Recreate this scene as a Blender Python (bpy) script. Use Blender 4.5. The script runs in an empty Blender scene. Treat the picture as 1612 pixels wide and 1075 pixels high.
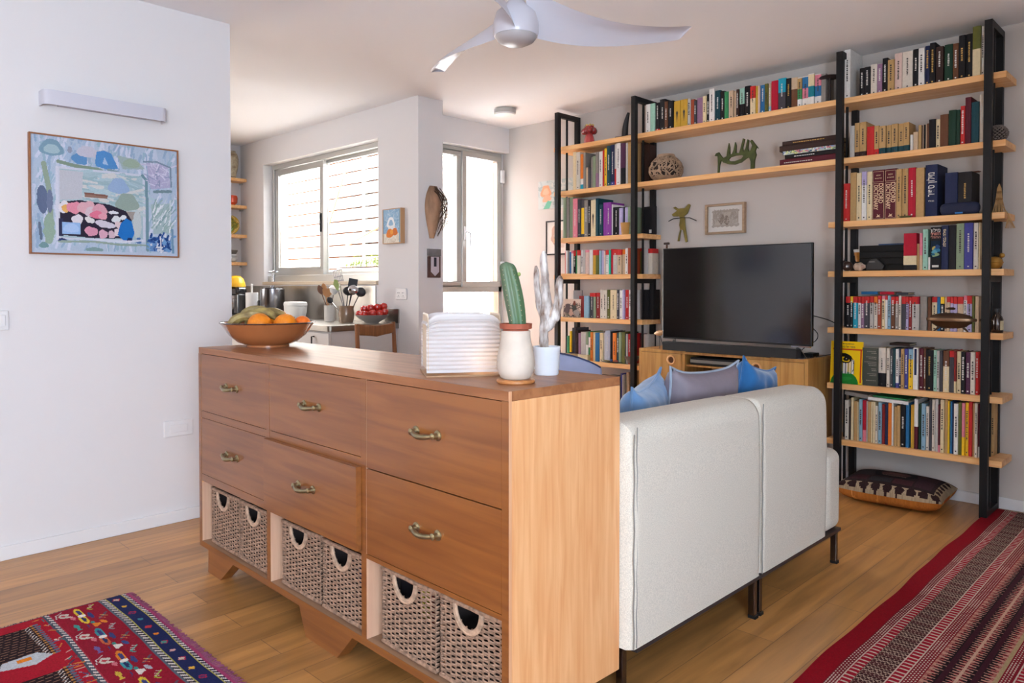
import bpy, bmesh, math, random
import numpy as np
from mathutils import Vector, Matrix, Euler

PI = math.pi
S = bpy.context.scene
COL = S.collection

# ------------------------------------------------------------------ camera
cam_d = bpy.data.cameras.new('camera')
cam = bpy.data.objects.new('camera', cam_d)
COL.objects.link(cam)
cam.location = (0, 0, 1.2476)
cam.rotation_euler = (math.radians(90 - 1.0947), 0, math.radians(44.3666))
cam_d.sensor_fit = 'HORIZONTAL'
cam_d.sensor_width = 36.0
cam_d.lens = 1175.4953 / 1612 * 36.0
cam_d.shift_y = -(537.5 - 473.7628) / 1612
cam_d.clip_start = 0.05
S.camera = cam

# ------------------------------------------------------------------ world, light, exposure
S.view_settings.view_transform = 'Standard'
S.view_settings.look = 'None'
S.view_settings.gamma = 1.0
S.view_settings.use_curve_mapping = False
S.view_settings.exposure = 0.4

world = bpy.data.worlds.new('sky')
S.world = world
world.use_nodes = True
wn = world.node_tree.nodes
wn['Background'].inputs[0].default_value = (0.93, 0.96, 1.0, 1)
wn['Background'].inputs[1].default_value = 25.0

def area(name, loc, rot, sx, sy, power, color, portal=False):
    d = bpy.data.lights.new(name, 'AREA')
    d.shape = 'RECTANGLE'
    d.size = sx
    d.size_y = sy
    d.energy = power
    d.color = color
    if portal:
        d.cycles.is_portal = True
    o = bpy.data.objects.new(name, d)
    COL.objects.link(o)
    o.location = loc
    o.rotation_euler = rot
    return o

# daylight that enters through the two windows behind and right of the camera
area('daylight_right_window', (2.12, -1.25, 1.55), (0, math.radians(108), 0), 1.5, 2.3, 325, (0.68, 0.83, 1.0))
area('daylight_rear_window', (-1.7, -3.10, 1.5), (math.radians(90), 0, 0), 2.2, 1.5, 20, (1.0, 0.86, 0.72))
area('kitchen_fill_lamp', (-7.49, 1.0, 1.65), (0, math.radians(-90), 0), 1.3, 1.9, 52, (1.0, 0.95, 0.9))  # unseen fill lamp, added to brighten the kitchen walls and ceiling
# portals that guide the sky light through the kitchen window and the balcony door
area('kitchen_window_portal', (-5.95, 3.80, 1.86), (math.radians(-90), 0, 0), 1.95, 1.2, 1, (1, 1, 1), True)
area('balcony_door_portal', (-5.06, 4.50, 1.60), (0, math.radians(-90), 0), 1.8, 0.8, 1, (1, 1, 1), True)

# ------------------------------------------------------------------ colour and materials
def lin(h, a=1.0):
    h = h.lstrip('#')
    c = [int(h[i:i + 2], 16) / 255 for i in (0, 2, 4)]
    return tuple(x / 12.92 if x <= .04045 else ((x + .055) / 1.055) ** 2.4 for x in c) + (a,)

MATS = {}
def mat(name, col, rough=.5, metal=0., noise=0., nscale=8., bump=0., bscale=40., stretch=(1, 1, 1), spec=.5,
        coat=0., sheen=0., trans=0., emit=0., ior=None, col2=None, detail=4.):
    if name in MATS:
        return MATS[name]
    m = bpy.data.materials.new(name)
    m.use_nodes = True
    nt = m.node_tree
    n, l = nt.nodes, nt.links
    b = n['Principled BSDF']
    c = lin(col) if isinstance(col, str) else tuple(col) + (1,)
    b.inputs['Base Color'].default_value = c
    b.inputs['Roughness'].default_value = rough
    b.inputs['Metallic'].default_value = metal
    b.inputs['Specular IOR Level'].default_value = spec
    b.inputs['Coat Weight'].default_value = coat
    b.inputs['Sheen Weight'].default_value = sheen
    b.inputs['Transmission Weight'].default_value = trans
    if ior:
        b.inputs['IOR'].default_value = ior
    if emit:
        b.inputs['Emission Color'].default_value = c
        b.inputs['Emission Strength'].default_value = emit
    if noise or col2 or bump:
        tc = n.new('ShaderNodeTexCoord')
        mp = n.new('ShaderNodeMapping')
        mp.inputs['Scale'].default_value = stretch
        l.new(tc.outputs['Object'], mp.inputs['Vector'])
    if noise or col2:
        t = n.new('ShaderNodeTexNoise')
        t.inputs['Scale'].default_value = nscale
        t.inputs['Detail'].default_value = detail
        l.new(mp.outputs[0], t.inputs['Vector'])
        r = n.new('ShaderNodeValToRGB')
        c2 = lin(col2) if col2 else tuple(max(0, x * (1 - noise)) for x in c[:3]) + (1,)
        c1 = c if col2 else tuple(min(1, x * (1 + noise)) for x in c[:3]) + (1,)
        r.color_ramp.elements[0].color = c2
        r.color_ramp.elements[1].color = c1
        r.color_ramp.elements[0].position = .35
        r.color_ramp.elements[1].position = .65
        l.new(t.outputs['Fac'], r.inputs[0])
        l.new(r.outputs[0], b.inputs['Base Color'])
    if bump:
        t2 = n.new('ShaderNodeTexNoise')
        t2.inputs['Scale'].default_value = bscale
        l.new(mp.outputs[0], t2.inputs['Vector'])
        bp = n.new('ShaderNodeBump')
        bp.inputs['Strength'].default_value = bump
        bp.inputs['Distance'].default_value = .01
        l.new(t2.outputs['Fac'], bp.inputs['Height'])
        l.new(bp.outputs[0], b.inputs['Normal'])
    MATS[name] = m
    return m

def painted(name='painted_pattern', rough=.8, bump=0., bscale=300.):
    """A surface whose pattern is carried by the mesh's own colour attribute."""
    if name in MATS:
        return MATS[name]
    m = bpy.data.materials.new(name)
    m.use_nodes = True
    n, l = m.node_tree.nodes, m.node_tree.links
    b = n['Principled BSDF']
    a = n.new('ShaderNodeVertexColor')
    a.layer_name = 'pattern'
    l.new(a.outputs[0], b.inputs['Base Color'])
    b.inputs['Roughness'].default_value = rough
    b.inputs['Specular IOR Level'].default_value = .15
    if bump:
        tc = n.new('ShaderNodeTexCoord')
        t2 = n.new('ShaderNodeTexNoise')
        t2.inputs['Scale'].default_value = bscale
        l.new(tc.outputs['Object'], t2.inputs['Vector'])
        bp = n.new('ShaderNodeBump')
        bp.inputs['Strength'].default_value = bump
        bp.inputs['Distance'].default_value = .004
        l.new(t2.outputs['Fac'], bp.inputs['Height'])
        l.new(bp.outputs[0], b.inputs['Normal'])
    MATS[name] = m
    return m

def wood(name, c_dark, c_light, axis='x', scale=1.0, rough=.4, coat=0., ring=True, spec=.5):
    """Long grain along one object axis: stretched noise driving a colour ramp, plus cathedral figure."""
    if name in MATS:
        return MATS[name]
    m = bpy.data.materials.new(name)
    m.use_nodes = True
    n, l = m.node_tree.nodes, m.node_tree.links
    b = n['Principled BSDF']
    tc = n.new('ShaderNodeTexCoord')
    mp = n.new('ShaderNodeMapping')
    s = {'x': (.9, 14, 14), 'y': (14, .9, 14), 'z': (14, 14, .9)}[axis]
    mp.inputs['Scale'].default_value = [v * scale for v in s]
    l.new(tc.outputs['Object'], mp.inputs['Vector'])
    t = n.new('ShaderNodeTexNoise')
    t.inputs['Scale'].default_value = 1.6
    t.inputs['Detail'].default_value = 6
    t.inputs['Distortion'].default_value = .6
    l.new(mp.outputs[0], t.inputs['Vector'])
    mp2 = n.new('ShaderNodeMapping')
    s2 = {'x': (.5, 3, 3), 'y': (3, .5, 3), 'z': (3, 3, .5)}[axis]
    mp2.inputs['Scale'].default_value = [v * scale for v in s2]
    l.new(tc.outputs['Object'], mp2.inputs['Vector'])
    w = n.new('ShaderNodeTexNoise')
    w.inputs['Scale'].default_value = 1.4
    w.inputs['Detail'].default_value = 1
    l.new(mp2.outputs[0], w.inputs['Vector'])
    mu = n.new('ShaderNodeMath')
    mu.operation = 'MULTIPLY'
    mu.inputs[1].default_value = 26
    l.new(w.outputs['Fac'], mu.inputs[0])
    sn = n.new('ShaderNodeMath')
    sn.operation = 'SINE'
    l.new(mu.outputs[0], sn.inputs[0])
    mx = n.new('ShaderNodeMath')
    mx.operation = 'MULTIPLY_ADD'
    mx.inputs[1].default_value = .045 if ring else 0
    l.new(sn.outputs[0], mx.inputs[0])
    l.new(t.outputs['Fac'], mx.inputs[2])
    r = n.new('ShaderNodeValToRGB')
    r.color_ramp.elements[0].color = lin(c_dark)
    r.color_ramp.elements[1].color = lin(c_light)
    r.color_ramp.elements[0].position = .34
    r.color_ramp.elements[1].position = .66
    l.new(mx.outputs[0], r.inputs[0])
    l.new(r.outputs[0], b.inputs['Base Color'])
    b.inputs['Roughness'].default_value = rough
    b.inputs['Coat Weight'].default_value = coat
    b.inputs['Coat Roughness'].default_value = .15
    b.inputs['Specular IOR Level'].default_value = spec
    MATS[name] = m
    return m

# ------------------------------------------------------------------ mesh builder
class MB:
    def __init__(self):
        self.v = []
        self.f = []
        self.mi = []
        self.M = Matrix.Identity(4)
        self.cur = 0
    def add(self, vs, fs):
        o = len(self.v)
        M = self.M
        self.v += [tuple(M @ Vector(p)) for p in vs]
        self.f += [tuple(i + o for i in f) for f in fs]
        self.mi += [self.cur] * len(fs)
        return self
    def box(self, x0, x1, y0, y1, z0, z1):
        v = [(x0, y0, z0), (x1, y0, z0), (x1, y1, z0), (x0, y1, z0), (x0, y0, z1), (x1, y0, z1), (x1, y1, z1), (x0, y1, z1)]
        return self.add(v, [(0, 3, 2, 1), (4, 5, 6, 7), (0, 1, 5, 4), (1, 2, 6, 5), (2, 3, 7, 6), (3, 0, 4, 7)])
    def prism(self, poly, d0, d1, axis='y'):
        """Extrude a 2-D outline. axis y: poly is (x,z); axis x: (y,z); axis z: (x,y)."""
        n = len(poly)
        def P(a, b, d):
            return {'y': (a, d, b), 'x': (d, a, b), 'z': (a, b, d)}[axis]
        vs = [P(a, b, d0) for a, b in poly] + [P(a, b, d1) for a, b in poly]
        ar = sum(poly[i][0] * poly[(i + 1) % n][1] - poly[(i + 1) % n][0] * poly[i][1] for i in range(n))
        flip = (ar > 0) == (axis != 'y')
        fs = [tuple(range(n)), tuple(range(2 * n - 1, n - 1, -1))]
        fs += [(i, n + i, n + (i + 1) % n, (i + 1) % n) for i in range(n)]
        if flip == (d1 > d0):
            fs = [tuple(reversed(f)) for f in fs]
        return self.add(vs, fs)
    def lathe(self, prof, seg=24, c=(0, 0, 0), sx=1., sy=1., wob=None):
        vs = []
        n = len(prof)
        for i in range(seg):
            a = 2 * PI * i / seg
            for r, z in prof:
                rr = r * (wob(a, z) if wob else 1)
                vs.append((c[0] + rr * math.cos(a) * sx, c[1] + rr * math.sin(a) * sy, c[2] + z))
        fs = []
        for i in range(seg):
            j = (i + 1) % seg
            for k in range(n - 1):
                fs.append((i * n + k, j * n + k, j * n + k + 1, i * n + k + 1))
        o = len(vs)
        if prof[0][0] > 1e-5:
            fs.append(tuple(i * n for i in reversed(range(seg))))
        if prof[-1][0] > 1e-5:
            fs.append(tuple(i * n + n - 1 for i in range(seg)))
        return self.add(vs, fs)
    def cyl(self, a, b, r, r2=None, seg=12):
        return self.tube([a, b], [r, r if r2 is None else r2], seg)
    def tube(self, pts, rad, seg=8, closed=False, flat=1.0):
        pts = [Vector(p) for p in pts]
        n = len(pts)
        if not hasattr(rad, '__len__'):
            rad = [rad] * n
        vs = []
        t0 = (pts[1] - pts[0]).normalized()
        up = Vector((0, 0, 1)) if abs(t0.z) < .9 else Vector((1, 0, 0))
        u = t0.cross(up).normalized()
        for i in range(n):
            if closed:
                t = (pts[(i + 1) % n] - pts[i - 1]).normalized()
            else:
                t = (pts[min(i + 1, n - 1)] - pts[max(i - 1, 0)]).normalized()
            u = (u - t * u.dot(t))
            u = u.normalized() if u.length > 1e-6 else t.orthogonal().normalized()
            w = t.cross(u)
            for k in range(seg):
                a = 2 * PI * k / seg
                vs.append(pts[i] + (u * math.cos(a) + w * math.sin(a) * flat) * rad[i])
        fs = []
        for i in range(n if closed else n - 1):
            j = (i + 1) % n
            for k in range(seg):
                q = (k + 1) % seg
                fs.append((i * seg + k, i * seg + q, j * seg + q, j * seg + k))
        if not closed:
            fs.append(tuple(reversed(range(seg))))
            fs.append(tuple(range((n - 1) * seg, n * seg)))
        return self.add([tuple(p) for p in vs], fs)
    def ball(self, c, r, seg=16, rings=10, sx=1., sy=1., sz=1.):
        prof = [(max(r * math.sin(PI * i / rings), 0), -r * math.cos(PI * i / rings) * sz) for i in range(rings + 1)]
        prof[0] = (0, prof[0][1]); prof[-1] = (0, prof[-1][1])
        return self.lathe(prof, seg, c, sx, sy)
    def grid(self, P, nu, nv, closed_u=False):
        vs = [P(i / nu, j / nv) for j in range(nv + 1) for i in range(nu + 1)]
        fs = [(j * (nu + 1) + i, j * (nu + 1) + i + 1, (j + 1) * (nu + 1) + i + 1, (j + 1) * (nu + 1) + i)
              for j in range(nv) for i in range(nu)]
        return self.add(vs, fs)
    def build(self, name, mats, parent=None, smooth=40, bevel=0., seg=2, sub=0, weld=False, loc=None, tri=False):
        me = bpy.data.meshes.new(name)
        me.from_pydata(self.v, [], self.f)
        if not isinstance(mats, (list, tuple)):
            mats = [mats]
        for m in mats:
            me.materials.append(m)
        if len(mats) > 1:
            me.polygons.foreach_set('material_index', self.mi)
        if weld:
            bm = bmesh.new(); bm.from_mesh(me)
            bmesh.ops.remove_doubles(bm, verts=bm.verts, dist=1e-5)
            bmesh.ops.recalc_face_normals(bm, faces=bm.faces)
            bm.to_mesh(me); bm.free()
        if smooth:
            me.shade_smooth()
            me.set_sharp_from_angle(angle=math.radians(smooth))
        me.update()
        o = bpy.data.objects.new(name, me)
        COL.objects.link(o)
        if parent is not None:
            o.parent = parent
        if loc is not None:
            o.location = loc
        if bevel:
            b = o.modifiers.new('bevel', 'BEVEL')
            b.width = bevel; b.segments = seg; b.limit_method = 'ANGLE'; b.angle_limit = math.radians(50)
        if sub:
            s = o.modifiers.new('subdivision', 'SUBSURF')
            s.levels = sub; s.render_levels = sub
        return o

def tag(o, label, cat, group=None):
    o['label'] = label
    o['category'] = cat
    if group:
        o['group'] = group
    return o
def thing(name, label, cat, loc=(0, 0, 0), rz=0., group=None):
    o = bpy.data.objects.new(name, None)
    COL.objects.link(o)
    o.location = loc
    o.rotation_euler = (0, 0, rz)
    o.empty_display_size = .1
    return tag(o, label, cat, group)
def struct(name, mb, m, **k):
    o = mb.build(name, m, None, **k)
    o['kind'] = 'structure'
    return o
def copy_tree(root, loc, rz, label, group=None):
    r = root.copy(); COL.objects.link(r)
    r.location = loc; r.rotation_euler = (0, 0, rz)
    r['label'] = label
    if group:
        r['group'] = group
    for ch in list(root.children):
        c = ch.copy(); COL.objects.link(c); c.parent = r
        for g in list(ch.children):
            d = g.copy(); COL.objects.link(d); d.parent = c
    return r

# ------------------------------------------------------------------ pattern painting (numpy raster -> coloured mesh)
class Art:
    """A w x h metre surface divided in cells; shapes are drawn in metres."""
    def __init__(self, w, h, cell, bg):
        self.w, self.h = w, h
        self.nx, self.ny = max(2, int(round(w / cell))), max(2, int(round(h / cell)))
        xs = (np.arange(self.nx) + .5) / self.nx * w
        ys = (np.arange(self.ny) + .5) / self.ny * h
        self.X, self.Y = np.meshgrid(xs, ys)
        self.a = np.zeros((self.ny, self.nx, 3)); self.a[:] = lin(bg)[:3]
    def put(self, mask, c):
        self.a[mask] = lin(c)[:3]; return self
    def rect(self, x0, y0, x1, y1, c):
        return self.put((self.X >= x0) & (self.X < x1) & (self.Y >= y0) & (self.Y < y1), c)
    def ell(self, cx, cy, rx, ry, c, rot=0., wob=0., ph=0.):
        dx, dy = self.X - cx, self.Y - cy
        u = dx * math.cos(rot) + dy * math.sin(rot); v = -dx * math.sin(rot) + dy * math.cos(rot)
        r = np.sqrt((u / rx) ** 2 + (v / ry) ** 2)
        if wob:
            r = r * (1 + wob * np.sin(3 * np.arctan2(v, u) + ph) + wob * .6 * np.sin(5 * np.arctan2(v, u) + 2 * ph))
        return self.put(r < 1, c)
    def line(self, pts, t, c):
        for (x0, y0), (x1, y1) in zip(pts, pts[1:]):
            d2 = max(1e-9, (x1 - x0) ** 2 + (y1 - y0) ** 2)
            k = np.clip(((self.X - x0) * (x1 - x0) + (self.Y - y0) * (y1 - y0)) / d2, 0, 1)
            m = (self.X - x0 - k * (x1 - x0)) ** 2 + (self.Y - y0 - k * (y1 - y0)) ** 2 < (t / 2) ** 2
            self.put(m, c)
        return self
    def poly(self, pts, c):
        ins = np.zeros(self.X.shape, bool)
        n = len(pts)
        for i in range(n):
            x0, y0 = pts[i]; x1, y1 = pts[(i + 1) % n]
            if y0 == y1:
                continue
            cr = ((self.Y < y0) != (self.Y < y1)) & (self.X < (x1 - x0) * (self.Y - y0) / (y1 - y0) + x0)
            ins ^= cr
        return self.put(ins, c)
    def speckle(self, amt, seed=1):
        r = np.random.RandomState(seed)
        self.a *= 1 + amt * (r.rand(self.ny, self.nx, 1) - .5) * 2
        self.a = np.clip(self.a, 0, 1)
        return self
    def strokes(self, n, cols, lmin, lmax, t, box=None, seed=0, ang=None):
        r = random.Random(seed)
        x0, y0, x1, y1 = box or (0, 0, self.w, self.h)
        for _ in range(n):
            x, y = r.uniform(x0, x1), r.uniform(y0, y1)
            L = r.uniform(lmin, lmax); a = r.uniform(0, PI) if ang is None else ang + r.uniform(-.4, .4)
            self.line([(x, y), (x + L * math.cos(a), y + L * math.sin(a))], t * r.uniform(.5, 1.4), r.choice(cols))
        return self
    def mesh(self, name, place, m, parent=None, thick=0., smooth=True):
        """place(x,y) -> 3-D point (in metres on the surface)."""
        nx, ny = self.nx, self.ny
        V = np.array([place(i / nx * self.w, j / ny * self.h) for j in range(ny + 1) for i in range(nx + 1)], dtype=np.float32)
        I, J = np.meshgrid(np.arange(nx), np.arange(ny))
        a = (J * (nx + 1) + I).ravel()
        F = np.stack([a, a + 1, a + nx + 2, a + nx + 1], 1).astype(np.int32)
        me = bpy.data.meshes.new(name)
        me.vertices.add(len(V)); me.vertices.foreach_set('co', V.ravel())
        me.loops.add(F.size); me.loops.foreach_set('vertex_index', F.ravel())
        me.polygons.add(len(F))
        me.polygons.foreach_set('loop_start', np.arange(0, F.size, 4, dtype=np.int32))
        me.update(calc_edges=True)
        ca = me.color_attributes.new('pattern', 'FLOAT_COLOR', 'CORNER')
        c = np.ones((len(F), 4, 4), dtype=np.float32)
        c[:, :, :3] = self.a.reshape(-1, 1, 3)
        ca.data.foreach_set('color', c.ravel())
        me.materials.append(m)
        if smooth:
            me.shade_smooth()
        o = bpy.data.objects.new(name, me)
        COL.objects.link(o)
        if parent is not None:
            o.parent = parent
        if thick:
            s = o.modifiers.new('thickness', 'SOLIDIFY'); s.thickness = thick; s.offset = -1
        return o

def letters(name, txt, size, m, parent, loc, rot, extrude=.0006, space=1., bold=0., sx=1.):
    """Real lettering: a font outline turned into a mesh part."""
    cu = bpy.data.curves.new(name, 'FONT')
    cu.body = txt; cu.size = size; cu.extrude = extrude; cu.align_x = 'CENTER'; cu.align_y = 'CENTER'
    cu.space_character = space; cu.offset = bold; cu.resolution_u = 2
    t = bpy.data.objects.new(name, cu)
    COL.objects.link(t)
    dg = bpy.context.evaluated_depsgraph_get(); dg.update()
    me = bpy.data.meshes.new_from_object(t.evaluated_get(dg))
    bpy.data.objects.remove(t); bpy.data.curves.remove(cu)
    me.materials.clear(); me.materials.append(m)
    o = bpy.data.objects.new(name, me)
    COL.objects.link(o)
    o.parent = parent; o.location = loc; o.rotation_euler = rot; o.scale = (sx, 1, 1)
    return o

# ------------------------------------------------------------------ shared materials
WHITE = mat('wall_paint', 'dedbdb', .75, spec=.25, bump=.03, bscale=120)
CEIL = mat('ceiling_paint', 'f3f3f6', .85, spec=.15)
TRIM = mat('trim_white', 'e2e0e0', .45)
ALU = mat('window_aluminium', 'bdbcb8', .35, metal=.55)
GLASS = mat('window_glass', 'ffffff', 0., trans=1., ior=1.02, spec=.3)
BLACKM = mat('black_steel', '0e0e10', .5, spec=.3)
STEEL = mat('brushed_steel', 'a8a29a', .3, metal=.95, noise=.12, nscale=6, stretch=(1, 1, .15))
CHROME = mat('chrome', 'c4c4c8', .18, metal=1.)
BRASS = mat('antique_brass', '9c9070', .28, metal=.9, noise=.1, nscale=30)
OAK = wood('oak_shelf', 'e6a866', 'f6c488', 'x', 1.6, .42)
OAKV = wood('oak_stand', 'b07c3c', 'cc9a56', 'z', 1.6, .45)
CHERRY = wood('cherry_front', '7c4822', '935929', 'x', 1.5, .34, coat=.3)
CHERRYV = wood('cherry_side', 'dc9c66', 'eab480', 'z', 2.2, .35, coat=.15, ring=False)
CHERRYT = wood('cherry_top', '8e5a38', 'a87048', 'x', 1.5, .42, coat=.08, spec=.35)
PALEW = wood('pale_edge_wood', 'd3a487', 'e0b596', 'z', 2.0, .45, ring=False)
WHITEC = mat('white_ceramic', 'e9e7e2', .3)
DARKM = mat('dark_void', '100e0e', .6)

# ------------------------------------------------------------------ floor
def floor_material():
    m = bpy.data.materials.new('oak_floorboards'); m.use_nodes = True
    n, l = m.node_tree.nodes, m.node_tree.links
    b = n['Principled BSDF']
    tc = n.new('ShaderNodeTexCoord')
    mp = n.new('ShaderNodeMapping'); mp.inputs['Rotation'].default_value = (0, 0, math.radians(90))
    l.new(tc.outputs['Object'], mp.inputs['Vector'])
    br = n.new('ShaderNodeTexBrick')
    br.offset = .37
    br.inputs['Color1'].default_value = lin('c58d50'); br.inputs['Color2'].default_value = lin('a3733f')
    br.inputs['Mortar'].default_value = lin('805a38')
    br.inputs['Scale'].default_value = 1; br.inputs['Mortar Size'].default_value = .0014
    br.inputs['Brick Width'].default_value = 1.25; br.inputs['Row Height'].default_value = .145
    br.inputs['Bias'].default_value = 0
    l.new(mp.outputs[0], br.inputs['Vector'])
    mp2 = n.new('ShaderNodeMapping'); mp2.inputs['Scale'].default_value = (9, .7, 9)
    l.new(tc.outputs['Object'], mp2.inputs['Vector'])
    t = n.new('ShaderNodeTexNoise'); t.inputs['Scale'].default_value = 2.2; t.inputs['Detail'].default_value = 8
    t.inputs['Distortion'].default_value = .8
    l.new(mp2.outputs[0], t.inputs['Vector'])
    r = n.new('ShaderNodeValToRGB')
    r.color_ramp.elements[0].color = (.62, .6, .58, 1); r.color_ramp.elements[1].color = (1.12, 1.1, 1.06, 1)
    r.color_ramp.elements[0].position = .3; r.color_ramp.elements[1].position = .62
    l.new(t.outputs['Fac'], r.inputs[0])
    mx = n.new('ShaderNodeMix'); mx.data_type = 'RGBA'; mx.blend_type = 'MULTIPLY'
    mx.inputs['Factor'].default_value = .85
    l.new(br.outputs['Color'], mx.inputs['A']); l.new(r.outputs[0], mx.inputs['B'])
    l.new(mx.outputs['Result'], b.inputs['Base Color'])
    b.inputs['Roughness'].default_value = .33
    b.inputs['Coat Weight'].default_value = .12
    b.inputs['Coat Roughness'].default_value = .25
    bp = n.new('ShaderNodeBump'); bp.inputs['Strength'].default_value = .25; bp.inputs['Distance'].default_value = .002
    l.new(br.outputs['Fac'], bp.inputs['Height']); bp.invert = True
    l.new(bp.outputs[0], b.inputs['Normal'])
    return m

XL, YLE, XK, YK, XP, YP2, XD, YW = -4.025, 1.882, -7.42, 3.572, -4.49, 3.815, -4.85, 4.92
H = 2.70
struct('floor', MB().box(-7.7, 2.3, -3.2, 5.1, -.12, 0), floor_material(), smooth=0)
struct('ceiling', MB().box(-7.7, 2.3, -3.2, YK + .24, H, H + .15).box(XD - .26, 2.3, YK + .24, 5.1, H, H + .15), CEIL, smooth=0)
struct('wall_bookcase', MB().box(XD - .25, 2.3, YW, YW + .15, 0, H), mat('bookcase_wall_tone', 'cbc3bc', .8, spec=.2), smooth=0)  # darker and warmer base colour than the other walls
# wall with the painting; its free end shows at the left of the kitchen opening
struct('wall_left', MB().box(XL - .20, XL, -3.0, YLE, 0, H), WHITE, smooth=0)
struct('wall_kitchen_side', MB().box(XK - .15, XK, -3.0, .05, 0, H).box(XK - .15, XK, 1.95, YK, 0, H).box(XK - .15, XK, .05, 1.95, 0, 1.0).box(XK - .15, XK, .05, 1.95, 2.3, H), WHITE, smooth=0)
WX0, WX1, WZ0, WZ1 = -6.93, -5.01, 1.265, 2.45
mb = MB()
mb.box(XK - .15, WX0, YK, YP2, 0, H).box(WX1, XP, YK, YP2, 0, H).box(WX0, WX1, YK, YP2, 0, WZ0).box(WX0, WX1, YK, YP2, WZ1, H)
struct('wall_kitchen_window', mb, WHITE, smooth=0)
mb = MB()
mb.box(XD - .25, XD, YP2, 3.95, 0, H).box(XD - .25, XD, 3.95, YW, 2.475, H).box(XD - .25, XD - .08, 4.905, YW, 0, 2.475)
struct('wall_balcony_door', mb, WHITE, smooth=0)
# wall right of the camera with a wide window, wall behind the camera with another
mb = MB()
mb.box(2.05, 2.2, -3, -2.45, 0, H).box(2.05, 2.2, -.05, YW, 0, H).box(2.05, 2.2, -2.45, -.05, 0, .75).box(2.05, 2.2, -2.45, -.05, 2.35, H)
mb.box(.95, 1.1, .95, YW, 0, H).box(1.1, 2.05, .95, 1.1, 0, H)  # stub wall added out of view to shade the bookcase wall
struct('wall_right_and_shade_stub', mb, WHITE, smooth=0)
mb = MB()
mb.box(XK, -2.8, -3.15, -3, 0, H).box(-.6, 2.05, -3.15, -3, 0, H)
mb.box(-2.8, -.6, -3.15, -3, 0, .7).box(-2.8, -.6, -3.15, -3, 2.3, H)
struct('wall_rear', mb, WHITE, smooth=0)

def baseboard(name, x0, x1, y0, y1):
    struct(name, MB().box(x0, x1, y0, y1, 0, .064), TRIM, smooth=0, bevel=.003)
baseboard('baseboard_left', XL, XL + .012, -3, YLE)
baseboard('baseboard_left_end', XL - .2, XL + .012, YLE, YLE + .012)
baseboard('baseboard_bookcase', XD - .07, 2.05, YW - .012, YW)
baseboard('baseboard_right', 2.038, 2.05, -3, .95)

# ------------------------------------------------------------------ windows
def frame_rect(mb, a0, a1, z0, z1, d0, d1, t, axis='y'):
    for (p0, p1, q0, q1) in ((a0, a1, z0, z0 + t), (a0, a1, z1 - t, z1), (a0, a0 + t, z0 + t, z1 - t), (a1 - t, a1, z0 + t, z1 - t)):
        if axis == 'y':
            mb.box(p0, p1, d0, d1, q0, q1)
        else:
            mb.box(d0, d1, p0, p1, q0, q1)
w1 = thing('window_1', 'sliding aluminium kitchen window above the steel backsplash', 'window', ((WX0 + WX1) / 2, YK + .09, WZ0))
w1['kind'] = 'structure'
o = ((WX0 + WX1) / 2, YK + .09, WZ0)
def L(mb):
    mb.M = Matrix.Translation((-o[0], -o[1], -o[2])); return mb
mb = L(MB()); frame_rect(mb, WX0, WX1, WZ0 + .05, WZ1, YK + .09, YK + .20, .045)
mb.box(WX0, WX1, YK + .04, YK + .2, WZ0 + .03, WZ0 + .09)
mb.build('window_frame', ALU, w1, smooth=0, bevel=.003)
mb = L(MB()); mb.box(WX0, WX1, YK - .02, YK + .2, WZ0, WZ0 + .03)
mb.build('window_sill', mat('stone_sill', 'cdbca4', .5), w1, smooth=0, bevel=.004)
mb = L(MB()); frame_rect(mb, WX0 + .05, -6.0, WZ0 + .09, WZ1 - .05, YK + .10, YK + .135, .06)
mb.box(WX0 + .11, -6.06, YK + .10, YK + .135, WZ0 + .15, WZ0 + .17)
sash = mb.build('sliding_sash', ALU, w1, smooth=0, bevel=.003)
L(MB()).box(-6.04, -6.025, YK + .085, YK + .10, 1.75, 1.92).build('sash_handle', DARKM, w1, smooth=0)
L(MB()).box(WX0 + .11, -6.06, YK + .115, YK + .12, WZ0 + .17, WZ1 - .11).build('pane', GLASS, w1, smooth=0)
mb = L(MB()); frame_rect(mb, -6.06, WX1 - .0, WZ0 + .09, WZ1 - .045, YK + .145, YK + .18, .03)
mb.build('fixed_sash', ALU, w1, smooth=0, bevel=.003)
L(MB()).box(-6.03, WX1 - .03, YK + .16, YK + .165, WZ0 + .12, WZ1 - .075).build('pane', GLASS, w1, smooth=0)

d1 = thing('door_1', 'grey aluminium balcony door with tall glass panes in the far corner', 'door', (XD - .1, 4.43, 0))
d1['kind'] = 'structure'
o = (XD - .1, 4.43, 0)
mb = L(MB()); frame_rect(mb, 3.95, 4.905, 0, 2.475, XD - .15, XD - .08, .045, 'x')
mb.box(XD - .15, XD - .08, 3.95, 4.905, 1.2, 1.26)
mb.build('door_frame', ALU, d1, smooth=0, bevel=.003)
mb = L(MB()); frame_rect(mb, 4.40, 4.875, 1.245, 2.445, XD - .13, XD - .06, .05, 'x')
mb.build('opening_sash', ALU, d1, smooth=0, bevel=.004)
mb = L(MB()); frame_rect(mb, 3.97, 4.40, 1.245, 2.445, XD - .14, XD - .08, .05, 'x')
mb.build('fixed_sash', ALU, d1, smooth=0, bevel=.004)
mb = L(MB())
for a, b, z0, z1 in ((4.45, 4.825, 1.295, 2.395), (4.02, 4.35, 1.295, 2.395), (3.995, 4.86, .1, 1.2)):
    mb.box(XD - .112, XD - .108, a, b, z0, z1)
mb.build('pane', GLASS, d1, smooth=0)
mb = L(MB()); mb.box(XD - .06, XD - .045, 4.415, 4.435, 1.66, 1.78).tube([(XD - .045, 4.425, 1.73), (XD - .02, 4.425, 1.73), (XD - .015, 4.45, 1.72), (XD - .015, 4.45, 1.60)], .009, 8)
mb.build('door_handle', TRIM, d1, smooth=40, bevel=.002)
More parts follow.
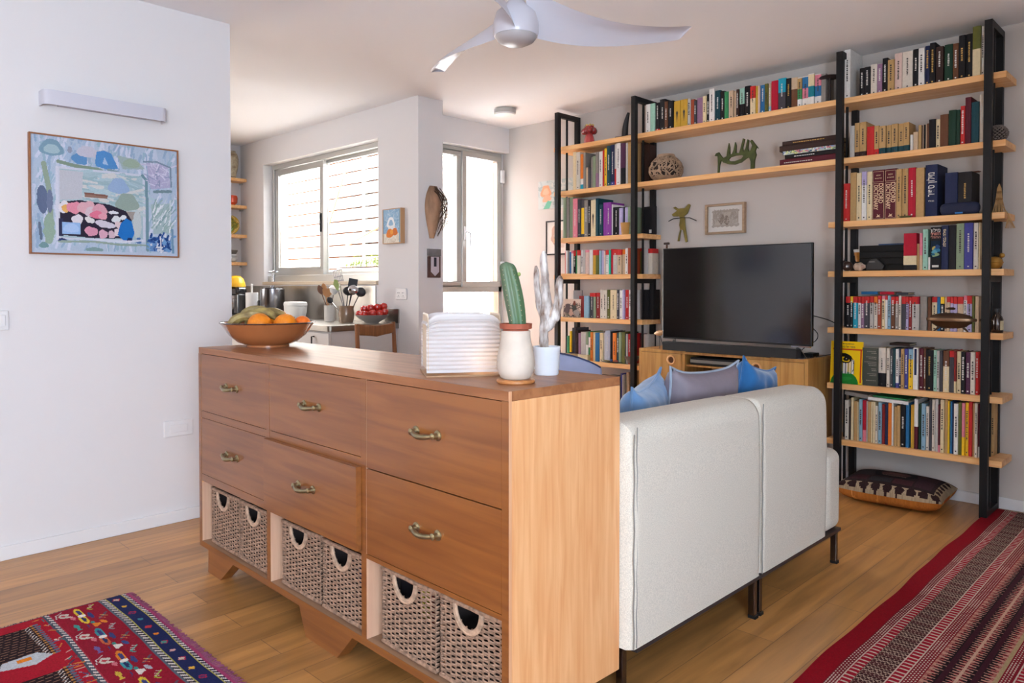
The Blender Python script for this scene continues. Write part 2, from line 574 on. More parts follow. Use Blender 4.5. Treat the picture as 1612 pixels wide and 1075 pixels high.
mb = L(MB())
for z in (1.42, 2.26):
    mb.box(XD - .06, XD - .03, 4.86, 4.895, z - .06, z + .06)
mb.build('hinge', TRIM, d1, smooth=0, bevel=.005)

w2 = thing('window_2', 'wide window in the wall right of the viewer', 'window', (2.1, -1.25, .75)); w2['kind'] = 'structure'
o = (2.1, -1.25, .75)
mb = L(MB()); frame_rect(mb, -2.45, -.05, .75, 2.35, 2.07, 2.11, .05, 'x'); mb.box(2.07, 2.11, -1.27, -1.23, .8, 2.3)
mb.build('window_frame', ALU, w2, smooth=0)
MB().box(2.17, 2.18, -2.45, -.05, .75, 2.35).build('sky_block_panel', TRIM, w2, smooth=0, loc=(-2.1, 1.25, -.75))  # unseen panel added to block sky light at this opening
w3 = thing('window_3', 'wide window in the wall behind the viewer', 'window', (-1.7, -3.08, .7)); w3['kind'] = 'structure'
o = (-1.7, -3.08, .7)
mb = L(MB()); frame_rect(mb, -2.8, -.6, .7, 2.3, -3.11, -3.05, .05); mb.box(-1.72, -1.68, -3.11, -3.05, .75, 2.25)
mb.build('window_frame', ALU, w3, smooth=0)

MB().box(-2.8, -.6, -3.13, -3.12, .7, 2.3).build('sky_block_panel', TRIM, w3, smooth=0, loc=(1.7, 3.08, -.7))  # added behind the frame to stop sky light, never in view
struct('kitchen_fill_panel', MB().box(XK - .13, XK - .12, .05, 1.95, 1.0, 2.3), TRIM, smooth=0)  # blank panel closing the unseen opening made for the fill lamp

# ------------------------------------------------------------------ balcony outside: slatted screen, planter
SLAT = mat('painted_slat', 'f2ede4', .6)
bs = thing('slatted_screen', 'white horizontal slat screen outside beyond the kitchen window', 'screen', (-6.3, 4.45, -.1))
mb = MB()
for k in range(23):
    z = .15 + k * .127
    mb.box(-1.9, 1.05, 0, .02, z, z + .110)
mb.build('slat', SLAT, bs, smooth=0, bevel=.003)['label'] = 'white horizontal slats'
mb = MB()
for x in (-1.9, -.25, 1.0):
    mb.box(x, x + .05, .02, .06, 0, 3.1)
mb.build('post', SLAT, bs, smooth=0)
MB().box(-1.9, 1.05, .06, .07, .1, 3.1).build('backing', mat('slat_gap_shade', '84543a', .9), bs, smooth=0)  # dark sheet added so the shaded gaps between slats show as lines
mb = MB(); mb.tube([(-.95, -.04, 1.75), (-.45, -.04, 2.6)], .012, 8); mb.tube([(-.9, -.05, 1.65), (.9, -.05, 2.15)], .010, 8)
mb.build('brace', mat('orange_brace', 'd89a5a', .6), bs)
struct('trim_balcony_floor', MB().box(-8.4, XD - .25, YP2, 5.6, -.12, -.02), mat('balcony_tile', 'c8bfb2', .7), smooth=0)

pl = thing('planter_box', 'white trough planter of green herbs outside the kitchen window', 'planter', (-5.83, 3.99, -.02))
MB().box(-.28, .33, -.09, .09, 0, .9).box(-.28, .33, -.09, .09, 1.29, 1.30).build('stand', SLAT, pl, smooth=0)
mb = MB(); mb.prism([(-.30, 1.44), (.33, 1.44), (.30, 1.30), (-.27, 1.30)], -.1, .1)
mb.build('trough', SLAT, pl, smooth=0, bevel=.01)
MB().box(-.28, .31, -.08, .08, 1.435, 1.45).build('soil', mat('soil', '5a3a28', .9, noise=.3), pl, smooth=0)
rnd = random.Random(4)
mb = MB()
for k in range(170):
    x = rnd.uniform(-.27, .3); y = rnd.uniform(-.07, .07); h = rnd.uniform(.03, .09) * (1.3 if x > -.1 else .7)
    a = rnd.uniform(0, 6.3); dx, dy = math.cos(a) * .02, math.sin(a) * .02
    for t in range(3):
        z = 1.45 + h * (.5 + t * .25)
        s = rnd.uniform(.008, .016)
        ca, sa = math.cos(a + t * 2.1), math.sin(a + t * 2.1)
        mb.add([(x + dx * t, y + dy * t, z), (x + dx * t + s * ca - s * .5 * sa, y + dy * t + s * sa + s * .5 * ca, z + .004),
                (x + dx * t + 2 * s * ca, y + dy * t + 2 * s * sa, z + .002), (x + dx * t + s * ca + s * .5 * sa, y + dy * t + s * sa - s * .5 * ca, z + .004)], [(0, 1, 2, 3)])
    mb.tube([(x, y, 1.44), (x + dx, y + dy, 1.45 + h)], .0012, 4)
mb.build('foliage', mat('herb_green', '9ab548', .6, noise=.25, nscale=20), pl)['kind'] = 'stuff'

# ------------------------------------------------------------------ wall things on the left wall
BROWNF = wood('brown_frame_wood', '86532f', '9c6238', 'y', 2, .5)
def painting():
    w, h = .662, .548
    A = Art(w, h, .0028, 'a9b8ca')
    A.strokes(420, ['9fb2c9', 'b9c2d2', '8ea5bf', 'c3c8d8', '94aebf'], .03, .10, .010, seed=1, ang=1.4)
    sx, sy = w / 1.0, h / 1.0
    def R(x0, y0, x1, y1, c): A.rect(x0 * w, (1 - y1) * h, x1 * w, (1 - y0) * h, c)
    def E(cx, cy, rx, ry, c, rot=0, wob=.06, ph=0): A.ell(cx * w, (1 - cy) * h, rx * w, ry * h, c, rot, wob, ph)
    def Ln(pts, t, c): A.line([(x * w, (1 - y) * h) for x, y in pts], t, c)
    def P(pts, c): A.poly([(x * w, (1 - y) * h) for x, y in pts], c)
    E(.13, .10, .075, .07, '7796a8', 0, .08); E(.13, .11, .05, .04, '9db5bd')
    E(.245, .10, .015, .03, '8d93a4')
    E(.31, .165, .05, .055, '5b8ab8', 0, .1, 1); E(.36, .10, .07, .05, 'b9b8c6')
    P([(.41, .19), (.42, .09), (.47, .07), (.52, .09), (.57, .22), (.50, .24), (.42, .22)], '4f86bc')
    P([(.46, .19), (.475, .13), (.50, .20)], '9fb6d2')
    P([(.56, .10), (.70, .12), (.76, .20), (.60, .22)], '98a9a8'); E(.66, .16, .06, .04, '93a594')
    Ln([(.17, .21), (.28, .235), (.43, .245), (.46, .26)], .016, '7b8d7c')
    Ln([(.50, .24), (.62, .27), (.74, .27)], .014, '7e939b')
    Ln([(.08, .24), (.11, .45), (.12, .70), (.10, .90)], .022, '8c9d8c')
    E(.07, .55, .035, .12, '5d6a86', .05); E(.115, .56, .02, .1, '6c7690'); E(.11, .80, .035, .13, '8da392', 0, .1)
    Ln([(.05, .75), (.06, .88)], .012, '5f6c80'); E(.075, .935, .03, .025, '6f8f92'); E(.40, .96, .06, .02, '7d9898')
    # inner picture
    R(.165, .25, .76, .88, 'c0c4d0'); R(.18, .27, .74, .86, '9fb5bd')
    A.strokes(120, ['a4bcc4', '94adb4', 'aec0c4', 'c6c6c4'], .03, .09, .012, (.19 * w, .4 * h, .73 * w, .72 * h), 3, 0.)
    P([(.18, .28), (.33, .28), (.32, .52), (.18, .54)], 'b6b8c0'); E(.57, .38, .07, .07, '8ea6c6', 0, .1)
    E(.63, .52, .08, .08, '8d9e95', 0, .1); R(.62, .60, .72, .68, '9b9089'); E(.70, .72, .03, .13, 'b6bfc0')
    R(.34, .47, .49, .50, '8a6a5e'); Ln([(.34, .465), (.49, .475)], .008, '7a5248')
    P([(.18, .56), (.30, .53), (.50, .55), (.62, .60), (.66, .68), (.66, .85), (.40, .86), (.18, .84)], '2c2536')
    R(.17, .70, .20, .85, '30314e')
    cs = [(.205, .60, .032, .05, 'd8ae7a'), (.20, .60, .03, .055, 'd7d2d8'), (.212, .61, .022, .035, 'd8a45c'), (.27, .60, .05, .05, 'd88a9c'),
          (.345, .59, .06, .05, 'd2a3ac'), (.38, .63, .04, .045, 'cdb7bf'), (.44, .60, .05, .045, 'cf98a4'), (.42, .65, .045, .035, 'd4708a'),
          (.46, .66, .03, .03, 'd898a6'), (.29, .70, .038, .04, 'd6cfd6'), (.37, .70, .035, .025, 'd8d4d2'), (.47, .73, .07, .03, 'c6c0cc'),
          (.53, .62, .035, .015, 'd6d6dc'), (.55, .68, .03, .03, 'cfd2d6'), (.60, .66, .025, .02, 'd4d6da'), (.57, .73, .03, .03, 'd2bcc0'),
          (.38, .80, .045, .04, 'cf8fa4'), (.46, .82, .03, .04, 'cfa0b2'), (.52, .82, .025, .035, 'c8adb8'), (.56, .80, .025, .035, 'd4c4c8')]
    for i, (x, y, rx, ry, c) in enumerate(cs): E(x, y, rx, ry, c, .2 * (i % 5) - .4, .08, i)
    R(.19, .73, .31, .83, '8fb0da'); E(.25, .78, .05, .04, 'a3bce0')
    P([(.56, .82), (.58, .72), (.62, .665), (.66, .69), (.68, .80), (.66, .86), (.60, .87)], '1f6cb4')
    E(.645, .86, .02, .02, '17305e'); E(.19, .885, .03, .015, '31406c'); E(.71, .865, .02, .03, '4c6ea0')
    Ln([(.17, .90), (.40, .89), (.58, .91), (.76, .905)], .010, '8d9f94'); Ln([(.16, .26), (.16, .88)], .010, 'c8cad6')
    Ln([(.74, .26), (.77, .30), (.775, .95)], .014, '6d8b96'); Ln([(.74, .86), (.60, .885), (.40, .87)], .010, 'c6cad6')
    # right column of small scenes
    P([(.77, .14), (.93, .14), (.95, .35), (.80, .38)], 'a7a3c0'); A.strokes(40, ['b9b7cc', '8d92ae', 'c7c4d6'], .02, .05, .006, (.79 * w, .64 * h, .94 * w, .85 * h), 8)
    Ln([(.75, .13), (.85, .12), (.95, .16), (.955, .34)], .008, '76889a'); Ln([(.83, .40), (.95, .385)], .015, '6e858c')
    P([(.80, .52), (.94, .50), (.96, .78), (.82, .80)], '9db1b4'); A.strokes(60, ['d4d8dc', '7f9a9c', 'bcc8cc', '8fa8a4'], .02, .06, .006, (.80 * w, .22 * h, .95 * w, .48 * h), 9, 1.2)
    R(.79, .82, .95, .96, '5e83b4'); A.strokes(50, ['284f8e', 'c8ccd4', '6d96c4', '1d3f78'], .01, .03, .010, (.79 * w, .04 * h, .95 * w, .18 * h), 10)
    Ln([(.87, .82), (.875, .97)], .006, 'd0d2da'); Ln([(.96, .75), (.965, .97)], .012, '6f8fa8')
    Ln([(.02, .985), (.98, .985)], .010, 'b0bccd'); A.speckle(.05)
    t = thing('wall_painting', 'blue abstract painting with inner still life in thin brown frame', 'painting', (XL, 1.249, 1.403))
    Y0, Z0 = -w / 2, .004
    A.mesh('canvas', lambda x, y: (.019, Y0 + x, Z0 + y), painted('oil_paint', .55, .25, 90), t)
    MB().box(.001, .018, Y0, Y0 + w, Z0, Z0 + h).build('stretcher', TRIM, t, smooth=0)
    mb = MB(); f = .007
    mb.box(0, .026, Y0 - f, Y0, -f + Z0, Z0 + h + f).box(0, .026, Y0 + w, Y0 + w + f, -f + Z0, Z0 + h + f)
    mb.box(0, .026, Y0, Y0 + w, -f + Z0, Z0).box(0, .026, Y0, Y0 + w, Z0 + h, Z0 + h + f)
    mb.build('frame', BROWNF, t, smooth=0, bevel=.001)
painting()

t = thing('wall_lamp', 'long white uplight wall lamp with rounded ends above the painting', 'lamp', (XL, 1.235, 2.09))
LAMPW = mat('lamp_white', 'c9c8d2', .5)
def stadium(hw, d, r, n=6):
    pts = [(0, -hw), ]
    for k in range(n + 1):
        a = -PI / 2 + k / n * PI / 2
        pts.append((d - r + r * math.cos(a), -hw + r + r * math.sin(a)))
    for k in range(n + 1):
        a = k / n * PI / 2
        pts.append((d - r + r * math.cos(a), hw - r + r * math.sin(a)))
    pts.append((0, hw))
    return pts
mb = MB()
outer, inner = stadium(.277, .085, .03), stadium(.272, .080, .026)
n = len(outer)
vs = [(x, y, z) for z in (0, .068) for x, y in outer] + [(x, y, z) for z in (0, .068) for x, y in inner]
fs = []
for i in range(n - 1):
    fs += [(i, i + 1, n + i + 1, n + i), (2 * n + i + 1, 2 * n + i, 3 * n + i, 3 * n + i + 1), (n + i, n + i + 1, 3 * n + i + 1, 3 * n + i), (i + 1, i, 2 * n + i, 2 * n + i + 1)]
mb.add(vs, fs)
mb.build('lamp_shade', LAMPW, t, smooth=40)
MB().box(0, .075, -.265, .265, .022, .034).build('diffuser', mat('lamp_diffuser', 'b7aeb6', .5), t, smooth=0)
MB().box(0, .012, -.2, .2, .01, .06).build('wall_bracket', LAMPW, t, smooth=0)

t = thing('light_switch', 'double white switch plate low on the left wall beside the sideboard', 'switch', (XL, 1.583, .457))
MB().box(0, .009, -.076, .076, 0, .086).build('plate', TRIM, t, smooth=0, bevel=.004)
MB().box(.009, .013, -.046, .046, .022, .064).build('rocker', TRIM, t, smooth=0, bevel=.002)
t = thing('light_switch', 'white switch plate at the left edge of the picture', 'switch', (XL, .79, 1.05))
MB().box(0, .009, -.04, .038, 0, .09).build('plate', TRIM, t, smooth=0, bevel=.004)
MB().box(.009, .013, -.024, .024, .02, .07).build('rocker', TRIM, t, smooth=0, bevel=.002)

# ceiling lamp near the balcony door
t = thing('ceiling_lamp', 'small round white ceiling lamp near the balcony door', 'lamp', (-4.335, 4.35, H))
MB().lathe([(.086, 0), (.090, -.004), (.090, -.036), (.084, -.036)], 36).build('lamp_ring', mat('lamp_grey_ring', 'bdbbb8', .5), t)
MB().lathe([(0, -.034), (.084, -.034), (.080, -.048), (.05, -.052), (0, -.053)], 36).build('diffuser', mat('opal', 'f2f0ee', .4), t)

# outlet, small painting on the kitchen wall
t = thing('wall_outlet', 'white double socket plate on the kitchen wall below the small painting', 'outlet', (-4.70, YK, 1.148))
MB().box(-.068, .068, -.010, 0, 0, .088).build('plate', TRIM, t, smooth=0, bevel=.004)
mb = MB()
for x in (-.03, .03):
    for dx, dz in ((-.009, .052), (.009, .052), (0, .030)):
        mb.box(x + dx - .003, x + dx + .003, -.0115, -.0095, dz - .004, dz + .004)
    mb.box(x - .022, x + .022, -.0108, -.0098, .018, .020)
mb.build('socket_slots', mat('socket_grey', '8a8688', .5), t, smooth=0)

def small_painting():
    w, h = .225, .262
    A = Art(w, h, .003, '8eb0cc')
    A.strokes(120, ['9fbdd4', '7fa4c4', 'b4c8d6'], .02, .06, .008, seed=2)
    A.rect(0, 0, w, .075, 'd5cbbb'); A.strokes(40, ['c8bca8', 'e0d8ca'], .02, .05, .008, (0, 0, w, .07), 3)
    A.ell(.10, .155, .05, .045, 'e6e8ea', 0, .08); A.ell(.10, .155, .028, .024, '8eb0cc', 0, .1); A.ell(.11, .115, .045, .02, 'dfe3e6')
    A.ell(.085, .075, .045, .035, 'd87a2c', .1, .06); A.ell(.150, .085, .035, .03, 'cf6f28', -.1, .06); A.ell(.11, .085, .02, .02, 'e59a3c')
    A.rect(.205, 0, w, h, '7f9cae'); A.speckle(.05)
    t = thing('wall_painting', 'small blue still life with orange fruit hung on the kitchen wall', 'painting', (-4.777, YK, 1.592))
    A.mesh('canvas', lambda x, y: (x - w / 2, -.036, y), painted('oil_paint'), t)
    MB().box(-w / 2, w / 2, -.034, 0, 0, h).build('stretcher', TRIM, t, smooth=0)
    mb = MB(); f = .006
    mb.box(-w / 2 - f, -w / 2, -.04, 0, -f, h + f).box(w / 2, w / 2 + f, -.04, 0, -f, h + f).box(-w / 2, w / 2, -.04, 0, -f, 0).box(-w / 2, w / 2, -.04, 0, h, h + f)
    mb.build('frame', mat('pale_frame', 'b58a62', .5), t, smooth=0)
small_painting()

# carved wooden mask and plaque on the pier
t = thing('wooden_mask', 'long carved wooden mask with hanging root strands on the pier', 'mask', (XP, 3.715, 1.62))
def maskP(u, v):
    a = u * PI
    zz = v * .405
    w = .072 * math.sin(PI * min(1, .12 + v * .80)) ** .8 * (.38 + .75 * v) * 1.25 + .004
    d = .045 * math.sin(PI * (.1 + .85 * v)) + .008
    return (.004 + d * math.sin(a) * (1 + .12 * math.sin(9 * v) * math.sin(3 * a)), -w * math.cos(a) - .02 + .02 * v, zz)
mb = MB(); mb.grid(maskP, 16, 24)
mb.build('mask_body', mat('driftwood', '9c7a60', .75, noise=.45, nscale=12, bump=.5, bscale=30, stretch=(1, 1, .3)), t, smooth=60)
mb = MB()
for (y, z) in ((-.028, .235), (.012, .24)):
    mb.ball((.047, y, z), .012, 10, 6, .4, 1, .8)
mb.ball((.05, -.008, .20), .010, 8, 6, .7, .7, 1.6); mb.ball((.038, -.015, .05), .01, 8, 6, .4, 1, .7)
mb.build('carved_face', mat('pale_carving', 'b08e74', .8), t)
rnd = random.Random(7)
mb = MB()
for k in range(22):
    y0 = rnd.uniform(-.02, .05); b = rnd.uniform(.04, .11); zt = rnd.uniform(.36, .40); ze = rnd.uniform(.0, .22)
    pts = []
    for i in range(8):
        s = i / 7
        pts.append((.03 + .03 * math.sin(PI * s) + rnd.uniform(-.003, .003), y0 + b * math.sin(PI * min(1, s * .9)) ** .8 + rnd.uniform(-.004, .004), zt * (1 - s) + ze * s))
    mb.tube(pts, .0022, 5)
mb.build('root_strands', mat('dark_root', '4a3528', .9), t)
t = thing('wall_plaque', 'dark wooden plaque with a pale pennant shape on the pier', 'plaque', (XP, 3.717, 1.318))
mb = MB(); mb.box(0, .016, -.062, .062, 0, .165)
mb.build('board', mat('plaque_brown', '5b3c34', .6, noise=.2), t, smooth=0, bevel=.002)
MB().box(0, .018, -.064, .064, .167, .222).build('metal_plate', mat('plaque_metal', '8f8d90', .5, metal=.5, noise=.2), t, smooth=0, bevel=.002)
MB().prism([(-.038, .16), (.040, .16), (.040, .045), (.002, .012), (-.038, .045)], .0165, .022, 'x').build('pennant', mat('pennant_pale', 'c9bcc4', .6), t, smooth=0)
MB().box(.022, .026, -.012, .012, .085, .155).build('dark_inlay', mat('inlay', '34303a', .5), t, smooth=0)

# pictures on the far wall left of the bookcase
def wc(name, label, cx, z0, w, h, art, frame, fw, fm):
    t = thing(name, label, 'picture', (cx, YW, z0))
    art.mesh('picture_sheet', lambda x, y: (x - w / 2, -.014, y), painted('watercolour', .9), t)
    MB().box(-w / 2, w / 2, -.0135, 0, 0, h).build('backing_board', TRIM, t, smooth=0)
    if fw:
        mb = MB()
        mb.box(-w / 2 - fw, -w / 2, -frame, 0, -fw, h + fw).box(w / 2, w / 2 + fw, -frame, 0, -fw, h + fw).box(-w / 2, w / 2, -frame, 0, -fw, 0).box(-w / 2, w / 2, -frame, 0, h, h + fw)
        mb.build('frame', fm, t, smooth=0, bevel=.001)
    return t
A = Art(.405, .245, .005, 'c8ccc8')
A.strokes(80, ['b9c2c0', 'd4d2cc', 'a9b4b2'], .03, .08, .014, seed=5)
A.ell(.09, .15, .06, .055, 'd99a78', 0, .1); A.ell(.09, .15, .035, .03, 'e2b092', 0, .12); A.ell(.10, .09, .05, .03, 'dca488', .2, .1)
A.poly([(.06, 0), (.13, 0), (.16, .06), (.11, .07)], '6fae94'); A.ell(.28, .10, .09, .05, '8b9696', 0, .1); A.ell(.24, .05, .07, .03, 'a8b0ae', 0, .1)
wc('unframed_picture', 'pale unframed picture with a peach blot beside the bookcase', -4.27, 1.93, .405, .245, A, 0, 0, None)
A = Art(.235, .28, .005, 'e0d8d0')
A.ell(.10, .15, .05, .09, 'c9a694', .1, .1); A.ell(.11, .17, .03, .05, 'd9bfae', .1, .1); A.rect(.15, .05, .2, .2, 'cdbcb0')
wc('framed_picture', 'small black-framed print behind the left end of the bookcase', -4.25, 1.535, .235, .275, A, .02, .012, BLACKM)
A = Art(.275, .185, .0035, 'd8d2cb')
A.rect(.035, .040, .238, .148, 'a89e94'); [A.ell(.04 + .012 * k, .042 + .004 * (k % 3), .012, .010, 'a89e94', 0, .1, k) for k in range(17)]; [A.ell(.04 + .012 * k, .146 + .004 * (k % 2), .012, .009, 'a89e94', 0, .1, k) for k in range(17)]; A.rect(.045, .050, .228, .138, 'b6aca2'); A.ell(.08, .11, .04, .03, 'aaa096', 0, .08); A.ell(.19, .07, .035, .025, 'aca298', 0, .08); A.ell(.105, .09, .022, .04, '867a70', 0, .08); A.ell(.145, .08, .02, .035, '82766c', .1, .08)
A.ell(.20, .11, .03, .03, '9c9288', 0, .1); A.ell(.07, .12, .03, .03, 'a0968c', 0, .1); A.strokes(60, ['a89e94', 'b8aea4', '9a9086'], .01, .03, .004, (.05, .05, .22, .14), 4)
wc('framed_picture', 'light wood framed grey watercolour of two blots above the television', -2.656, 1.643, .275, .185, A, .035, .016, wood('grey_oak_frame', 'a08468', 'b89a7c', 'x', 3, .5))
t = thing('cat_figure', 'flat olive cat-headed metal figure on the wall above the television', 'figure', (-3.015, YW, 1.59))
G = mat('olive_metal', '8a7a3a', .55, metal=.3, noise=.2, nscale=20)
mb = MB()
mb.prism([(-.035, 0), (-.018, .0), (-.004, .085), (.012, .085), (.035, -.012), (.052, -.006), (.032, .11), (.026, .17), (.020, .185), (.050, .205), (.075, .265), (.06, .275), (.028, .245),
          (-.03, .245), (-.055, .262), (-.075, .255), (-.04, .23), (-.085, .205), (-.075, .19), (-.02, .185), (-.012, .165), (-.02, .12), (-.012, .09)], -.022, -.010)
mb.build('cat_body', G, t, smooth=0, bevel=.003)
mb = MB(); mb.tube([(-.115, -.016, .155), (-.07, -.018, .172), (0, -.02, .175), (.07, -.018, .170), (.125, -.016, .145)], .0035, 6)
mb.build('arms', mat('dark_wire', '3a3834', .5, metal=.5), t)
MB().cyl((0, -.012, .2), (0, 0, .2), .004).build('hanging_pin', DARKM, t)

# ------------------------------------------------------------------ sideboard
SBX, SBY, SBR = -1.328, 1.346, math.radians(-1.192)
def SB(x, y, z=.981):
    c, s = math.cos(SBR), math.sin(SBR)
    return (SBX + c * x - s * y, SBY + s * x + c * y, z)
sb = thing('sideboard', 'long cherry wood sideboard of six drawers above three open basket bays', 'sideboard', (SBX, SBY, 0), SBR)
W, D = 1.966, .461
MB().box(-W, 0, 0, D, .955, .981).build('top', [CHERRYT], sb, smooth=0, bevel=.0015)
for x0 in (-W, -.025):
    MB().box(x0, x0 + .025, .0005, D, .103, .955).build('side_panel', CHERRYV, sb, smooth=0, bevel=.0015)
MB().box(-.001, .0006, 0, .010, .103, .981).build('corner_strip', wood('edge_strip', 'd09870', 'dcaa84', 'z', 3, .4, ring=False), sb, smooth=0)
mb = MB()
for a in (-W, -1.325, -.675, -.025):
    mb.box(a, a + (.025 if a in (-W, -.025) else .027), -.001, .0005, .127, .955)
mb.box(-W, 0, -.001, .0005, .103, .127)
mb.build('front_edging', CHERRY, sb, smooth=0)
for a in (-1.325, -.675):
    MB().box(a, a + .027, .0005, D - .01, .127, .955).build('divider', PALEW, sb, smooth=0)
MB().box(-W + .025, -.025, .0005, D, .103, .127).build('bottom_board', wood('worn_board', '8c6a50', 'a07c60', 'x', 1.5, .5), sb, smooth=0)
MB().box(-W + .025, -.025, D - .012, D - .002, .127, .955).build('back_panel', PALEW, sb, smooth=0)
bays = ((-W + .025, -1.325), (-1.298, -.675), (-.648, -.025))
for i, (a, b) in enumerate(bays):
    MB().box(a, b, .0, D - .012, .394 if i < 2 else .386, .425 if i < 2 else .400).build('rail', CHERRY, sb, smooth=0)
    if i < 2:
        MB().box(a, b, .0, D - .012, .674, .703).build('rail', CHERRY, sb, smooth=0)
# thin pale boards: window light on these bay sides put into the colour
for a, b in bays:
    MB().box(a, a + .001, .001, D - .012, .1275, .386).build('bay_lit_side', PALEW, sb, smooth=0)
HAND = BRASS
def handle(parent, x, y, z):
    mb = MB()
    for s in (-1, 1):
        mb.M = Matrix.Translation((x + s * .050, y, z)) @ Matrix.Rotation(PI / 2, 4, 'X')
        mb.lathe([(.0155, 0), (.0150, .003), (.009, .006), (.0075, .018), (.010, .022), (.006, .025), (0, .026)], 16)
    mb.M = Matrix.Identity(4)
    pts = [(x - .050 + .1 * k / 10, y - .016 - .014 * math.sin(PI * k / 10), z - .006 * math.sin(PI * k / 10)) for k in range(11)]
    mb.tube(pts, [.0065, .0068, .0072, .0076, .0080, .0082, .0080, .0076, .0072, .0068, .0065], 10)
    return mb.build('handle', HAND, parent)
def drawer(a, b, z0, z1, out, hz, lab=None):
    g = .0018
    mb = MB(); mb.box(a + g, b - g, -out - (.0 if out else -.0), .020 - out, z0 + g, z1 - g)
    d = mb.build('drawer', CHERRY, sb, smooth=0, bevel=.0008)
    if lab:
        d['label'] = lab
    handle(d, (a + b) / 2 - (.0 if out == 0 else .0), -out, hz)
    MB().box(a + .012, b - .012, .021 - out, D - .03, z0 + .02, z1 - .03).build('drawer_box', PALEW, d, smooth=0)
    return d
for (a, b) in bays[:2]:
    drawer(a, b, .703, .955, 0, .832)
drawer(bays[0][0], bays[0][1], .425, .674, 0, .549)
drawer(bays[1][0] - .012, bays[1][1] + .004, .405, .677, .022, .551, 'overlapping lower drawer standing proud of the frame')
drawer(bays[2][0], bays[2][1], .674, .955, 0, .828)
drawer(bays[2][0], bays[2][1], .400, .674, 0, .546)
for y0 in (.004, D - .06):
    for (t0, t1, b0, b1) in ((-1.886, -1.631, -1.891, -1.763), (-1.092, -.734, -1.044, -.832), (-.335, -.08, -.206, -.075)):
        mb = MB(); mb.prism([(t0, .103), (b0, 0), (b1, 0), (t1, .103)], y0, y0 + .05)
        mb.build('leg', CHERRY, sb, smooth=0, bevel=.001)

# ------------------------------------------------------------------ wicker baskets
WICK = mat('wicker', '9a7a64', .7, noise=.35, nscale=60, detail=2)
WICKD = mat('basket_inner_shade', '2c2220', .9)
def make_basket(label):
    w, d, h = .268, .36, .245
    t = thing('wicker_basket', label, 'basket', group='wicker baskets in the sideboard bays')
    pitch, rh = .0215, .0076
    def panel(mb, ox, oy, dx, dy, length, cut=None):
        n = int(length / pitch); p = length / n
        nx_, ny_ = dy, -dx
        for r in range(int(h / rh) - 2):
            z = .008 + r * rh
            segs = n * 4
            run = []
            runs = []
            for i in range(segs + 1):
                s = length * i / segs
                if cut and cut(s, z + rh / 2):
                    if len(run) > 1:
                        runs.append(run)
                    run = []
                    continue
                off = .0030 * math.sin(PI * s / p + PI * r)
                run.append((s, off))
            if len(run) > 1:
                runs.append(run)
            for run in runs:
                vs, fs = [], []
                for s, off in run:
                    x, y = ox + dx * s, oy + dy * s
                    for (a, zz) in ((-.0022, rh * .5), (0, .0008), (.0026, rh * .5), (0, rh * .92)):
                        vs.append((x + nx_ * (off + a), y + ny_ * (off + a), z + zz + .0012 * math.sin(s * 90 + r)))
                m = len(run)
                for i in range(m - 1):
                    for k in range(4):
                        q = (k + 1) % 4
                        fs.append((i * 4 + k, i * 4 + q, i * 4 + 4 + q, i * 4 + 4 + k))
                mb.add(vs, fs)
        for i in range(n + 1):
            s = length * i / n
            ztop = h - .01
            if cut:
                zz = h
                while zz > 0 and cut(s, zz - .01):
                    zz -= .004
                ztop = min(ztop, zz)
            mb.cyl((ox + dx * s, oy + dy * s, .004), (ox + dx * s, oy + dy * s, ztop), .0024, seg=5)
    cx, rx, rz = w * .46, .052, .062
    cut = lambda s, z: ((s - cx) / rx) ** 2 + ((z - (h - .012)) / rz) ** 2 < 1 and z < h - .005
    mb = MB()
    panel(mb, 0, 0, 1, 0, w, cut)
    panel(mb, w, 0, 0, 1, d)
    panel(mb, 0, d, 0, -1, d)
    mb.build('woven_wall', WICK, t, smooth=0)
    mb = MB()
    def loop(z, r, jit):
        pts = []
        for (x0, y0, x1, y1) in ((0, 0, w, 0), (w, 0, w, d), (w, d, 0, d), (0, d, 0, 0)):
            for k in range(8):
                pts.append((x0 + (x1 - x0) * k / 8, y0 + (y1 - y0) * k / 8, z + jit * math.sin(k * 2.1 + x0 * 9)))
        mb.tube(pts, r, 8, closed=True)
    loop(h - .008, .0075, .001)
    mb.build('rim', WICK, t)
    mb = MB(); loop(.006, .006, .001)
    mb.build('base_rim', WICK, t)
    mb = MB()
    for off in (0, .007):
        pts = [(cx + (rx + off) * math.cos(a), -.005, h - .010 + (rz + off) * math.sin(a)) for a in [PI + PI * k / 14 for k in range(15)]]
        mb.tube(pts, .0052, 8)
    mb.build('handle_loop', mat('wicker_light', 'b2947c', .65, noise=.3, nscale=50), t)
    mb = MB()
    mb.box(.008, w - .008, .008, .010, .004, h - .11)
    mb.box(.008, .010, .008, d - .01, .004, h - .02).box(w - .010, w - .008, .008, d - .01, .004, h - .02).box(.008, w - .008, d - .012, d - .008, .004, h - .02).box(.008, w - .008, .008, d - .01, .002, .006)
    mb.box(0, w, d - .002, d, .004, h - .01)
    mb.build('lining', WICKD, t, smooth=0)  # dark inner box puts the shade behind the weave into colour
    return t
bk0 = make_basket('wicker basket in the left bay of the sideboard, on its left')
spots = [(-1.885, 'wicker basket in the left bay of the sideboard, on its left'), (-1.603, 'wicker basket in the left bay of the sideboard, on its right'),
         (-1.242, 'wicker basket in the middle bay of the sideboard, on its left'), (-.950, 'wicker basket in the middle bay, on its right, with navy cloth inside'),
         (-.590, 'wicker basket in the right bay, on its left, holding red and yellow things'), (-.302, 'wicker basket in the right bay of the sideboard, next to its right end')]
for i, (x, lab) in enumerate(spots):
    p = SB(x, .022, .130)
    if i == 0:
        bk0.location = p; bk0.rotation_euler = (0, 0, SBR)
    else:
        copy_tree(bk0, p, SBR + [0, 0, .01, 0, -.01, .008][i], lab)
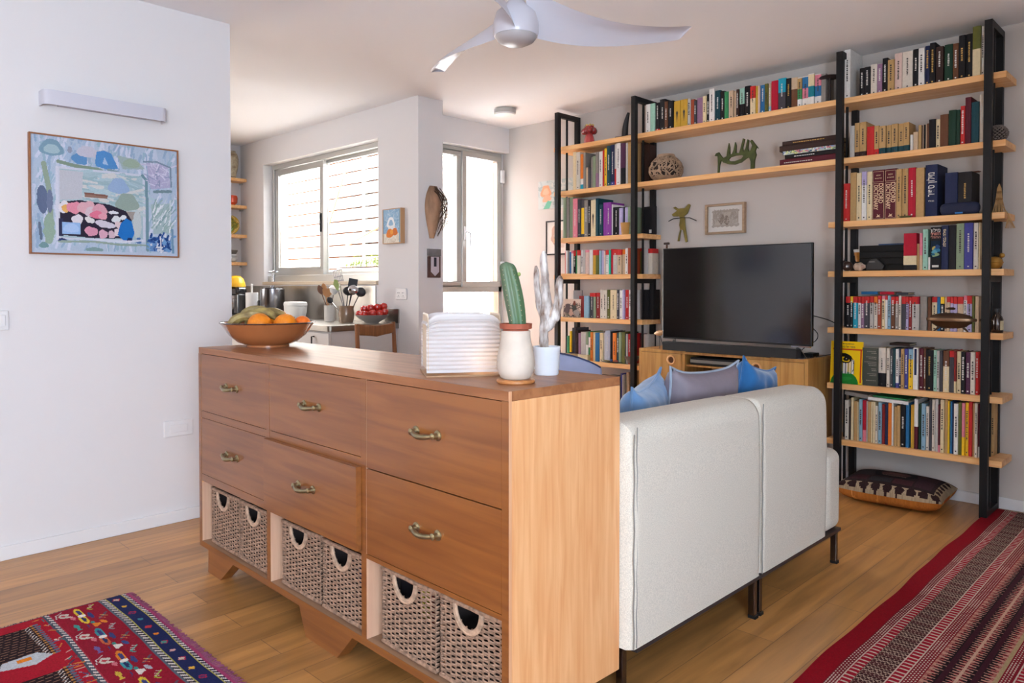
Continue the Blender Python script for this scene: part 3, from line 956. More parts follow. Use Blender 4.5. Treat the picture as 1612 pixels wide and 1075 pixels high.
# things kept in two of the baskets
def lump(name, mat_, n, r, seed, box):
    rr = random.Random(seed); mb = MB()
    def Pf(u, v):
        a = u * 2 * PI; s = math.sin(v * PI); c = -math.cos(v * PI)
        k = 1 + .12 * math.sin(4 * a + seed) * s + .08 * math.sin(7 * a + 5 * c)
        return (box[0] * s * math.cos(a) * k, box[1] * s * math.sin(a) * k, box[2] * (1 + c * (1 + .1 * math.sin(6 * a))))
    mb.grid(Pf, 28, 14)
    return mb.build(name, mat_, None, weld=True, smooth=60)
o = lump('folded_cloth', mat('navy_cloth', '2b3358', .9, noise=.3, nscale=40), 0, 0, 2, (.085, .11, .102))
o.location = SB(-.812, .205, .142); o.rotation_euler = (0, 0, SBR); tag(o, 'crumpled navy cloth stuffed into the basket in the middle bay', 'cloth')
def boxthing(name, label, cat, m, loc, dims, rz=0., rx=0., bevel=.002, kids=None):
    o = MB().box(-dims[0] / 2, dims[0] / 2, -dims[1] / 2, dims[1] / 2, 0, dims[2]).build(name, m, None, smooth=0, bevel=bevel)
    o.location = loc; o.rotation_euler = (rx, 0, rz)
    return tag(o, label, cat)
boxthing('notebook', 'black notebook upright in the basket with red and yellow things', 'notebook', mat('black_cover', '18161c', .5), SB(-.535, .12, .142), (.05, .10, .205), SBR)
boxthing('folder', 'yellow folder upright in the basket of the right bay', 'folder', mat('yellow_folder', 'c9c23a', .5), SB(-.490, .16, .142), (.022, .12, .218), SBR)
boxthing('pouch', 'dark red pouch lying in the basket of the right bay', 'pouch', mat('red_pouch', '6e1f20', .7), SB(-.405, .20, .142), (.12, .18, .19), SBR, bevel=.012)

# ------------------------------------------------------------------ fruit bowl
CR, CF = Vector((.7149, .6993, 0)), Vector((-.6993, .7149, 0))     # plan directions: across and away, seen from the sofa corner
BC = Vector((-3.125, 1.628, .981))
t = thing('fruit_bowl', 'wide brown glazed bowl with dark rim on the left end of the sideboard', 'bowl', BC)
mb = MB()
mb.lathe([(0, .006), (.082, .006), (.086, 0), (.093, 0), (.093, .008), (.130, .022), (.165, .052), (.192, .092), (.204, .106), (.200, .108),
          (.186, .094), (.158, .056), (.125, .028), (.085, .016), (0, .013)], 56)
mb.build('bowl_body', mat('brown_glaze', 'a8683e', .16, coat=.6, noise=.10, nscale=5), t)
mb = MB(); mb.tube([(.2035 * math.cos(a), .2035 * math.sin(a), .107) for a in [2 * PI * k / 56 for k in range(56)]], .0030, 8, closed=True)
mb.build('rim', mat('dark_rim', '3a211c', .2, coat=.5), t)
ORANGE = mat('orange_peel', 'f08a12', .42, noise=.08, nscale=9, bump=.35, bscale=220)
def fruit(name, label, cat, r, a, f, z, m, group=None, prof=None):
    p = BC + CR * a + CF * f; p.z = .981 + z - r
    t = thing(name, label, cat, p, 0, group)
    mb = MB(); mb.M = Matrix.Translation((0, 0, r)) @ Euler((a * 30, f * 25, 0)).to_matrix().to_4x4()
    mb.lathe(prof or [(r * math.sin(PI * k / 16) * (1 if k not in (0, 16) else 0), -r * math.cos(PI * k / 16) * (.94 if k < 15 else .92)) for k in range(17)], 26)
    mb.build(name + '_flesh', m, t)
    mb = MB(); mb.M = Matrix.Translation((0, 0, r)) @ Euler((a * 30, f * 25, 0)).to_matrix().to_4x4()
    mb.lathe([(0, r * .90), (.004, r * .93), (.003, r * .96), (0, r * .97)], 8)
    mb.build('stem', mat('stem_green', '6b7a3a', .7), t)
    return t
G_ = 'oranges in the brown bowl'
fruit('orange', 'large orange at the front centre of the brown fruit bowl', 'orange', .053, -.012, -.075, .098, ORANGE, G_)
fruit('orange', 'large orange at the front right of the brown fruit bowl', 'orange', .052, .092, -.045, .096, ORANGE, G_)
fruit('orange', 'orange behind the two front oranges, next to the bananas', 'orange', .047, .030, .040, .118, ORANGE, G_)
fruit('orange', 'small orange at the right rim of the brown fruit bowl', 'orange', .040, .150, .015, .096, mat('tangerine_peel', 'ef7414', .42, bump=.3, bscale=200), G_)
r = .038
fruit('apple', 'red and yellow apple at the left rim of the brown fruit bowl', 'apple', r, -.125, -.02, .088, mat('apple_skin', 'a02a38', .3, coat=.3, col2='dcb060', nscale=18, detail=1),
      None, [(0, -.028), (.012, -.034), (.026, -.027), (.037, -.004), (.036, .014), (.026, .029), (.012, .031), (.004, .024), (0, .020)])
t = thing('banana_bunch', 'bunch of ripe greenish brown bananas at the back of the fruit bowl', 'bananas', BC + CR * -.050 + CF * .005 + Vector((0, 0, .068)))
BAN = mat('banana_skin', 'ab985a', .5, col2='77633a', nscale=26, noise=.3)
for k, (da, db, rot, hh) in enumerate([(-.075, -.05, .9, 0), (-.045, -.035, .55, .006), (-.012, -.015, .25, .010), (.02, .01, -.05, .008), (-.05, .02, .7, .012)]):
    mb = MB(); pts, rad = [], []
    for i in range(15):
        s = i / 14; th = PI * (.02 + .86 * s)
        x = -.075 * math.cos(th) ; z = .078 * math.sin(th) ** .9
        p = CR * (x * math.cos(rot * .5)) + CF * (x * math.sin(rot) * .5 + db)
        pts.append((p.x + CR.x * (da + .04), p.y + CR.y * (da + .04), z + hh - .01 + .004 * k))
        rad.append(.0185 * min(1, .30 + 2.4 * s) * min(1, .22 + 4.0 * (1 - s)))
    mb.tube(pts, rad, 7)
    b = mb.build('banana', BAN, t, smooth=50)
mb = MB(); mb.ball((CR.x * .055, CR.y * .055, .03), .012, 10, 6, 1, 1, 1.4)
mb.build('stem', mat('dark_stem', '3a2c22', .8), t)

# ------------------------------------------------------------------ folding paper lamp
LO = Vector((-1.711, 1.391, .981))
t = thing('book_lamp', 'lit white pleated paper lamp opened like a book on the sideboard', 'lamp', LO, math.radians(56))
PAPER = bpy.data.materials.new('lamp_paper'); PAPER.use_nodes = True
nt = PAPER.node_tree; n, l = nt.nodes, nt.links
b = n['Principled BSDF']; b.inputs['Base Color'].default_value = lin('e2e1e4'); b.inputs['Roughness'].default_value = .8
tr = n.new('ShaderNodeBsdfTranslucent'); tr.inputs[0].default_value = lin('fff0dc')
mxs = n.new('ShaderNodeMixShader'); mxs.inputs[0].default_value = .28
l.new(b.outputs[0], mxs.inputs[1]); l.new(tr.outputs[0], mxs.inputs[2]); l.new(mxs.outputs[0], n['Material Output'].inputs[0])
prof = []
zt, dp = .186, .19
def pl_pt(s):
    # s 0..1 along front (up), top (back), rear (down)
    F = .150; T = .155; arc = .055
    tot = F + arc + T + arc + F
    q = s * tot
    if q < F: return (0, .012 + q, -1, 0)
    q -= F
    if q < arc:
        a = q / arc * PI / 2; return (.026 - .026 * math.cos(a), .162 + .024 * math.sin(a), -math.cos(a), math.sin(a))
    q -= arc
    if q < T: return (.026 + q * .9, .186, 0, 1)
    q -= T
    if q < arc:
        a = q / arc * PI / 2; return (.1655 + .026 * math.sin(a), .162 + .024 * math.cos(a), math.sin(a), math.cos(a))
    q -= arc
    return (.1915, .162 - q, 1, 0)
N = 180
for i in range(N + 1):
    y, z, ny, nz = pl_pt(i / N)
    k = (i % 4)
    off = (.0 if k == 0 else (-.0050 if k in (1, 3) else -.0085))
    prof.append((y + ny * off, z + nz * off))
mb = MB()
LW = .226
def shell(u, v):
    i = int(round(v * N)); y, z = prof[i]
    e = abs(u - .5) * 2
    return (u * LW, y + (.004 if z < .16 else 0) * e ** 6, z - (.030 * e ** 7 * max(0, (z - .12) / .066) if z > .12 else 0))
mb.grid(shell, 24, N)
mb.build('pleated_shade', PAPER, t, smooth=75)
for x in (.004, LW - .006):
    MB().prism([(p[0], p[1]) for p in prof[2:-2:2]] , x, x + .002, 'x').build('end_leaf', mat('cream_leaf', 'ead9c2', .8), t, smooth=0)
MB().box(-.003, LW + .003, -.008, .205, 0, .005).build('cover_board', wood('lamp_board', '8f6a4a', 'a9805a', 'x', 3, .5), t, smooth=0, bevel=.001)
ld = bpy.data.lights.new('lamp_led', 'POINT'); ld.energy = .12; ld.color = (1, .72, .42); ld.shadow_soft_size = .02
lo = bpy.data.objects.new('lamp_led', ld); COL.objects.link(lo); lo.parent = t; lo.location = (.165, .055, .05)

# ------------------------------------------------------------------ potted cactus
PC = Vector((-1.440, 1.487, .981))
t = tag(MB().lathe([(0, 0), (.050, 0), (.0535, .003), (.0535, .008), (.050, .011), (0, .011)], 40).build('coaster', wood('coaster_wood', 'a8683a', 'c08048', 'x', 4, .4), None, loc=PC),
        'round wooden coaster beneath the beige cactus pot', 'coaster')
PC2 = PC + Vector((0, 0, .011))
t = thing('potted_cactus', 'green ribbed cactus in terracotta rim and beige stoneware pot', 'cactus', PC2)
mb = MB(); mb.lathe([(0, 0), (.034, 0), (.042, .005), (.050, .022), (.0535, .040), (.052, .060), (.046, .090), (.0415, .115), (.0405, .134), (.037, .134), (.038, .110), (0, .108)], 40)
mb.build('outer_pot', mat('stoneware', 'cdbfb0', .6, noise=.09, nscale=14, col2=None), t)
mb = MB(); mb.lathe([(.036, .118), (.036, .138), (.0445, .140), (.0455, .154), (.0415, .154), (.0405, .142), (0, .142)], 36)
mb.build('inner_pot', mat('terracotta', '9c5038', .7, noise=.12, nscale=20), t)
mb = MB(); rr = random.Random(3)
for k in range(46):
    a, q = rr.uniform(0, 6.3), rr.uniform(.0, .036)
    mb.ball((q * math.cos(a), q * math.sin(a), .146), rr.uniform(.003, .006), 6, 4)
mb.build('gravel', mat('lava_gravel', '8a5a4c', .9, noise=.3), t)['kind'] = 'stuff'
mb = MB(); NR = 30
ribs = 5
pts = []
for j in range(NR + 1):
    s = j / NR
    cx = CR * (.006 - .032 * s ** 1.3) ; z = .140 + .185 * s
    R = .0265 * (.86 + .18 * math.sin(PI * min(1, s * 1.05))) * (1 if s < .9 else math.sqrt(max(0, 1 - ((s - .9) / .1) ** 2)) * .95 + .05)
    for i in range(40):
        a = 2 * PI * i / 40
        q = R * (.72 + .30 * abs(math.cos(ribs * a / 2 + .5)) ** 1.2)
        pts.append((cx.x + q * math.cos(a), cx.y + q * math.sin(a), z))
fs = [(j * 40 + i, j * 40 + (i + 1) % 40, (j + 1) * 40 + (i + 1) % 40, (j + 1) * 40 + i) for j in range(NR) for i in range(40)]
fs.append(tuple(range(NR * 40, NR * 40 + 40)))
mb.add(pts, fs)
mb.build('cactus_stem', mat('cactus_green', '3c6c40', .45, col2='5f6e56', nscale=9, stretch=(1, 1, .35)), t, smooth=70)
mb = MB()
for k in range(ribs):
    for j in range(12):
        s = .05 + j * .075
        a = (2 * PI * k - 1.0) / ribs
        cx = CR * (.006 - .032 * s ** 1.3); R = .0265 * (.86 + .18 * math.sin(PI * min(1, s * 1.05))) * 1.02
        mb.ball((cx.x + R * math.cos(a), cx.y + R * math.sin(a), .140 + .185 * s), .0013, 6, 4)
mb.build('areole', mat('areole', 'b9a98a', .9), t)['kind'] = 'stuff'
mb = MB(); c = CR * .009 - CF * .004; mb.ball((c.x, c.y, .290), .005, 8, 6, 1, 1, 1.2)
mb.build('bud', mat('bud', '8aa05a', .5), t)

# white painted dead cactus in white pot
DC = Vector((-1.508, 1.692, .981))
t = thing('cactus_sculpture', 'whitewashed three-armed cactus skeleton in white speckled pot', 'cactus', DC)
mb = MB(); mb.lathe([(0, 0), (.034, 0), (.037, .004), (.0365, .016), (.0385, .019), (.0405, .074), (.0420, .076), (.0420, .086), (.039, .086), (.037, .07), (0, .068)], 40)
mb.build('pot', mat('speckled_white', 'e2e6ec', .45), t)
mb = MB()
for k in range(14):
    a = -PI / 2 + PI / 4 + rnd.uniform(-1.2, 1.2); z = rnd.uniform(.02, .078)
    mb.ball((.0372 * math.cos(a), .0372 * math.sin(a), z), .0011, 5, 3)
mb.build('speckle', mat('speckle', '3c4048', .6), t)['kind'] = 'stuff'
BARK = mat('whitewashed_bark', 'e4deda', .8, col2='6e5444', nscale=48, noise=.2, bump=.9, bscale=60, stretch=(1, 1, .3), detail=6)
def knob(pts, rad, mb, seed):
    P2, R2 = [], []
    n = len(pts) - 1
    M = n * 7
    for i in range(M + 1):
        s = i / M * n; k = min(int(s), n - 1); f = s - k
        a, b = Vector(pts[k]), Vector(pts[k + 1]); p = a.lerp(b, f)
        P2.append(p + CR * (.0009 * math.sin(i * .9 + seed)))
        R2.append((rad[k] * (1 - f) + rad[k + 1] * f) * (1 + .06 * math.sin(i * 2.3 + seed)))
    R2[-1] *= .35; R2[-2] *= .85
    mb.tube(P2, R2, 12)
def q(a, f, z): v = CR * a + CF * f; return (v.x, v.y, z)
mb = MB()
knob([q(-.008, 0, .06), q(-.008, 0, .16), q(.000, 0, .21), q(-.006, 0, .29), q(-.010, 0, .375)], [.0145, .0140, .0165, .0130, .0112], mb, 1)
knob([q(-.006, 0, .135), q(.010, -.004, .150), q(.026, -.004, .175), q(.035, -.002, .22), q(.040, 0, .30)], [.012, .0140, .0145, .0135, .0120], mb, 2)
knob([q(-.004, .004, .16), q(-.020, .006, .20), q(-.028, .006, .25), q(-.033, .006, .33)], [.010, .0105, .0095, .0085], mb, 3)
mb.build('branches', BARK, t, smooth=60)

# ------------------------------------------------------------------ bookcase
FX = {'A': -4.038, 'B': -3.283, 'C': -1.778, 'D': -1.002}
YF, YR, ZT, PW = 4.627, 4.915, 2.668, .037
YS = 4.662
SZ = {1: 2.391, 2: 2.029, 3: 1.645, 4: 1.343, 5: .998, 6: .656, 7: .3135}
bc = thing('bookcase', 'black steel framed bookcase with oak shelves filling the far wall', 'bookcase', (-2.5, 4.78, 0))
ob = Vector((2.5, -4.78, 0))
def B4(): 
    mb = MB(); mb.M = Matrix.Translation(ob); return mb
for k, x in FX.items():
    mb = B4()
    mb.box(x, x + PW, YF, YF + PW, 0, ZT).box(x, x + PW, YR - PW, YR, 0, ZT)
    mb.box(x, x + PW, YF + PW, YR - PW, ZT - PW, ZT).box(x, x + PW, YF + PW, YR - PW, 0, PW).box(x, x + PW, YF + PW, YR - PW, 1.343 - .07, 1.343 - .035)
    fr = mb.build('upright_frame', BLACKM, bc, smooth=0, bevel=.001)
    mb = B4(); mb.box(x + .012, x + .025, 4.754, 4.767, PW, ZT - PW)
    mb.build('centre_rod', BLACKM, fr, smooth=0)
TH = .035
def shelf(x0, x1, z, nm='shelf'):
    mb = B4(); mb.box(x0, x1, YS, YW - .012, z - TH, z)
    return mb.build(nm, OAK, bc, smooth=0, bevel=.002)
for k in (1, 2):
    shelf(-4.078, -3.265, SZ[k]); shelf(-3.2645, -1.7602, SZ[k]); shelf(-1.7597, -.906, SZ[k])
for k in range(3, 8):
    shelf(-1.832, -.906, SZ[k]); shelf(-4.078, -3.200, SZ[k])

PALX = {'white': ('e6e2dc', 'white'), 'offwhite': ('d8cebf', 'off-white'), 'cream': ('e0cda4', 'cream'), 'tan': ('bb9662', 'tan'), 'beige': ('c8ae90', 'beige'),
 'grey': ('8f8780', 'grey'), 'ltgrey': ('b4b8c4', 'light grey'), 'palegrey': ('bdb8b2', 'pale grey'), 'dkgrey': ('46444a', 'dark grey'), 'black': ('19171a', 'black'), 'navy': ('20294c', 'navy'),
 'blue': ('2a6c9c', 'blue'), 'ltblue': ('88acc0', 'light blue'), 'teal': ('1c7c88', 'teal'), 'turq': ('1c9ab4', 'turquoise'), 'turqgreen': ('1fa88c', 'sea green'), 'dkteal': ('18434c', 'dark teal'),
 'dkgreen': ('1c3a2a', 'dark green'), 'green': ('3a8a56', 'green'), 'olive': ('64652c', 'olive'), 'mint': ('9cc8b4', 'mint'), 'sage': ('8a9a7c', 'sage green'), 'yellow': ('f0c228', 'yellow'),
 'mustard': ('c49a34', 'mustard'), 'orange': ('dc7828', 'orange'), 'rust': ('a4482a', 'rust'), 'brown': ('6a422a', 'brown'), 'dkbrown': ('38241e', 'dark brown'), 'red': ('c42a28', 'red'),
 'dkred': ('86221f', 'dark red'), 'crimson': ('ae122c', 'crimson'), 'maroon': ('5a1a26', 'maroon'), 'pink': ('dc8090', 'pink'), 'palepink': ('d8bcb0', 'pale pink'), 'mauve': ('94708a', 'mauve'),
 'purple': ('8a3a98', 'purple'), 'lilac': ('b4a8cc', 'lilac'), 'violetblue': ('46468e', 'violet blue'), 'plum': ('542c48', 'plum')}
PAGES = mat('book_pages', 'd8c8a8', .9)
def bmat(c):
    return mat('cover_' + c, PALX[c][0], .55, noise=.05, nscale=60, spec=.25)
INKW, INKK, INKO = mat('ink_pale', 'd8d4cc', .6), mat('ink_dark', '38302c', .6), mat('ink_gold', 'c49a4c', .4)
DARKC = {'black', 'navy', 'dkgrey', 'dkgreen', 'dkteal', 'dkbrown', 'maroon', 'plum', 'brown', 'dkred', 'crimson', 'red', 'rust', 'purple', 'violetblue', 'blue', 'olive', 'green', 'teal', 'turq', 'mauve'}
rb = random.Random(11)
BOOKS = {
'r1': (2.3911, '-1755/37/296/white/k -1667/29/171/black/w -1638/35/171/black/w -1603/38/179/offwhite/k -1565/30/172/mauve/w -1536/31/202/black/w -1505/36/184/tan/k -1469/41/216/palepink/k -1428/57/214/offwhite/k -1371/31/217/black/w -1340/32/214/white/k -1308/25/223/navy/o -1284/31/233/black/o -1253/39/205/dkbrown/w -1208/42/205/dkgreen/w -1166/29/204/brown/w -1137/33/240/black/o -1105/34/242/black/o -1071/40/275/cream/n/t45olive -1030/13/269/white/k'),
'r2': (2.0292, '-1718/29/193/palegrey/n -1690/31/206/tan/k/b15dkbrown -1659/38/205/tan/k/b15dkbrown -1620/43/175/red/n -1577/28/172/tan/k/b20red -1549/38/167/tan/k/b22dkteal -1511/28/167/tan/k/b22dkteal -1483/37/169/tan/k/b22dkteal -1446/30/167/tan/k/b22dkteal -1416/31/168/tan/k/b22dkteal -1381/15/94/white/n -1366/27/107/beige/n -1339/17/142/tan/n -1322/8/140/dkbrown/n -1314/5/139/beige/n -1309/8/140/black/n -1301/8/142/beige/n -1293/13/144/brown/n -1282/34/164/black/n -1248/23/159/cream/k -1226/43/182/brown/n -1183/38/200/dkgreen/n -1145/19/197/dkgreen/n -1126/23/216/red/w -1104/30/257/maroon/n -1073/37/227/dkteal/n -1036/19/264/offwhite/w'),
'r3': (1.6450, '-1756/43/233/red/w -1713/38/292/tan/n -1675/30/290/cream/k -1645/29/295/white/k/t28lilac -1616/30/292/cream/k -1586/68/296/maroon/D -1518/66/294/maroon/D -1452/31/285/tan/k -1421/33/287/tan/k -1388/41/287/crimson/w -1347/44/282/tan/n -1300/64/295/navy/S -1199/64/237/navy/n -1135/69/237/black/o'),
'r4': (1.3430, '-1345/19/151/tan/n -1327/18/211/beige/n/t60pink -1309/28/233/mint/k -1280/12/73/white/n -1269/56/243/black/V -1214/37/247/navy/M -1177/37/250/black/n -1140/40/255/sage/k -1100/43/256/violetblue/w -1057/25/254/offwhite/k -1032/9/253/cream/n'),
'r5': (0.9980, '-1735/28/191/black/w/t20red -1707/17/191/black/w/t20yellow -1690/28/191/turq/w/t20red -1662/17/191/white/k/t20red -1645/21/192/mauve/w/t22red -1624/30/192/dkgrey/w/t20red -1594/22/192/palegrey/k/t20red -1572/22/191/offwhite/k/t22orange -1550/21/197/rust/w/t20red -1529/20/197/cream/k/t10pink -1509/14/198/white/n/t13red -1495/18/198/ltblue/k -1477/23/193/brown/w/t22red -1454/20/193/grey/w/t22red -1434/14/198/offwhite/k -1420/24/192/dkgrey/n/t22red -1396/16/189/lilac/k/t20red -1380/17/189/dkred/w/t20red -1363/31/193/palegrey/k/t22red -1332/10/193/palegrey/n/t22crimson -1321/38/195/grey/n -1278/18/192/brown/n -1260/28/192/cream/k/t16red -1232/17/192/blue/n -1215/20/192/black/w/t20yellow -1195/13/192/beige/n -1182/17/193/beige/n/t16red -1165/15/193/lilac/n/t18red -1150/20/193/lilac/n/t20red -1130/29/193/beige/n/t20red -1101/17/202/white/k/t13pink -1084/25/199/lilac/k/t22red -1059/13/199/olive/n -1046/20/197/beige/n'),
'r6': (0.6560, '-1544/43/231/offwhite/k/b35black -1497/19/230/offwhite/k -1478/15/229/dkgrey/w -1463/14/230/dkteal/n -1449/19/229/white/k/b12violetblue -1430/13/230/navy/w -1417/19/231/tan/k -1398/21/232/violetblue/w -1377/25/232/yellow/k/t25ltblue -1352/28/240/white/T -1323/24/241/maroon/w -1299/13/238/brown/w -1286/38/231/black/o -1248/18/232/mint/k -1230/14/228/palegrey/k -1216/16/231/dkgrey/n -1200/32/232/cream/w/t38brown -1168/25/232/dkgrey/n/t15red -1143/12/231/dkred/w/b28cream -1131/22/232/cream/k -1109/22/232/black/w -1087/24/232/plum/w -1063/23/233/offwhite/k -1040/17/234/red/w'),
'r6b': (0.6560, '-1015/10/232/ltblue/n'),
'r7': (0.3135, '-1734/24/242/offwhite/k -1710/13/200/dkbrown/n -1697/15/259/cream/n -1682/24/239/tan/n -1658/6/237/cream/n -1652/20/252/ltblue/k -1632/22/248/crimson/n/b28pink -1610/9/246/palegrey/n -1601/20/244/tan/n -1581/10/244/cream/k -1571/15/245/cream/n -1556/14/226/offwhite/k -1542/21/247/ltblue/k -1521/18/235/dkred/n -1503/18/252/navy/n -1485/21/249/orange/n -1464/10/254/white/k -1454/18/230/tan/n -1436/19/238/tan/n -1417/27/256/black/w -1390/20/261/blue/n -1363/22/252/mustard/n -1343/21/290/white/n/b45maroon -1321/14/264/dkgreen/n -1307/23/266/ltblue/k -1284/17/250/offwhite/k -1267/14/292/dkgrey/n -1253/16/294/offwhite/k -1237/17/296/palegrey/n -1220/12/271/maroon/n/b15pink -1208/19/300/cream/k -1189/17/304/tan/n -1172/10/294/yellow/n -1162/12/292/blue/n -1150/8/294/navy/n -1142/23/284/white/k -1119/17/294/olive/n -1102/16/294/pink/n/b35yellow -1086/17/296/yellow/k -1069/18/302/red/n -1051/11/296/tan/n -1040/15/298/offwhite/k -1025/8/292/maroon/n/b20white'),
'r7b': (0.3135, '-1014/9/288/mauve/n -986/17/292/tan/k'),
'm1': (2.3911, '-3194/40/210/white/k -3154/40/210/mint/n -3114/38/210/black/w/b8red -3076/46/228/black/w -3030/29/203/brown/w -3001/45/201/black/w -2956/55/195/mustard/K -2901/58/196/mustard/K -2843/24/192/palegrey/k -2819/30/185/rust/n -2789/23/171/dkgrey/w -2766/47/185/mauve/n -2719/28/187/cream/k -2691/21/200/black/w -2670/41/229/white/k -2629/41/211/dkteal/w -2588/33/202/black/w -2555/30/190/green/n -2525/10/190/offwhite/n -2515/28/189/beige/k -2487/21/182/beige/n -2466/21/189/dkbrown/w -2445/38/192/black/k/t55mint -2407/41/201/black/w -2366/37/191/cream/k/t42red -2329/20/186/mustard/n -2309/13/188/palepink/n -2296/32/188/blue/w -2264/24/188/olive/k -2240/19/188/beige/w/b20ltblue -2221/48/200/crimson/n -2173/51/206/dkgrey/w/t45turq -2122/34/198/black/o -2088/42/195/brown/n/t38beige -2046/29/188/white/k/t70tan/m38green -2017/42/190/white/k/t75blue/m35pink -1975/39/196/white/n/t75cream/m35teal -1936/41/188/white/k/t75pink/m35blue -1895/30/181/grey/n'),
'l2': (2.0292, '-3896/34/312/cream/n -3862/39/302/offwhite/k -3822/31/284/white/n/t70orange/b14turq -3791/23/291/grey/n -3767/24/171/beige/n -3743/30/168/dkgrey/n -3713/20/247/grey/n -3693/30/252/sage/n -3663/27/280/grey/n/b40mauve -3636/36/282/white/k -3600/15/286/red/n -3585/27/299/yellow/k -3558/39/313/dkteal/w -3519/39/316/navy/w/b10violetblue -3481/16/322/palegrey/n/b40red -3465/41/321/white/k -3424/44/318/plum/n/b40black -3380/19/314/palegrey/n -3361/37/318/tan/n'),
'l2b': (2.0292, '-3318/6/337/tan/k -3312/29/325/dkbrown/n -3283/50/302/dkbrown/n'),
'l3': (1.6470, '-3998/33/331/sage/n -3965/30/331/grey/n -3935/40/328/sage/n -3895/49/317/pink/w -3846/33/308/dkgrey/w -3813/31/301/dkgrey/n/m70yellow -3782/40/295/grey/w -3742/32/292/black/w -3710/49/287/cream/K -3661/29/296/dkteal/n -3631/37/246/dkteal/w -3594/34/261/purple/n -3560/51/257/purple/w -3509/9/240/white/n -3499/65/215/black/w -3434/33/205/lilac/n -3401/18/210/black/n -3383/29/208/lilac/n -3354/29/211/sage/n'),
'l4': (1.3450, '-3985/14/191/red/n -3971/20/198/white/n -3951/17/195/grey/n -3934/20/195/blue/n/t5white -3914/18/197/white/n/t12pink -3896/25/196/black/w/t22red -3871/23/195/green/n -3848/29/197/offwhite/n/t22red -3819/26/198/white/k -3793/26/197/palegrey/n -3767/39/196/palepink/n/t10pink -3728/35/198/white/n -3693/31/196/mustard/n/t22red -3662/35/195/olive/n/t22red -3627/21/189/ltblue/n -3606/22/189/lilac/n -3584/14/183/palepink/n -3570/32/190/white/k/t20red -3538/20/189/turqgreen/n -3518/26/195/crimson/n -3492/42/192/palegrey/w/t22red -3450/41/190/beige/k/t22red -3409/30/189/beige/n/t20orange -3379/26/198/white/k -3353/29/197/rust/n'),
'l4b': (1.3450, '-3318/15/200/olive/n/t12red -3303/20/199/beige/n -3283/38/196/palegrey/n -3245/39/194/offwhite/n/t18red'),
'l5': (0.9980, '-3778/51/176/ltblue/n -3727/44/201/dkgrey/w/t15red -3683/22/202/sage/n/t15red -3661/41/202/dkred/w/t15red -3620/34/227/offwhite/k -3586/37/224/offwhite/k -3549/27/227/olive/w -3522/64/227/cream/k -3458/24/225/dkgrey/w -3434/32/225/white/k -3402/21/227/lilac/n -3381/35/227/red/w -3346/23/225/white/k'),
'l5b': (0.9980, '-3318/34/230/grey/n -3284/46/227/black/n -3238/45/228/black/n'),
'l6': (0.6570, '-3957/27/188/green/n -3930/20/230/yellow/n/b25dkgrey -3910/37/257/dkgrey/n -3873/30/238/dkbrown/n -3843/26/216/mauve/n -3817/52/228/palegrey/n/b20dkgrey -3765/25/227/sage/n/b55white -3740/23/235/white/n/t20green/b45green -3717/25/229/orange/k -3692/29/230/cream/n -3663/41/229/blue/n -3622/34/230/cream/k -3588/20/229/palegrey/n -3569/48/250/ltgrey/w -3521/28/242/black/n -3493/36/234/orange/k -3457/21/235/dkteal/w -3436/26/241/sage/n -3410/33/242/olive/n -3377/12/238/black/n -3365/14/231/palegrey/n -3351/27/232/red/w'),
'l6b': (0.6570, '-3318/12/228/maroon/n -3306/26/224/beige/k -3280/43/226/palegrey/n'),
'l7': (0.3135, '-3420/17/268/violetblue/n -3403/13/258/palegrey/n -3390/21/260/grey/n -3369/23/278/beige/n'),
}

ORD = ['first', 'second', 'third', 'fourth', 'fifth', 'sixth', 'seventh']
import re
def band(o_):
    m = re.match(r'([tbm])(\d+)([a-z]+)$', o_)
    return (m.group(1), int(m.group(2)), m.group(3)) if m else None
SHELFN = {}
for k in BOOKS:
    n_ = int(k[1])
    bay = {'r': 'right', 'm': 'middle', 'l': 'left'}[k[0]]
    SHELFN[k] = (('top' if n_ == 1 else 'bottom' if n_ == 7 else ORD[n_ - 1]) + ' shelf', bay + ' bay')
def ordinal(n):
    w = ['', 'first', 'second', 'third', 'fourth', 'fifth', 'sixth', 'seventh', 'eighth', 'ninth', 'tenth', 'eleventh', 'twelfth', 'thirteenth', 'fourteenth', 'fifteenth', 'sixteenth', 'seventeenth', 'eighteenth', 'nineteenth']
    if n < 20: return w[n]
    t = {2: 'twent', 3: 'thirt', 4: 'fort'}[n // 10]
    return t + 'ieth' if n % 10 == 0 else t + 'y-' + w[n % 10]
allb = []
for key, (z, s) in BOOKS.items():
    for i, e in enumerate(s.split()):
        f = e.split('/')
        allb.append(dict(key=key, z=z, x=int(f[0]) / 1000, w=int(f[1]) / 1000, h=int(f[2]) / 1000, c=f[3], opt=f[4:], i=i + 1))
by = {}
for b in allb:
    by.setdefault(b['key'], []).append(b)
def desc(b):
    sz = 'slim ' if b['w'] < .019 else 'thick ' if b['w'] > .040 else ''
    ht = 'tall ' if b['h'] > .262 else 'short ' if b['h'] < .16 else ''
    d = ht + sz + PALX[b['c']][1] + ' book'
    bands = [band(o) for o in b['opt'] if band(o)]
    if bands:
        d += ' with ' + PALX[bands[0][2]][1] + {'t': ' top', 'b': ' base', 'm': ' middle'}[bands[0][0]]
    return d
labels = {}
for b in allb:
    sh, bay = SHELFN[b['key']]
    tail = (' right of the steel frame on the ' if b['key'].endswith('b') else ' on the ') + sh + ' of the ' + bay
    b['lab'] = desc(b) + tail; b['tail'] = tail
cnt = {}
for b in allb: cnt[b['lab']] = cnt.get(b['lab'], 0) + 1
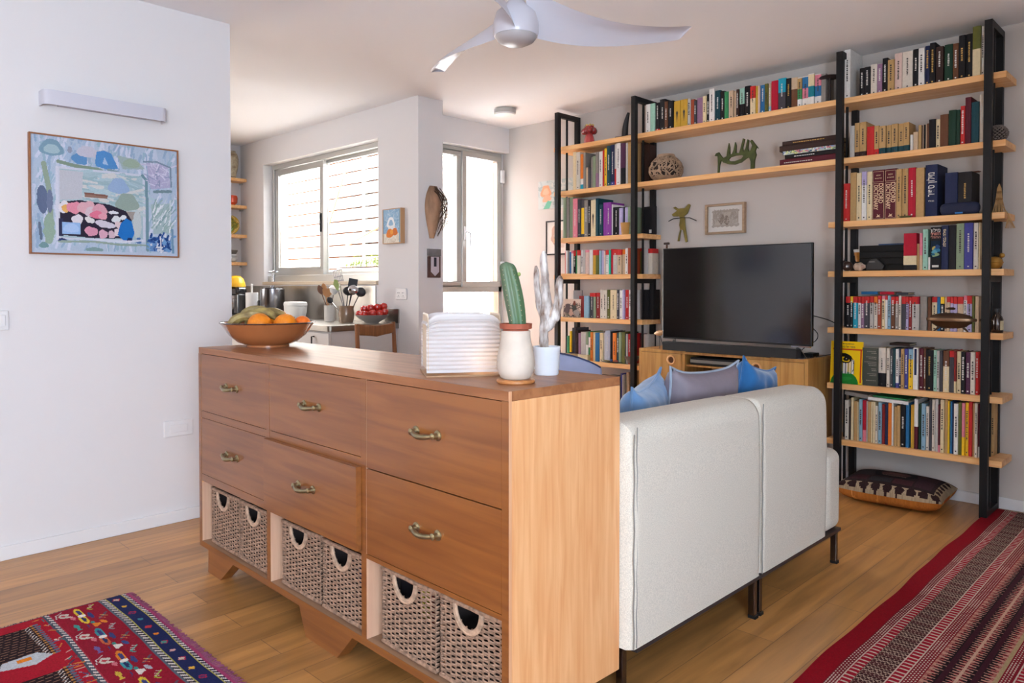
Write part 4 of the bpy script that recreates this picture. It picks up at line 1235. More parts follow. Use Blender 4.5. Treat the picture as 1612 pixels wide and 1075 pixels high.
for b in allb:
    if cnt[b['lab']] > 1:
        r = by[b['key']]; i = b['i'] - 1
        Lc = PALX[r[i - 1]['c']][1] if i > 0 else None
        Rc = PALX[r[i + 1]['c']][1] if i + 1 < len(r) else None
        if Lc and Rc and Lc != Rc: nb = ' between %s and %s ones,' % (Lc, Rc)
        elif Lc and Rc: nb = ' between two %s ones,' % Lc
        elif Rc: nb = ' left of the %s one,' % Rc
        else: nb = ' right of the %s one,' % Lc
        sh, bay = SHELFN[b['key']]
        b['lab2'] = desc(b) + nb + ' ' + sh + ', ' + bay
    else:
        b['lab2'] = b['lab']
cnt = {}
for b in allb: cnt[b['lab2']] = cnt.get(b['lab2'], 0) + 1
for b in allb:
    if cnt[b['lab2']] > 1 or len(b['lab2'].split()) > 16:
        sh, bay = SHELFN[b['key']]
        b['lab2'] = '%s, %s from left%s, %s, %s' % (desc(b), ordinal(b['i']), ' beyond frame' if b['key'].endswith('b') else '', sh, bay)
    w_ = b['lab2'].split()
    if len(w_) > 16: b['lab2'] = ' '.join(w_[:16])
SPECIAL = []
for b in allb:
    dpt = min(.195, max(.11, b['h'] * rb.uniform(.66, .76)))
    y0 = 4.685 + rb.uniform(0, .012)
    if b['key'].endswith('b'):
        y0 = 4.80; dpt = .085
    x, w, h, z = b['x'], b['w'] - .0008, b['h'] * rb.uniform(.99, 1.005), b['z']
    root_x, root_y = x + w / 2, y0
    mats_ = [bmat(b['c'])]
    segs = [(0, 1, 0)]
    ink = None
    for o_ in b['opt']:
        if band(o_):
            q_ = band(o_)[1] / 100; cc = band(o_)[2]
            mats_.append(bmat(cc)); m_ = len(mats_) - 1
            if o_[0] == 't': segs = [(a, min(e, 1 - q_), i) for a, e, i in segs if a < 1 - q_] + [(1 - q_, 1, m_)] if len(segs) == 1 else segs[:-1] + [(segs[-1][0], 1 - q_, segs[-1][2]), (1 - q_, 1, m_)]
            elif o_[0] == 'b': segs = [(0, q_, m_)] + [(max(a, q_), e, i) for a, e, i in segs if e > q_]
            else: # middle band below the top part
                a, e, i = segs[0]
                hi = e if len(segs) > 1 else .78
                rest = [s_ for s_ in segs[1:]] if len(segs) > 1 else [(hi, 1, 0)]
                segs = [(a, hi - q_, i), (hi - q_, hi, m_)] + rest
                if 'mid0' not in b: b['mid0'] = 1
        else:
            ink = o_
    white_low = b['c'] == 'white' and any(band(o_) and band(o_)[0] == 't' and band(o_)[1] >= 70 for o_ in b['opt']) and any(o_[0] == 'm' and band(o_) for o_ in b['opt'])
    if white_low:   # spines of the colour-blocked set: coloured top, second colour, white foot
        tc_ = [band(o_)[2] for o_ in b['opt'] if o_[0] == 't'][0]; mc_ = [band(o_)[2] for o_ in b['opt'] if o_[0] == 'm'][0]
        mats_ = [bmat('white'), bmat(tc_), bmat(mc_)]
        segs = [(0, .26, 0), (.26, .60, 2), (.60, .97, 1), (.97, 1, 0)]
    mb = MB(); ct = .0022; r_ = min(.004, w * .25)
    sp = [(-w / 2, .006), (-w / 2 + r_ * .35, .0018), (0, 0), (w / 2 - r_ * .35, .0018), (w / 2, .006)]
    for a, e, i in segs:
        mb.cur = i
        poly = [(px, py) for px, py in sp] + [(w / 2, dpt), (w / 2 - ct, dpt), (w / 2 - ct, .009), (-w / 2 + ct, .009), (-w / 2 + ct, dpt), (-w / 2, dpt)]
        mb.prism(poly, a * h, e * h, 'z')
    special = ink if ink in ('D', 'S', 'V', 'M', 'K', 'T') else None
    if ink in ('w', 'k', 'o') and w > .012:
        mats_.append({'w': INKW, 'k': INKK, 'o': INKO}[ink]); mb.cur = len(mats_) - 1
        zz = h * rb.uniform(.28, .45); ze = h * rb.uniform(.70, .88); tw = min(w * .22, .0048)
        while zz < ze:
            L_ = rb.uniform(.003, .010)
            mb.box(-tw * rb.uniform(.7, 1), tw * rb.uniform(.7, 1), -.0004, .003, zz, zz + L_)
            zz += L_ + rb.uniform(.002, .005)
        mb.box(-tw * .8, tw * .8, -.0004, .003, h * .05, h * .05 + .007)
    if special == 'K':
        mats_.append(INKK); mb.cur = len(mats_) - 1
        mb.prism([(-.006, h * .50), (0, h * .20), (.006, h * .50), (.009, h * .56), (0, h * .64), (-.009, h * .56)], -.0004, .002)
    if special == 'T':
        mats_.append(bmat('navy')); mb.cur = len(mats_) - 1
        mb.box(-w * .22, w * .22, -.0004, .002, h * .35, h * .98)
    bk = mb.build('book', mats_, None, smooth=0)
    bk.location = (root_x, root_y, z)
    tag(bk, b['lab2'], 'book', 'books on the %s of the %s' % SHELFN[b['key']])
    MB().box(-w / 2 + ct + .0001, w / 2 - ct - .0001, .0092, dpt - .003, .003, h - .003).build('page_block', PAGES, bk, smooth=0)
    b['obj'] = bk; b['W'] = w; b['H'] = h
    if special: SPECIAL.append((special, bk, w, h, b))
FR = (PI / 2, 0, 0)
nD = 0
for sp_, bk, w, h, b in SPECIAL:
    if sp_ == 'D':     # two volumes of the big dictionary
        nD += 1
        bk['label'] = ('left' if nD == 1 else 'right') + ' volume of the thick maroon dictionary pair on the third shelf'
        GOLD = mat('pale_gold', 'e6c4a0', .5)
        mb = MB(); e = .0035
        for (z0, z1) in ((.02, .73), (.76, .97)):
            x0, x1 = -w / 2 + .003, w / 2 - .003
            mb.box(x0, x0 + .0015, -.0006, .002, z0 * h, z1 * h).box(x1 - .0015, x1, -.0006, .002, z0 * h, z1 * h)
            mb.box(x0, x1, -.0006, .002, z0 * h, z0 * h + .0015).box(x0, x1, -.0006, .002, z1 * h - .0015, z1 * h)
        mb.build('spine_border', GOLD, bk, smooth=0)
        letters('spine_title', 'OXFORD', .036, GOLD, bk, (w * .20, -.0008, h * .53), (PI / 2, PI / 2, 0), sx=.80, bold=.0006)
        letters('spine_title', 'DICTIONARY', .032, GOLD, bk, (-w * .20, -.0008, h * .45), (PI / 2, PI / 2, 0), sx=.76, bold=.0006)
        letters('spine_heading', 'NEW', .011, GOLD, bk, (0, -.0008, h * .89), FR)
        letters('spine_heading', 'SHORTER', .009, GOLD, bk, (0, -.0008, h * .83), FR)
        MB().prism([(-.012, .05 * h), (.0, .055 * h), (.014, .05 * h), (.006, .075 * h), (.012, .105 * h), (.002, .09 * h), (-.006, .12 * h), (-.003, .085 * h)], -.0008, .002).build('emblem', GOLD, bk, smooth=0)
    if sp_ == 'S':
        bk['label'] = 'thick navy Hebrew dictionary with large white title on the third shelf'
        letters('spine_title', 'ריפס ןולימ', .052, INKW, bk, (0, -.0008, h * .62), (PI / 2, -PI / 2, 0), bold=.0006, sx=.62)
        letters('spine_title', 'דלונמ', .013, INKW, bk, (0, -.0008, h * .30), FR)
    if sp_ == 'V':
        bk['label'] = 'visual dictionary with Hebrew title and blue picture on the fourth shelf'
        letters('spine_title', 'ןולימ', .026, INKW, bk, (0, -.0008, h * .92), FR, bold=.0004)
        letters('spine_title', 'יתוזח', .024, mat('ink_salmon', 'd89080', .6), bk, (0, -.0008, h * .84), FR, bold=.0004)
        letters('spine_title', 'ילזוחה', .020, mat('ink_salmon', 'd89080', .6), bk, (0, -.0008, h * .76), FR)
        A = Art(w * .86, h * .40, .002, '1c2a3a')
        A.ell(.018, .055, .014, .010, 'b8a860', .4, .1); A.ell(.03, .045, .018, .014, '3c7c98', 0, .1); A.ell(.018, .035, .014, .010, '5fa0b4', 0, .1)
        A.ell(.034, .062, .012, .012, '35507c', .5, .1); A.ell(.025, .018, .018, .010, '8fa67c', .3, .1); A.ell(.012, .02, .010, .006, '2c5f78', 0, .1)
        A.mesh('spine_picture', lambda x, y: (x - w * .43, -.0009, h * .28 + y), painted(), bk)
        MB().box(-w * .3, w * .3, -.0009, .002, h * .06, h * .11).build('publisher_mark', INKW, bk, smooth=0)
    if sp_ == 'M':
        bk['label'] = 'violet blue Hebrew phrase book with cream title on the fourth shelf'
        letters('spine_title', 'הלימב הלימ', .020, mat('ink_cream', 'e0cda4', .6), bk, (0, -.0008, h * .72), (PI / 2, -PI / 2, 0), bold=.0004)

# ------------------------------------------------------------------ other things on the shelves
def T(name, label, cat, x, y, z, rz=0., group=None): return thing(name, label, cat, (x, y, z), rz, group)
# yellow picture book facing out
def yellow_book():
    w, h = .188, .258
    A = Art(w, h, .0022, 'f2c60c')
    A.rect(.014, .205, w - .002, .214, 'c8401c'); A.rect(w - .014, .01, w - .004, .214, 'c8401c')
    A.ell(.085, .0, .082, .075, '1f7c2c')
    A.ell(.098, .135, .045, .055, 'f2c60c'); 
    for k in range(9):
        A.rect(.072 + k * .0085, .062, .075 + k * .0085, .150 - abs(k - 4) * .001, 'ece4dc' if k % 2 else '2a2444')
        A.rect(.076 + k * .0085, .062, .0795 + k * .0085, .148, 'ded6cc')
    A.rect(.142, .06, .155, .15, 'f2c60c')
    A.ell(.085, .155, .042, .030, '15120c', -.2); A.ell(.083, .148, .032, .014, 'e6bc14', -.25); A.ell(.092, .150, .017, .012, '15120c'); A.ell(.094, .153, .003, .003, 'e6e0d0')
    A.line([(.118, .17), (.132, .15), (.139, .12), (.139, .09), (.132, .078)], .004, '15120c')
    A.ell(.08, .03, .05, .012, '2a8a38', .1)
    t = T('picture_book', 'yellow picture book with a dark bird and green hill facing out', 'book', -1.722, 4.668, .656 + .001)
    t.rotation_euler = (math.radians(-4), 0, 0)
    A.mesh('front_cover', lambda x, y: (x - w / 2, -.0006, y), painted('printed_cover', .35), t)
    MB().box(-w / 2, w / 2, 0, .002, 0, h).box(-w / 2, -w / 2 + .002, 0, .014, 0, h).box(-w / 2, w / 2, .012, .014, 0, h).build('cover', bmat('yellow'), t, smooth=0)
    MB().box(-w / 2 + .002, w / 2 - .002, .002, .012, .003, h - .003).build('page_block', PAGES, t, smooth=0)
    letters('cover_title', 'רפס לא רפס', .017, INKK, t, (.005, -.001, .224), FR)
    letters('cover_author', 'תורצק תוישעמ', .011, INKK, t, (.01, -.001, .243), FR)
yellow_book()
t = T('book', 'dark grey-green book standing with its pale lettered cover facing out', 'book', -1.588, 4.682, .656)
MB().box(-.042, .046, 0, .03, 0, .226).build('cover', mat('cover_greygreen', '41463c', .6), t, smooth=0, bevel=.001)
MB().box(-.041, .044, .003, .027, .22, .2263).build('page_block', PAGES, t, smooth=0)
mb = MB()
for zz, x0 in ((.203, -.015), (.193, .01), (.17, -.02), (.160, -.005), (.140, -.030), (.130, -.01), (.120, -.005), (.100, .010), (.09, .012), (.070, -.012), (.060, .0), (.03, -.02)):
    x = x0
    while x < .036:
        L_ = rb.uniform(.004, .010); mb.box(x, min(x + L_, .038), -.0005, .001, zz, zz + .0035); x += L_ + .002
mb.build('cover_text', mat('ink_dim', '9a9288', .7), t, smooth=0)
# stack of art books on the middle bay
def flat_book(name, label, x0, x1, y0, dp_, z, th, m, mb2=None, rz=0., group='large books lying in a stack', spinemat=None):
    t = T(name, label, 'book', (x0 + x1) / 2, y0, z, rz, group)
    w = x1 - x0; c = .0025
    MB().box(-w / 2, w / 2, 0, dp_, 0, c).box(-w / 2, w / 2, 0, dp_, th - c, th).box(-w / 2, w / 2, 0, .004, c, th - c).build('cover', m, t, smooth=0, bevel=.0008)
    MB().box(-w / 2 + .004, w / 2 - .004, .005, dp_ - .004, c, th - c).build('page_block', PAGES, t, smooth=0)
    return t, w
z = 2.029
st = [('maroon and black art book at the bottom of the lying stack', -2.158, -1.80, .040, 'maroon', 0), ('black art book with white title, second lowest in the lying stack', -2.122, -1.80, .027, 'black', .02),
      ('picture-edged art book in the middle of the lying stack', -2.138, -1.80, .024, 'offwhite', -.01), ('brown art book, second from the top of the lying stack', -2.160, -1.80, .036, 'dkbrown', 0),
      ('dark brown art book on top of the lying stack', -2.140, -1.80, .026, 'dkbrown', .015)]
for i, (lab, x0, x1, th, c, rz) in enumerate(st):
    t, w = flat_book('art_book', lab, x0, x1, 4.69, .20, z, th, bmat(c), rz=rz)
    if i == 2:
        A = Art(w, th, .004, 'b8c0b8'); A.strokes(80, ['c87880', '90a8d0', 'e0e0d0', '7a9a6a', '3a5a7a', 'd8d890'], .006, .03, .006, seed=4)
        A.mesh('printed_spine', lambda x, y, w=w: (x - w / 2, -.0008, y), painted('printed_cover'), t)
    elif i in (0, 1, 4):
        mb = MB(); x = -.10 if i else -.15
        for k in range(14 if i != 1 else 9):
            L_ = rb.uniform(.006, .014); mb.box(x, x + L_, -.0006, .001, th * .38, th * .38 + .005); x += L_ + .004
        mb.build('spine_text', INKW if i != 4 else INKO, t, smooth=0)
    z += th + .0004
z = SZ[4]
for i in range(4):
    t, w = flat_book('photo_album', ['black photo album at the bottom of the stack on the fourth shelf', 'black photo album, second lowest of the four stacked albums', 'black photo album, second from the top of the four stacked', 'black photo album on top of the stack on the fourth shelf'][i],
                     -1.664, -1.412 - .006 * (i % 2), 4.715, .17, z, .0375, mat('album_black', '121110', .5, spec=.2), group='stacked black albums')
    z += .038
t, w = flat_book('magazine', 'thin blue-edged magazine lying on the black albums', -1.56, -1.41, 4.73, .15, z, .008, mat('magazine_blue', '30486c', .5), group='lying papers'); 
t = T('book', 'red and cream boxed book with a black foot beside the albums', 'book', -1.373, 4.683, SZ[4])
MB().box(-.034, .034, 0, .06, .083, .213).build('red_cover', bmat('crimson'), t, smooth=0, bevel=.002)
MB().box(-.034, .034, 0, .06, .030, .083).build('label_band', bmat('cream'), t, smooth=0, bevel=.001)
MB().box(-.034, .034, 0, .06, 0, .030).build('foot_band', bmat('black'), t, smooth=0, bevel=.002)
t = T('mug', 'amber mug with a pale rim behind the shelf rod', 'mug', -1.700, 4.845, SZ[4])
MB().lathe([(0, .06), (.030, .06), (.036, .098), (.040, .098), (.042, .13), (.038, .13), (.034, .07), (0, .066)], 24).build('mug_body', mat('amber_glaze', 'c07a1c', .3), t)
MB().lathe([(.0415, .118), (.0435, .13), (.0435, .136), (.039, .136)], 24).build('rim', WHITEC, t)
MB().box(-.03, .03, -.03, .03, 0, .06).build('stand', mat('dark_box', '2c2622', .6), t, smooth=0)
t = T('bird_figurine', 'small round brown bird figurine at the left end of the fourth shelf', 'figurine', -1.727, 4.695, SZ[4])
mb = MB(); mb.ball((0, 0, .030), .030, 16, 10, 1.05, .9, 1); mb.ball((-.022, 0, .052), .014, 12, 8)
mb.build('bird_body', mat('dark_clay', '3c2a26', .35), t)
mb = MB(); mb.cyl((-.030, 0, .060), (-.040, -.002, .078), .002, .0008, 6); mb.cyl((-.018, 0, .064), (-.022, 0, .084), .002, .0008, 6)
mb.build('horn', mat('horn', '2a2020', .5), t)
mb = MB(); mb.ball((.006, -.026, .028), .006, 10, 6, 1, .4, 1)
mb.build('white_spot', WHITEC, t)
t = T('seashell', 'pale conch shell beside the brown bird figurine', 'shell', -1.655, 4.70, SZ[4])
mb = MB()
mb.grid(lambda u, v: ((v - .5) * .080, .020 * math.cos(2 * PI * u) * math.sin(PI * v) ** .7 * (1 + .15 * math.sin(14 * v)), .026 + .026 * math.sin(2 * PI * u) * math.sin(PI * v) ** .6 * (1.2 - .5 * v) * (1 + .12 * math.sin(14 * v))), 20, 20)
mb.build('shell_body', mat('shell_pale', 'c8ae98', .5, noise=.15, nscale=30), t, weld=True)
mb = MB(); mb.ball((.012, -.014, .026), .012, 12, 8, 1.6, .5, .8); mb.build('shell_mouth', mat('shell_pink', 'b08a78', .4), t)
t = T('sculpture', 'black folded stone sculpture leaning on the albums', 'sculpture', -1.583, 4.69, SZ[4])
mb = MB(); mb.prism([(-.03, 0), (.06, 0), (.075, .03), (.03, .075), (-.01, .072), (-.035, .03)], -.012, .014); mb.build('dark_form', mat('dark_slate', '24211f', .35, noise=.2), t, smooth=0, bevel=.008)
MB().box(-.012, .022, -.016, -.013, .050, .055).build('pale_edge', mat('slate_edge', '8a8684', .4), t, smooth=0, bevel=.001)
# red ceramic figure on top of the left bay
t = T('ceramic_figure', 'shiny red ceramic mushroom-like figure on the top of the left bay', 'figurine', -3.775, 4.75, SZ[1])
RED = mat('red_glaze', 'b01c20', .12, coat=.8, col2='6e1016', nscale=30)
mb = MB(); mb.lathe([(0, 0), (.043, 0), (.044, .02), (.036, .06), (.026, .085), (0, .09)], 28, wob=lambda a, z: 1 + .05 * math.cos(8 * a)); mb.build('trunk', mat('red_ribbed', 'b84040', .2, coat=.6), t)
mb = MB()
for k in range(7):
    a = 2 * PI * k / 7; mb.ball((.042 * math.cos(a), .036 * math.sin(a), .108), .027, 14, 10, 1, 1, 1)
mb.ball((0, 0, .128), .042, 20, 12, 1.1, 1, .8)
mb.build('red_lobes', RED, t)
mb = MB()
for k in range(6):
    a = 2 * PI * k / 6 + .3; mb.ball((.028 * math.cos(a), .026 * math.sin(a), .150), .013, 12, 8)
mb.build('gold_spots', mat('gold_glaze', 'c8a058', .2, metal=.3, coat=.5), t)
# black ring sculpture
t = T('sculpture', 'black curved horn sculpture on a flat base near the second frame', 'sculpture', -3.40, 4.74, SZ[1])
MB().box(-.085, .06, -.04, .04, 0, .014).build('base', BLACKM, t, smooth=0, bevel=.003)
mb = MB(); pts = [(-.012 + .05 * (1 - math.cos(a)) - .01, 0, .012 + .175 * math.sin(a * .5) ) for a in [PI * k / 14 for k in range(15)]]
pts = [(-.02 + .035 * s * s, 0, .012 + .18 * s) for s in [k / 12 for k in range(13)]]
mb.tube(pts, [.022 * (1 - .7 * (k / 12) ** 2) + .003 for k in range(13)], 12)
mb.build('horn', mat('ebony', '1c1a1c', .3), t)
# openwork ball vase
t = T('openwork_vase', 'round openwork brown ceramic vase on the second shelf of the middle bay', 'vase', -3.067, 4.768, SZ[2])
CER = mat('mottled_stoneware', 'a88c72', .45, noise=.2, nscale=20)
prof_ = [(0, 0), (.06, 0), (.10, .022), (.122, .060), (.124, .095), (.108, .135), (.080, .165), (.058, .178), (.062, .190), (.056, .192)]
mb = MB(); mb.lathe([(r * .93, z_) for r, z_ in prof_], 32); mb.build('inner_wall', mat('vase_dark', '2e2018', .8), t)
rr = random.Random(5)
def onprof(u, a, k=1.0):
    s = u * (len(prof_) - 1); i = min(int(s), len(prof_) - 2); f = s - i
    r = prof_[i][0] * (1 - f) + prof_[i + 1][0] * f; z_ = prof_[i][1] * (1 - f) + prof_[i + 1][1] * f
    return (r * k * math.cos(a), r * k * math.sin(a), z_)
mb = MB()
for k in range(330):
    u, a = rr.uniform(.12, .82), rr.uniform(0, 2 * PI); L_ = rr.uniform(.10, .26); th = rr.uniform(0, PI)
    pts = [onprof(min(.9, max(.05, u + math.sin(th) * L_ * (s - .5) * .9)), a + math.cos(th) * L_ * (s - .5) * 3.0, 1.0) for s in (0, .25, .5, .75, 1)]
    mb.tube(pts, rr.uniform(.0030, .0056), 5)
mb.lathe([(.060, .172), (.072, .176), (.062, .196), (.050, .196), (.052, .176)], 32)
mb.lathe([(.0, .0), (.075, .0), (.112, .03), (.100, .03), (.06, .006)], 32)
mb.build('openwork_shell', CER, t, smooth=50)
# green animal sculpture
t = T('animal_sculpture', 'green bronze animal silhouette with spiked back on a thin base', 'sculpture', -2.505, 4.75, SZ[2])
VERD = mat('verdigris_bronze', '4a5228', .55, metal=.4, noise=.3, nscale=20)
out = [(-.128, 0), (-.118, .0), (-.112, .06), (-.100, .095), (-.085, .075), (-.05, .06), (.0, .052), (.05, .060), (.085, .082), (.105, .09), (.118, .06), (.118, 0), (.143, 0), (.146, .06), (.158, .10), (.150, .125),
       (.160, .150), (.172, .138), (.166, .150), (.125, .205), (.113, .195), (.128, .165), (.118, .135), (.105, .125), (.098, .150), (.104, .205), (.094, .212), (.080, .150), (.064, .130), (.060, .160), (.074, .215), (.062, .222), (.044, .155), (.034, .125),
       (.010, .130), (.012, .180), (.004, .205), (-.008, .150), (-.020, .125), (-.035, .128), (-.036, .175), (-.043, .205), (-.055, .150), (-.060, .115), (-.085, .105), (-.105, .128), (-.118, .150), (-.140, .145), (-.150, .128), (-.128, .125), (-.126, .07)]
hole = [(-.045, .090), (-.03, .105), (.01, .112), (.05, .112), (.066, .102), (.05, .084), (.0, .074), (-.035, .078)]
def prism_hole(outer, inner, y0, y1, mb):
    bm = bmesh.new()
    def ring(p, y): return [bm.verts.new((a, y, b)) for a, b in p]
    es = []
    for p in (outer, inner):
        v = ring(p, y0)
        es += [bm.edges.new((v[i], v[(i + 1) % len(v)])) for i in range(len(v))]
    g = bmesh.ops.triangle_fill(bm, edges=es, use_beauty=True)
    ext = bmesh.ops.extrude_face_region(bm, geom=[f for f in bm.faces])
    bmesh.ops.translate(bm, verts=[e for e in ext['geom'] if isinstance(e, bmesh.types.BMVert)], vec=(0, y1 - y0, 0))
    bmesh.ops.recalc_face_normals(bm, faces=bm.faces)
    bm.verts.index_update()
    mb.add([tuple(v.co) for v in bm.verts], [tuple(v.index for v in f.verts) for f in bm.faces]); bm.free()
mb = MB(); prism_hole([(a, b + .006) for a, b in out], [(a, b + .006) for a, b in hole], -.008, .008, mb)
mb.build('animal_body', VERD, t, smooth=0, bevel=.0015)
MB().box(-.175, .178, -.03, .03, 0, .006).build('base', BLACKM, t, smooth=0)
# dark T-shaped trivet against the books
t = T('mushroom_stand', 'dark iron T-shaped stand at the right end of the middle top shelf', 'stand', -1.845, 4.70, SZ[1])
MB().cyl((0, 0, 0), (0, 0, .15), .008, .007, 10).build('stem', mat('dark_iron', '2a1c1a', .6), t)
MB().lathe([(0, .158), (.035, .162), (.058, .156), (.062, .150), (.050, .146), (0, .144)], 24).build('cap', mat('dark_iron', '2a1c1a', .6), t)
MB().lathe([(0, 0), (.022, 0), (.018, .004), (0, .006)], 16).build('foot', mat('dark_iron', '2a1c1a', .6), t)
# pine cone
t = T('pine_cone', 'grey pine cone at the right end of the second shelf', 'pine cone', -.955, 4.73, SZ[2])
mb = MB(); mb.lathe([(0, 0), (.028, .004), (.042, .03), (.036, .06), (.018, .085), (0, .092)], 20); mb.build('core', mat('cone_dark', '2c2420', .9), t)
mb = MB()
for j in range(10):
    for i in range(13):
        a = 2 * PI * (i + .5 * (j % 2)) / 13; z_ = .006 + j * .0088; R = .045 * math.sin(PI * (.16 + .80 * (j / 10))) ** .8
        mb.ball((R * math.cos(a), R * math.sin(a), z_), .0062, 6, 4, 1.2, 1.2, .7)
mb.build('scales', mat('cone_scale', '7c7068', .8, noise=.2), t)['kind'] = 'stuff'
# straw tassel hanging over the third shelf end
t = T('straw_tassel', 'straw tassel hanging from the right end of the third shelf', 'tassel', -.940, 4.70, 1.645)
STRAW = mat('straw', 'b08c5c', .8, noise=.2, nscale=40)
mb = MB()
for k in range(24):
    a = 2 * PI * k / 24; rr_ = .010 + .004 * (k % 2)
    mb.tube([(0, 0, .155), (rr_ * .6 * math.cos(a), rr_ * .6 * math.sin(a), .13), (rr_ * math.cos(a), rr_ * math.sin(a), .075), ((.020 + .012 * (k % 3) / 2) * math.cos(a), .024 * math.sin(a), .003)], .0016, 4)
mb.build('upper_skirt', STRAW, t)
mb = MB(); mb.lathe([(.008, .118), (.012, .112), (.012, .104), (.008, .098)], 14); mb.lathe([(.014, .078), (.018, .072), (.014, .066)], 14); mb.build('binding', mat('straw_dark', '8a6438', .8), t)
mb = MB()
for k in range(18):
    a = 2 * PI * k / 18
    mb.tube([(.036, 0, .004), (.042, -.0, -.012), (.046 + .006 * math.cos(a), .006 * math.sin(a), -.035), (.052 + .022 * math.cos(a), .02 * math.sin(a), -.085)], .0015, 4)
mb.tube([(.0, 0, .06), (.03, 0, .01), (.040, 0, -.01)], .002, 5)
mb.build('lower_skirt', STRAW, t)
# bluetooth speaker
t = T('portable_speaker', 'dark blue rounded portable speaker lying on the third shelf', 'speaker', -1.123, 4.690, SZ[3])
mb = MB()
def spk(u, v):
    a = 2 * PI * u; x = (v - .5) * .198; e = max(0, 1 - (abs(v - .5) * 2) ** 7) ** .5
    return (x, .018 * math.cos(a) * e, .035 + .034 * math.sin(a) * (.25 + .75 * e))
mb.grid(spk, 28, 28); mb.build('speaker_body', mat('speaker_navy', '141c3c', .7, bump=.2, bscale=400), t, weld=True)
MB().box(-.020, .018, -.0195, -.015, .006, .014).build('badge', mat('badge_blue', '1a78c0', .4), t, smooth=0)
MB().box(-.06, .06, -.010, .012, 0, .006).build('foot', BLACKM, t, smooth=0)
# boomerang and small metal clip
t = T('wooden_stick', 'thin dark wooden stick lying across the tops of the books on the third shelf', 'stick', -1.13, 4.80, SZ[3] + .2395)
MB().prism([(-.09, -.004), (.075, .0), (.082, .006), (.07, .009), (-.09, .003)], -.008, .008).build('stick', mat('dark_wood_plain', '5a3020', .5), t, smooth=0, bevel=.001)
t = T('metal_dish', 'small oval green metal dish on the front edge of the third shelf', 'dish', -1.395, 4.672, SZ[3])
MB().lathe([(0, 0), (.022, 0), (.034, .010), (.032, .011), (.02, .004), (0, .004)], 24, sx=1.1, sy=.28).build('dish_body', mat('green_metal', '6a6a4a', .4, metal=.7), t)
# brass ball cluster at right end of the fourth shelf
t = T('brass_bells', 'round yellow brass bell beside the frame on the fourth shelf', 'bell', -.965, 4.74, SZ[4])
BR = mat('yellow_brass', 'b08840', .35, metal=.7)
mb = MB(); mb.lathe([(0, .002), (.022, .004), (.036, .020), (.040, .036), (.036, .052), (.020, .066), (0, .070)], 28); mb.build('bell_body', BR, t)
mb = MB(); mb.ball((.028, .03, .075), .014, 12, 8); mb.build('small_bell', BR, t)
MB().lathe([(.0402, .032), (.043, .036), (.0402, .040)], 28).build('band', BR, t)
# lidded bronze dish
t = T('lidded_dish', 'oval dark bronze dish with lid and handles on the fifth shelf', 'dish', -1.160, 4.71, SZ[5])
BZ = mat('dark_bronze', '5c4634', .34, metal=.75, noise=.2, nscale=12)
MB().lathe([(0, .012), (.045, .014), (.082, .026), (.108, .046), (.120, .058), (.118, .060), (0, .060)], 44, sy=.42).build('dish_bowl', BZ, t)
MB().lathe([(.121, .056), (.131, .058), (.133, .066), (.131, .074), (.120, .076)], 44, sy=.42).build('rim_band', mat('bronze_rim', '7a6048', .3, metal=.8), t)
MB().lathe([(.122, .074), (.118, .080), (.098, .092), (.062, .103), (.028, .109), (0, .110)], 44, sy=.42).build('lid', BZ, t)
MB().lathe([(.012, .106), (.010, .116), (.030, .122), (.033, .128), (.026, .135), (0, .138)], 24).build('lid_knob', BZ, t)
for s_ in (-1, 1):
    MB().tube([(s_ * .118, 0, .062), (s_ * .136, 0, .066), (s_ * .156, 0, .080)], [.007, .006, .004], 8).build('handle', BZ, t)
for s_ in (-1, 1):
    MB().tube([(s_ * .06, -.015, .022), (s_ * .075, -.022, .010), (s_ * .085, -.026, 0)], [.007, .005, .004], 8).build('foot', BZ, t)
# brown bottle
t = T('bottle', 'small brown glass bottle with pale label at the end of the fifth shelf', 'bottle', -.948, 4.735, SZ[5])
MB().lathe([(0, 0), (.026, 0), (.028, .004), (.028, .072), (.022, .090), (.011, .104), (.010, .114), (0, .114)], 24).build('bottle_body', mat('brown_glass', '2c1a12', .12, coat=.5), t)
MB().lathe([(0, .112), (.013, .112), (.013, .130), (0, .130)], 20).build('cap', mat('bottle_cap', '1c1614', .4), t)
mb = MB()
mb.add([(.0284 * math.cos(a), .0284 * math.sin(a), z_) for z_ in (.016, .066) for a in [-.9 + 1.3 * k / 8 for k in range(9)]], [(k, k + 1, k + 10, k + 9) for k in range(8)])
mb.build('label', mat('paper_label', 'c8bc98', .7), t)
# books lying on top of rows
def lying(label, x0, x1, y0, dp_, z, th, c, rz=0., ry=0.):
    t, w = flat_book('book', label, x0, x1, y0, dp_, z, th, bmat(c), rz=rz, group='books lying on top of the rows'); t.rotation_euler = (0, ry, rz); return t
lying('blue book lying on the red-topped row of the fifth shelf', -1.66, -1.565, 4.74, .14, SZ[5] + .203, .018, 'blue')
lying('crimson book lying on the red-topped row of the fifth shelf', -1.55, -1.47, 4.73, .14, SZ[5] + .203, .017, 'crimson')
lying('dark grey book lying at the right of the crimson lying one, fifth shelf', -1.465, -1.40, 4.75, .13, SZ[5] + .203, .013, 'dkgrey')
lying('black book lying across the row on the sixth shelf', -1.50, -1.39, 4.75, .14, SZ[6] + .243, .014, 'dkbrown')
lying('grey book slanting on top of the bottom row, at its left', -1.735, -1.60, 4.69, .17, SZ[7] + .268, .022, 'grey', 0, .10)
lying('white book lying on top of the bottom row', -1.60, -1.375, 4.69, .18, SZ[7] + .252, .019, 'white', -.02, .03)
lying('green magazine lying on the white book of the bottom row', -1.575, -1.385, 4.70, .17, SZ[7] + .274, .008, 'green', -.02, .03)
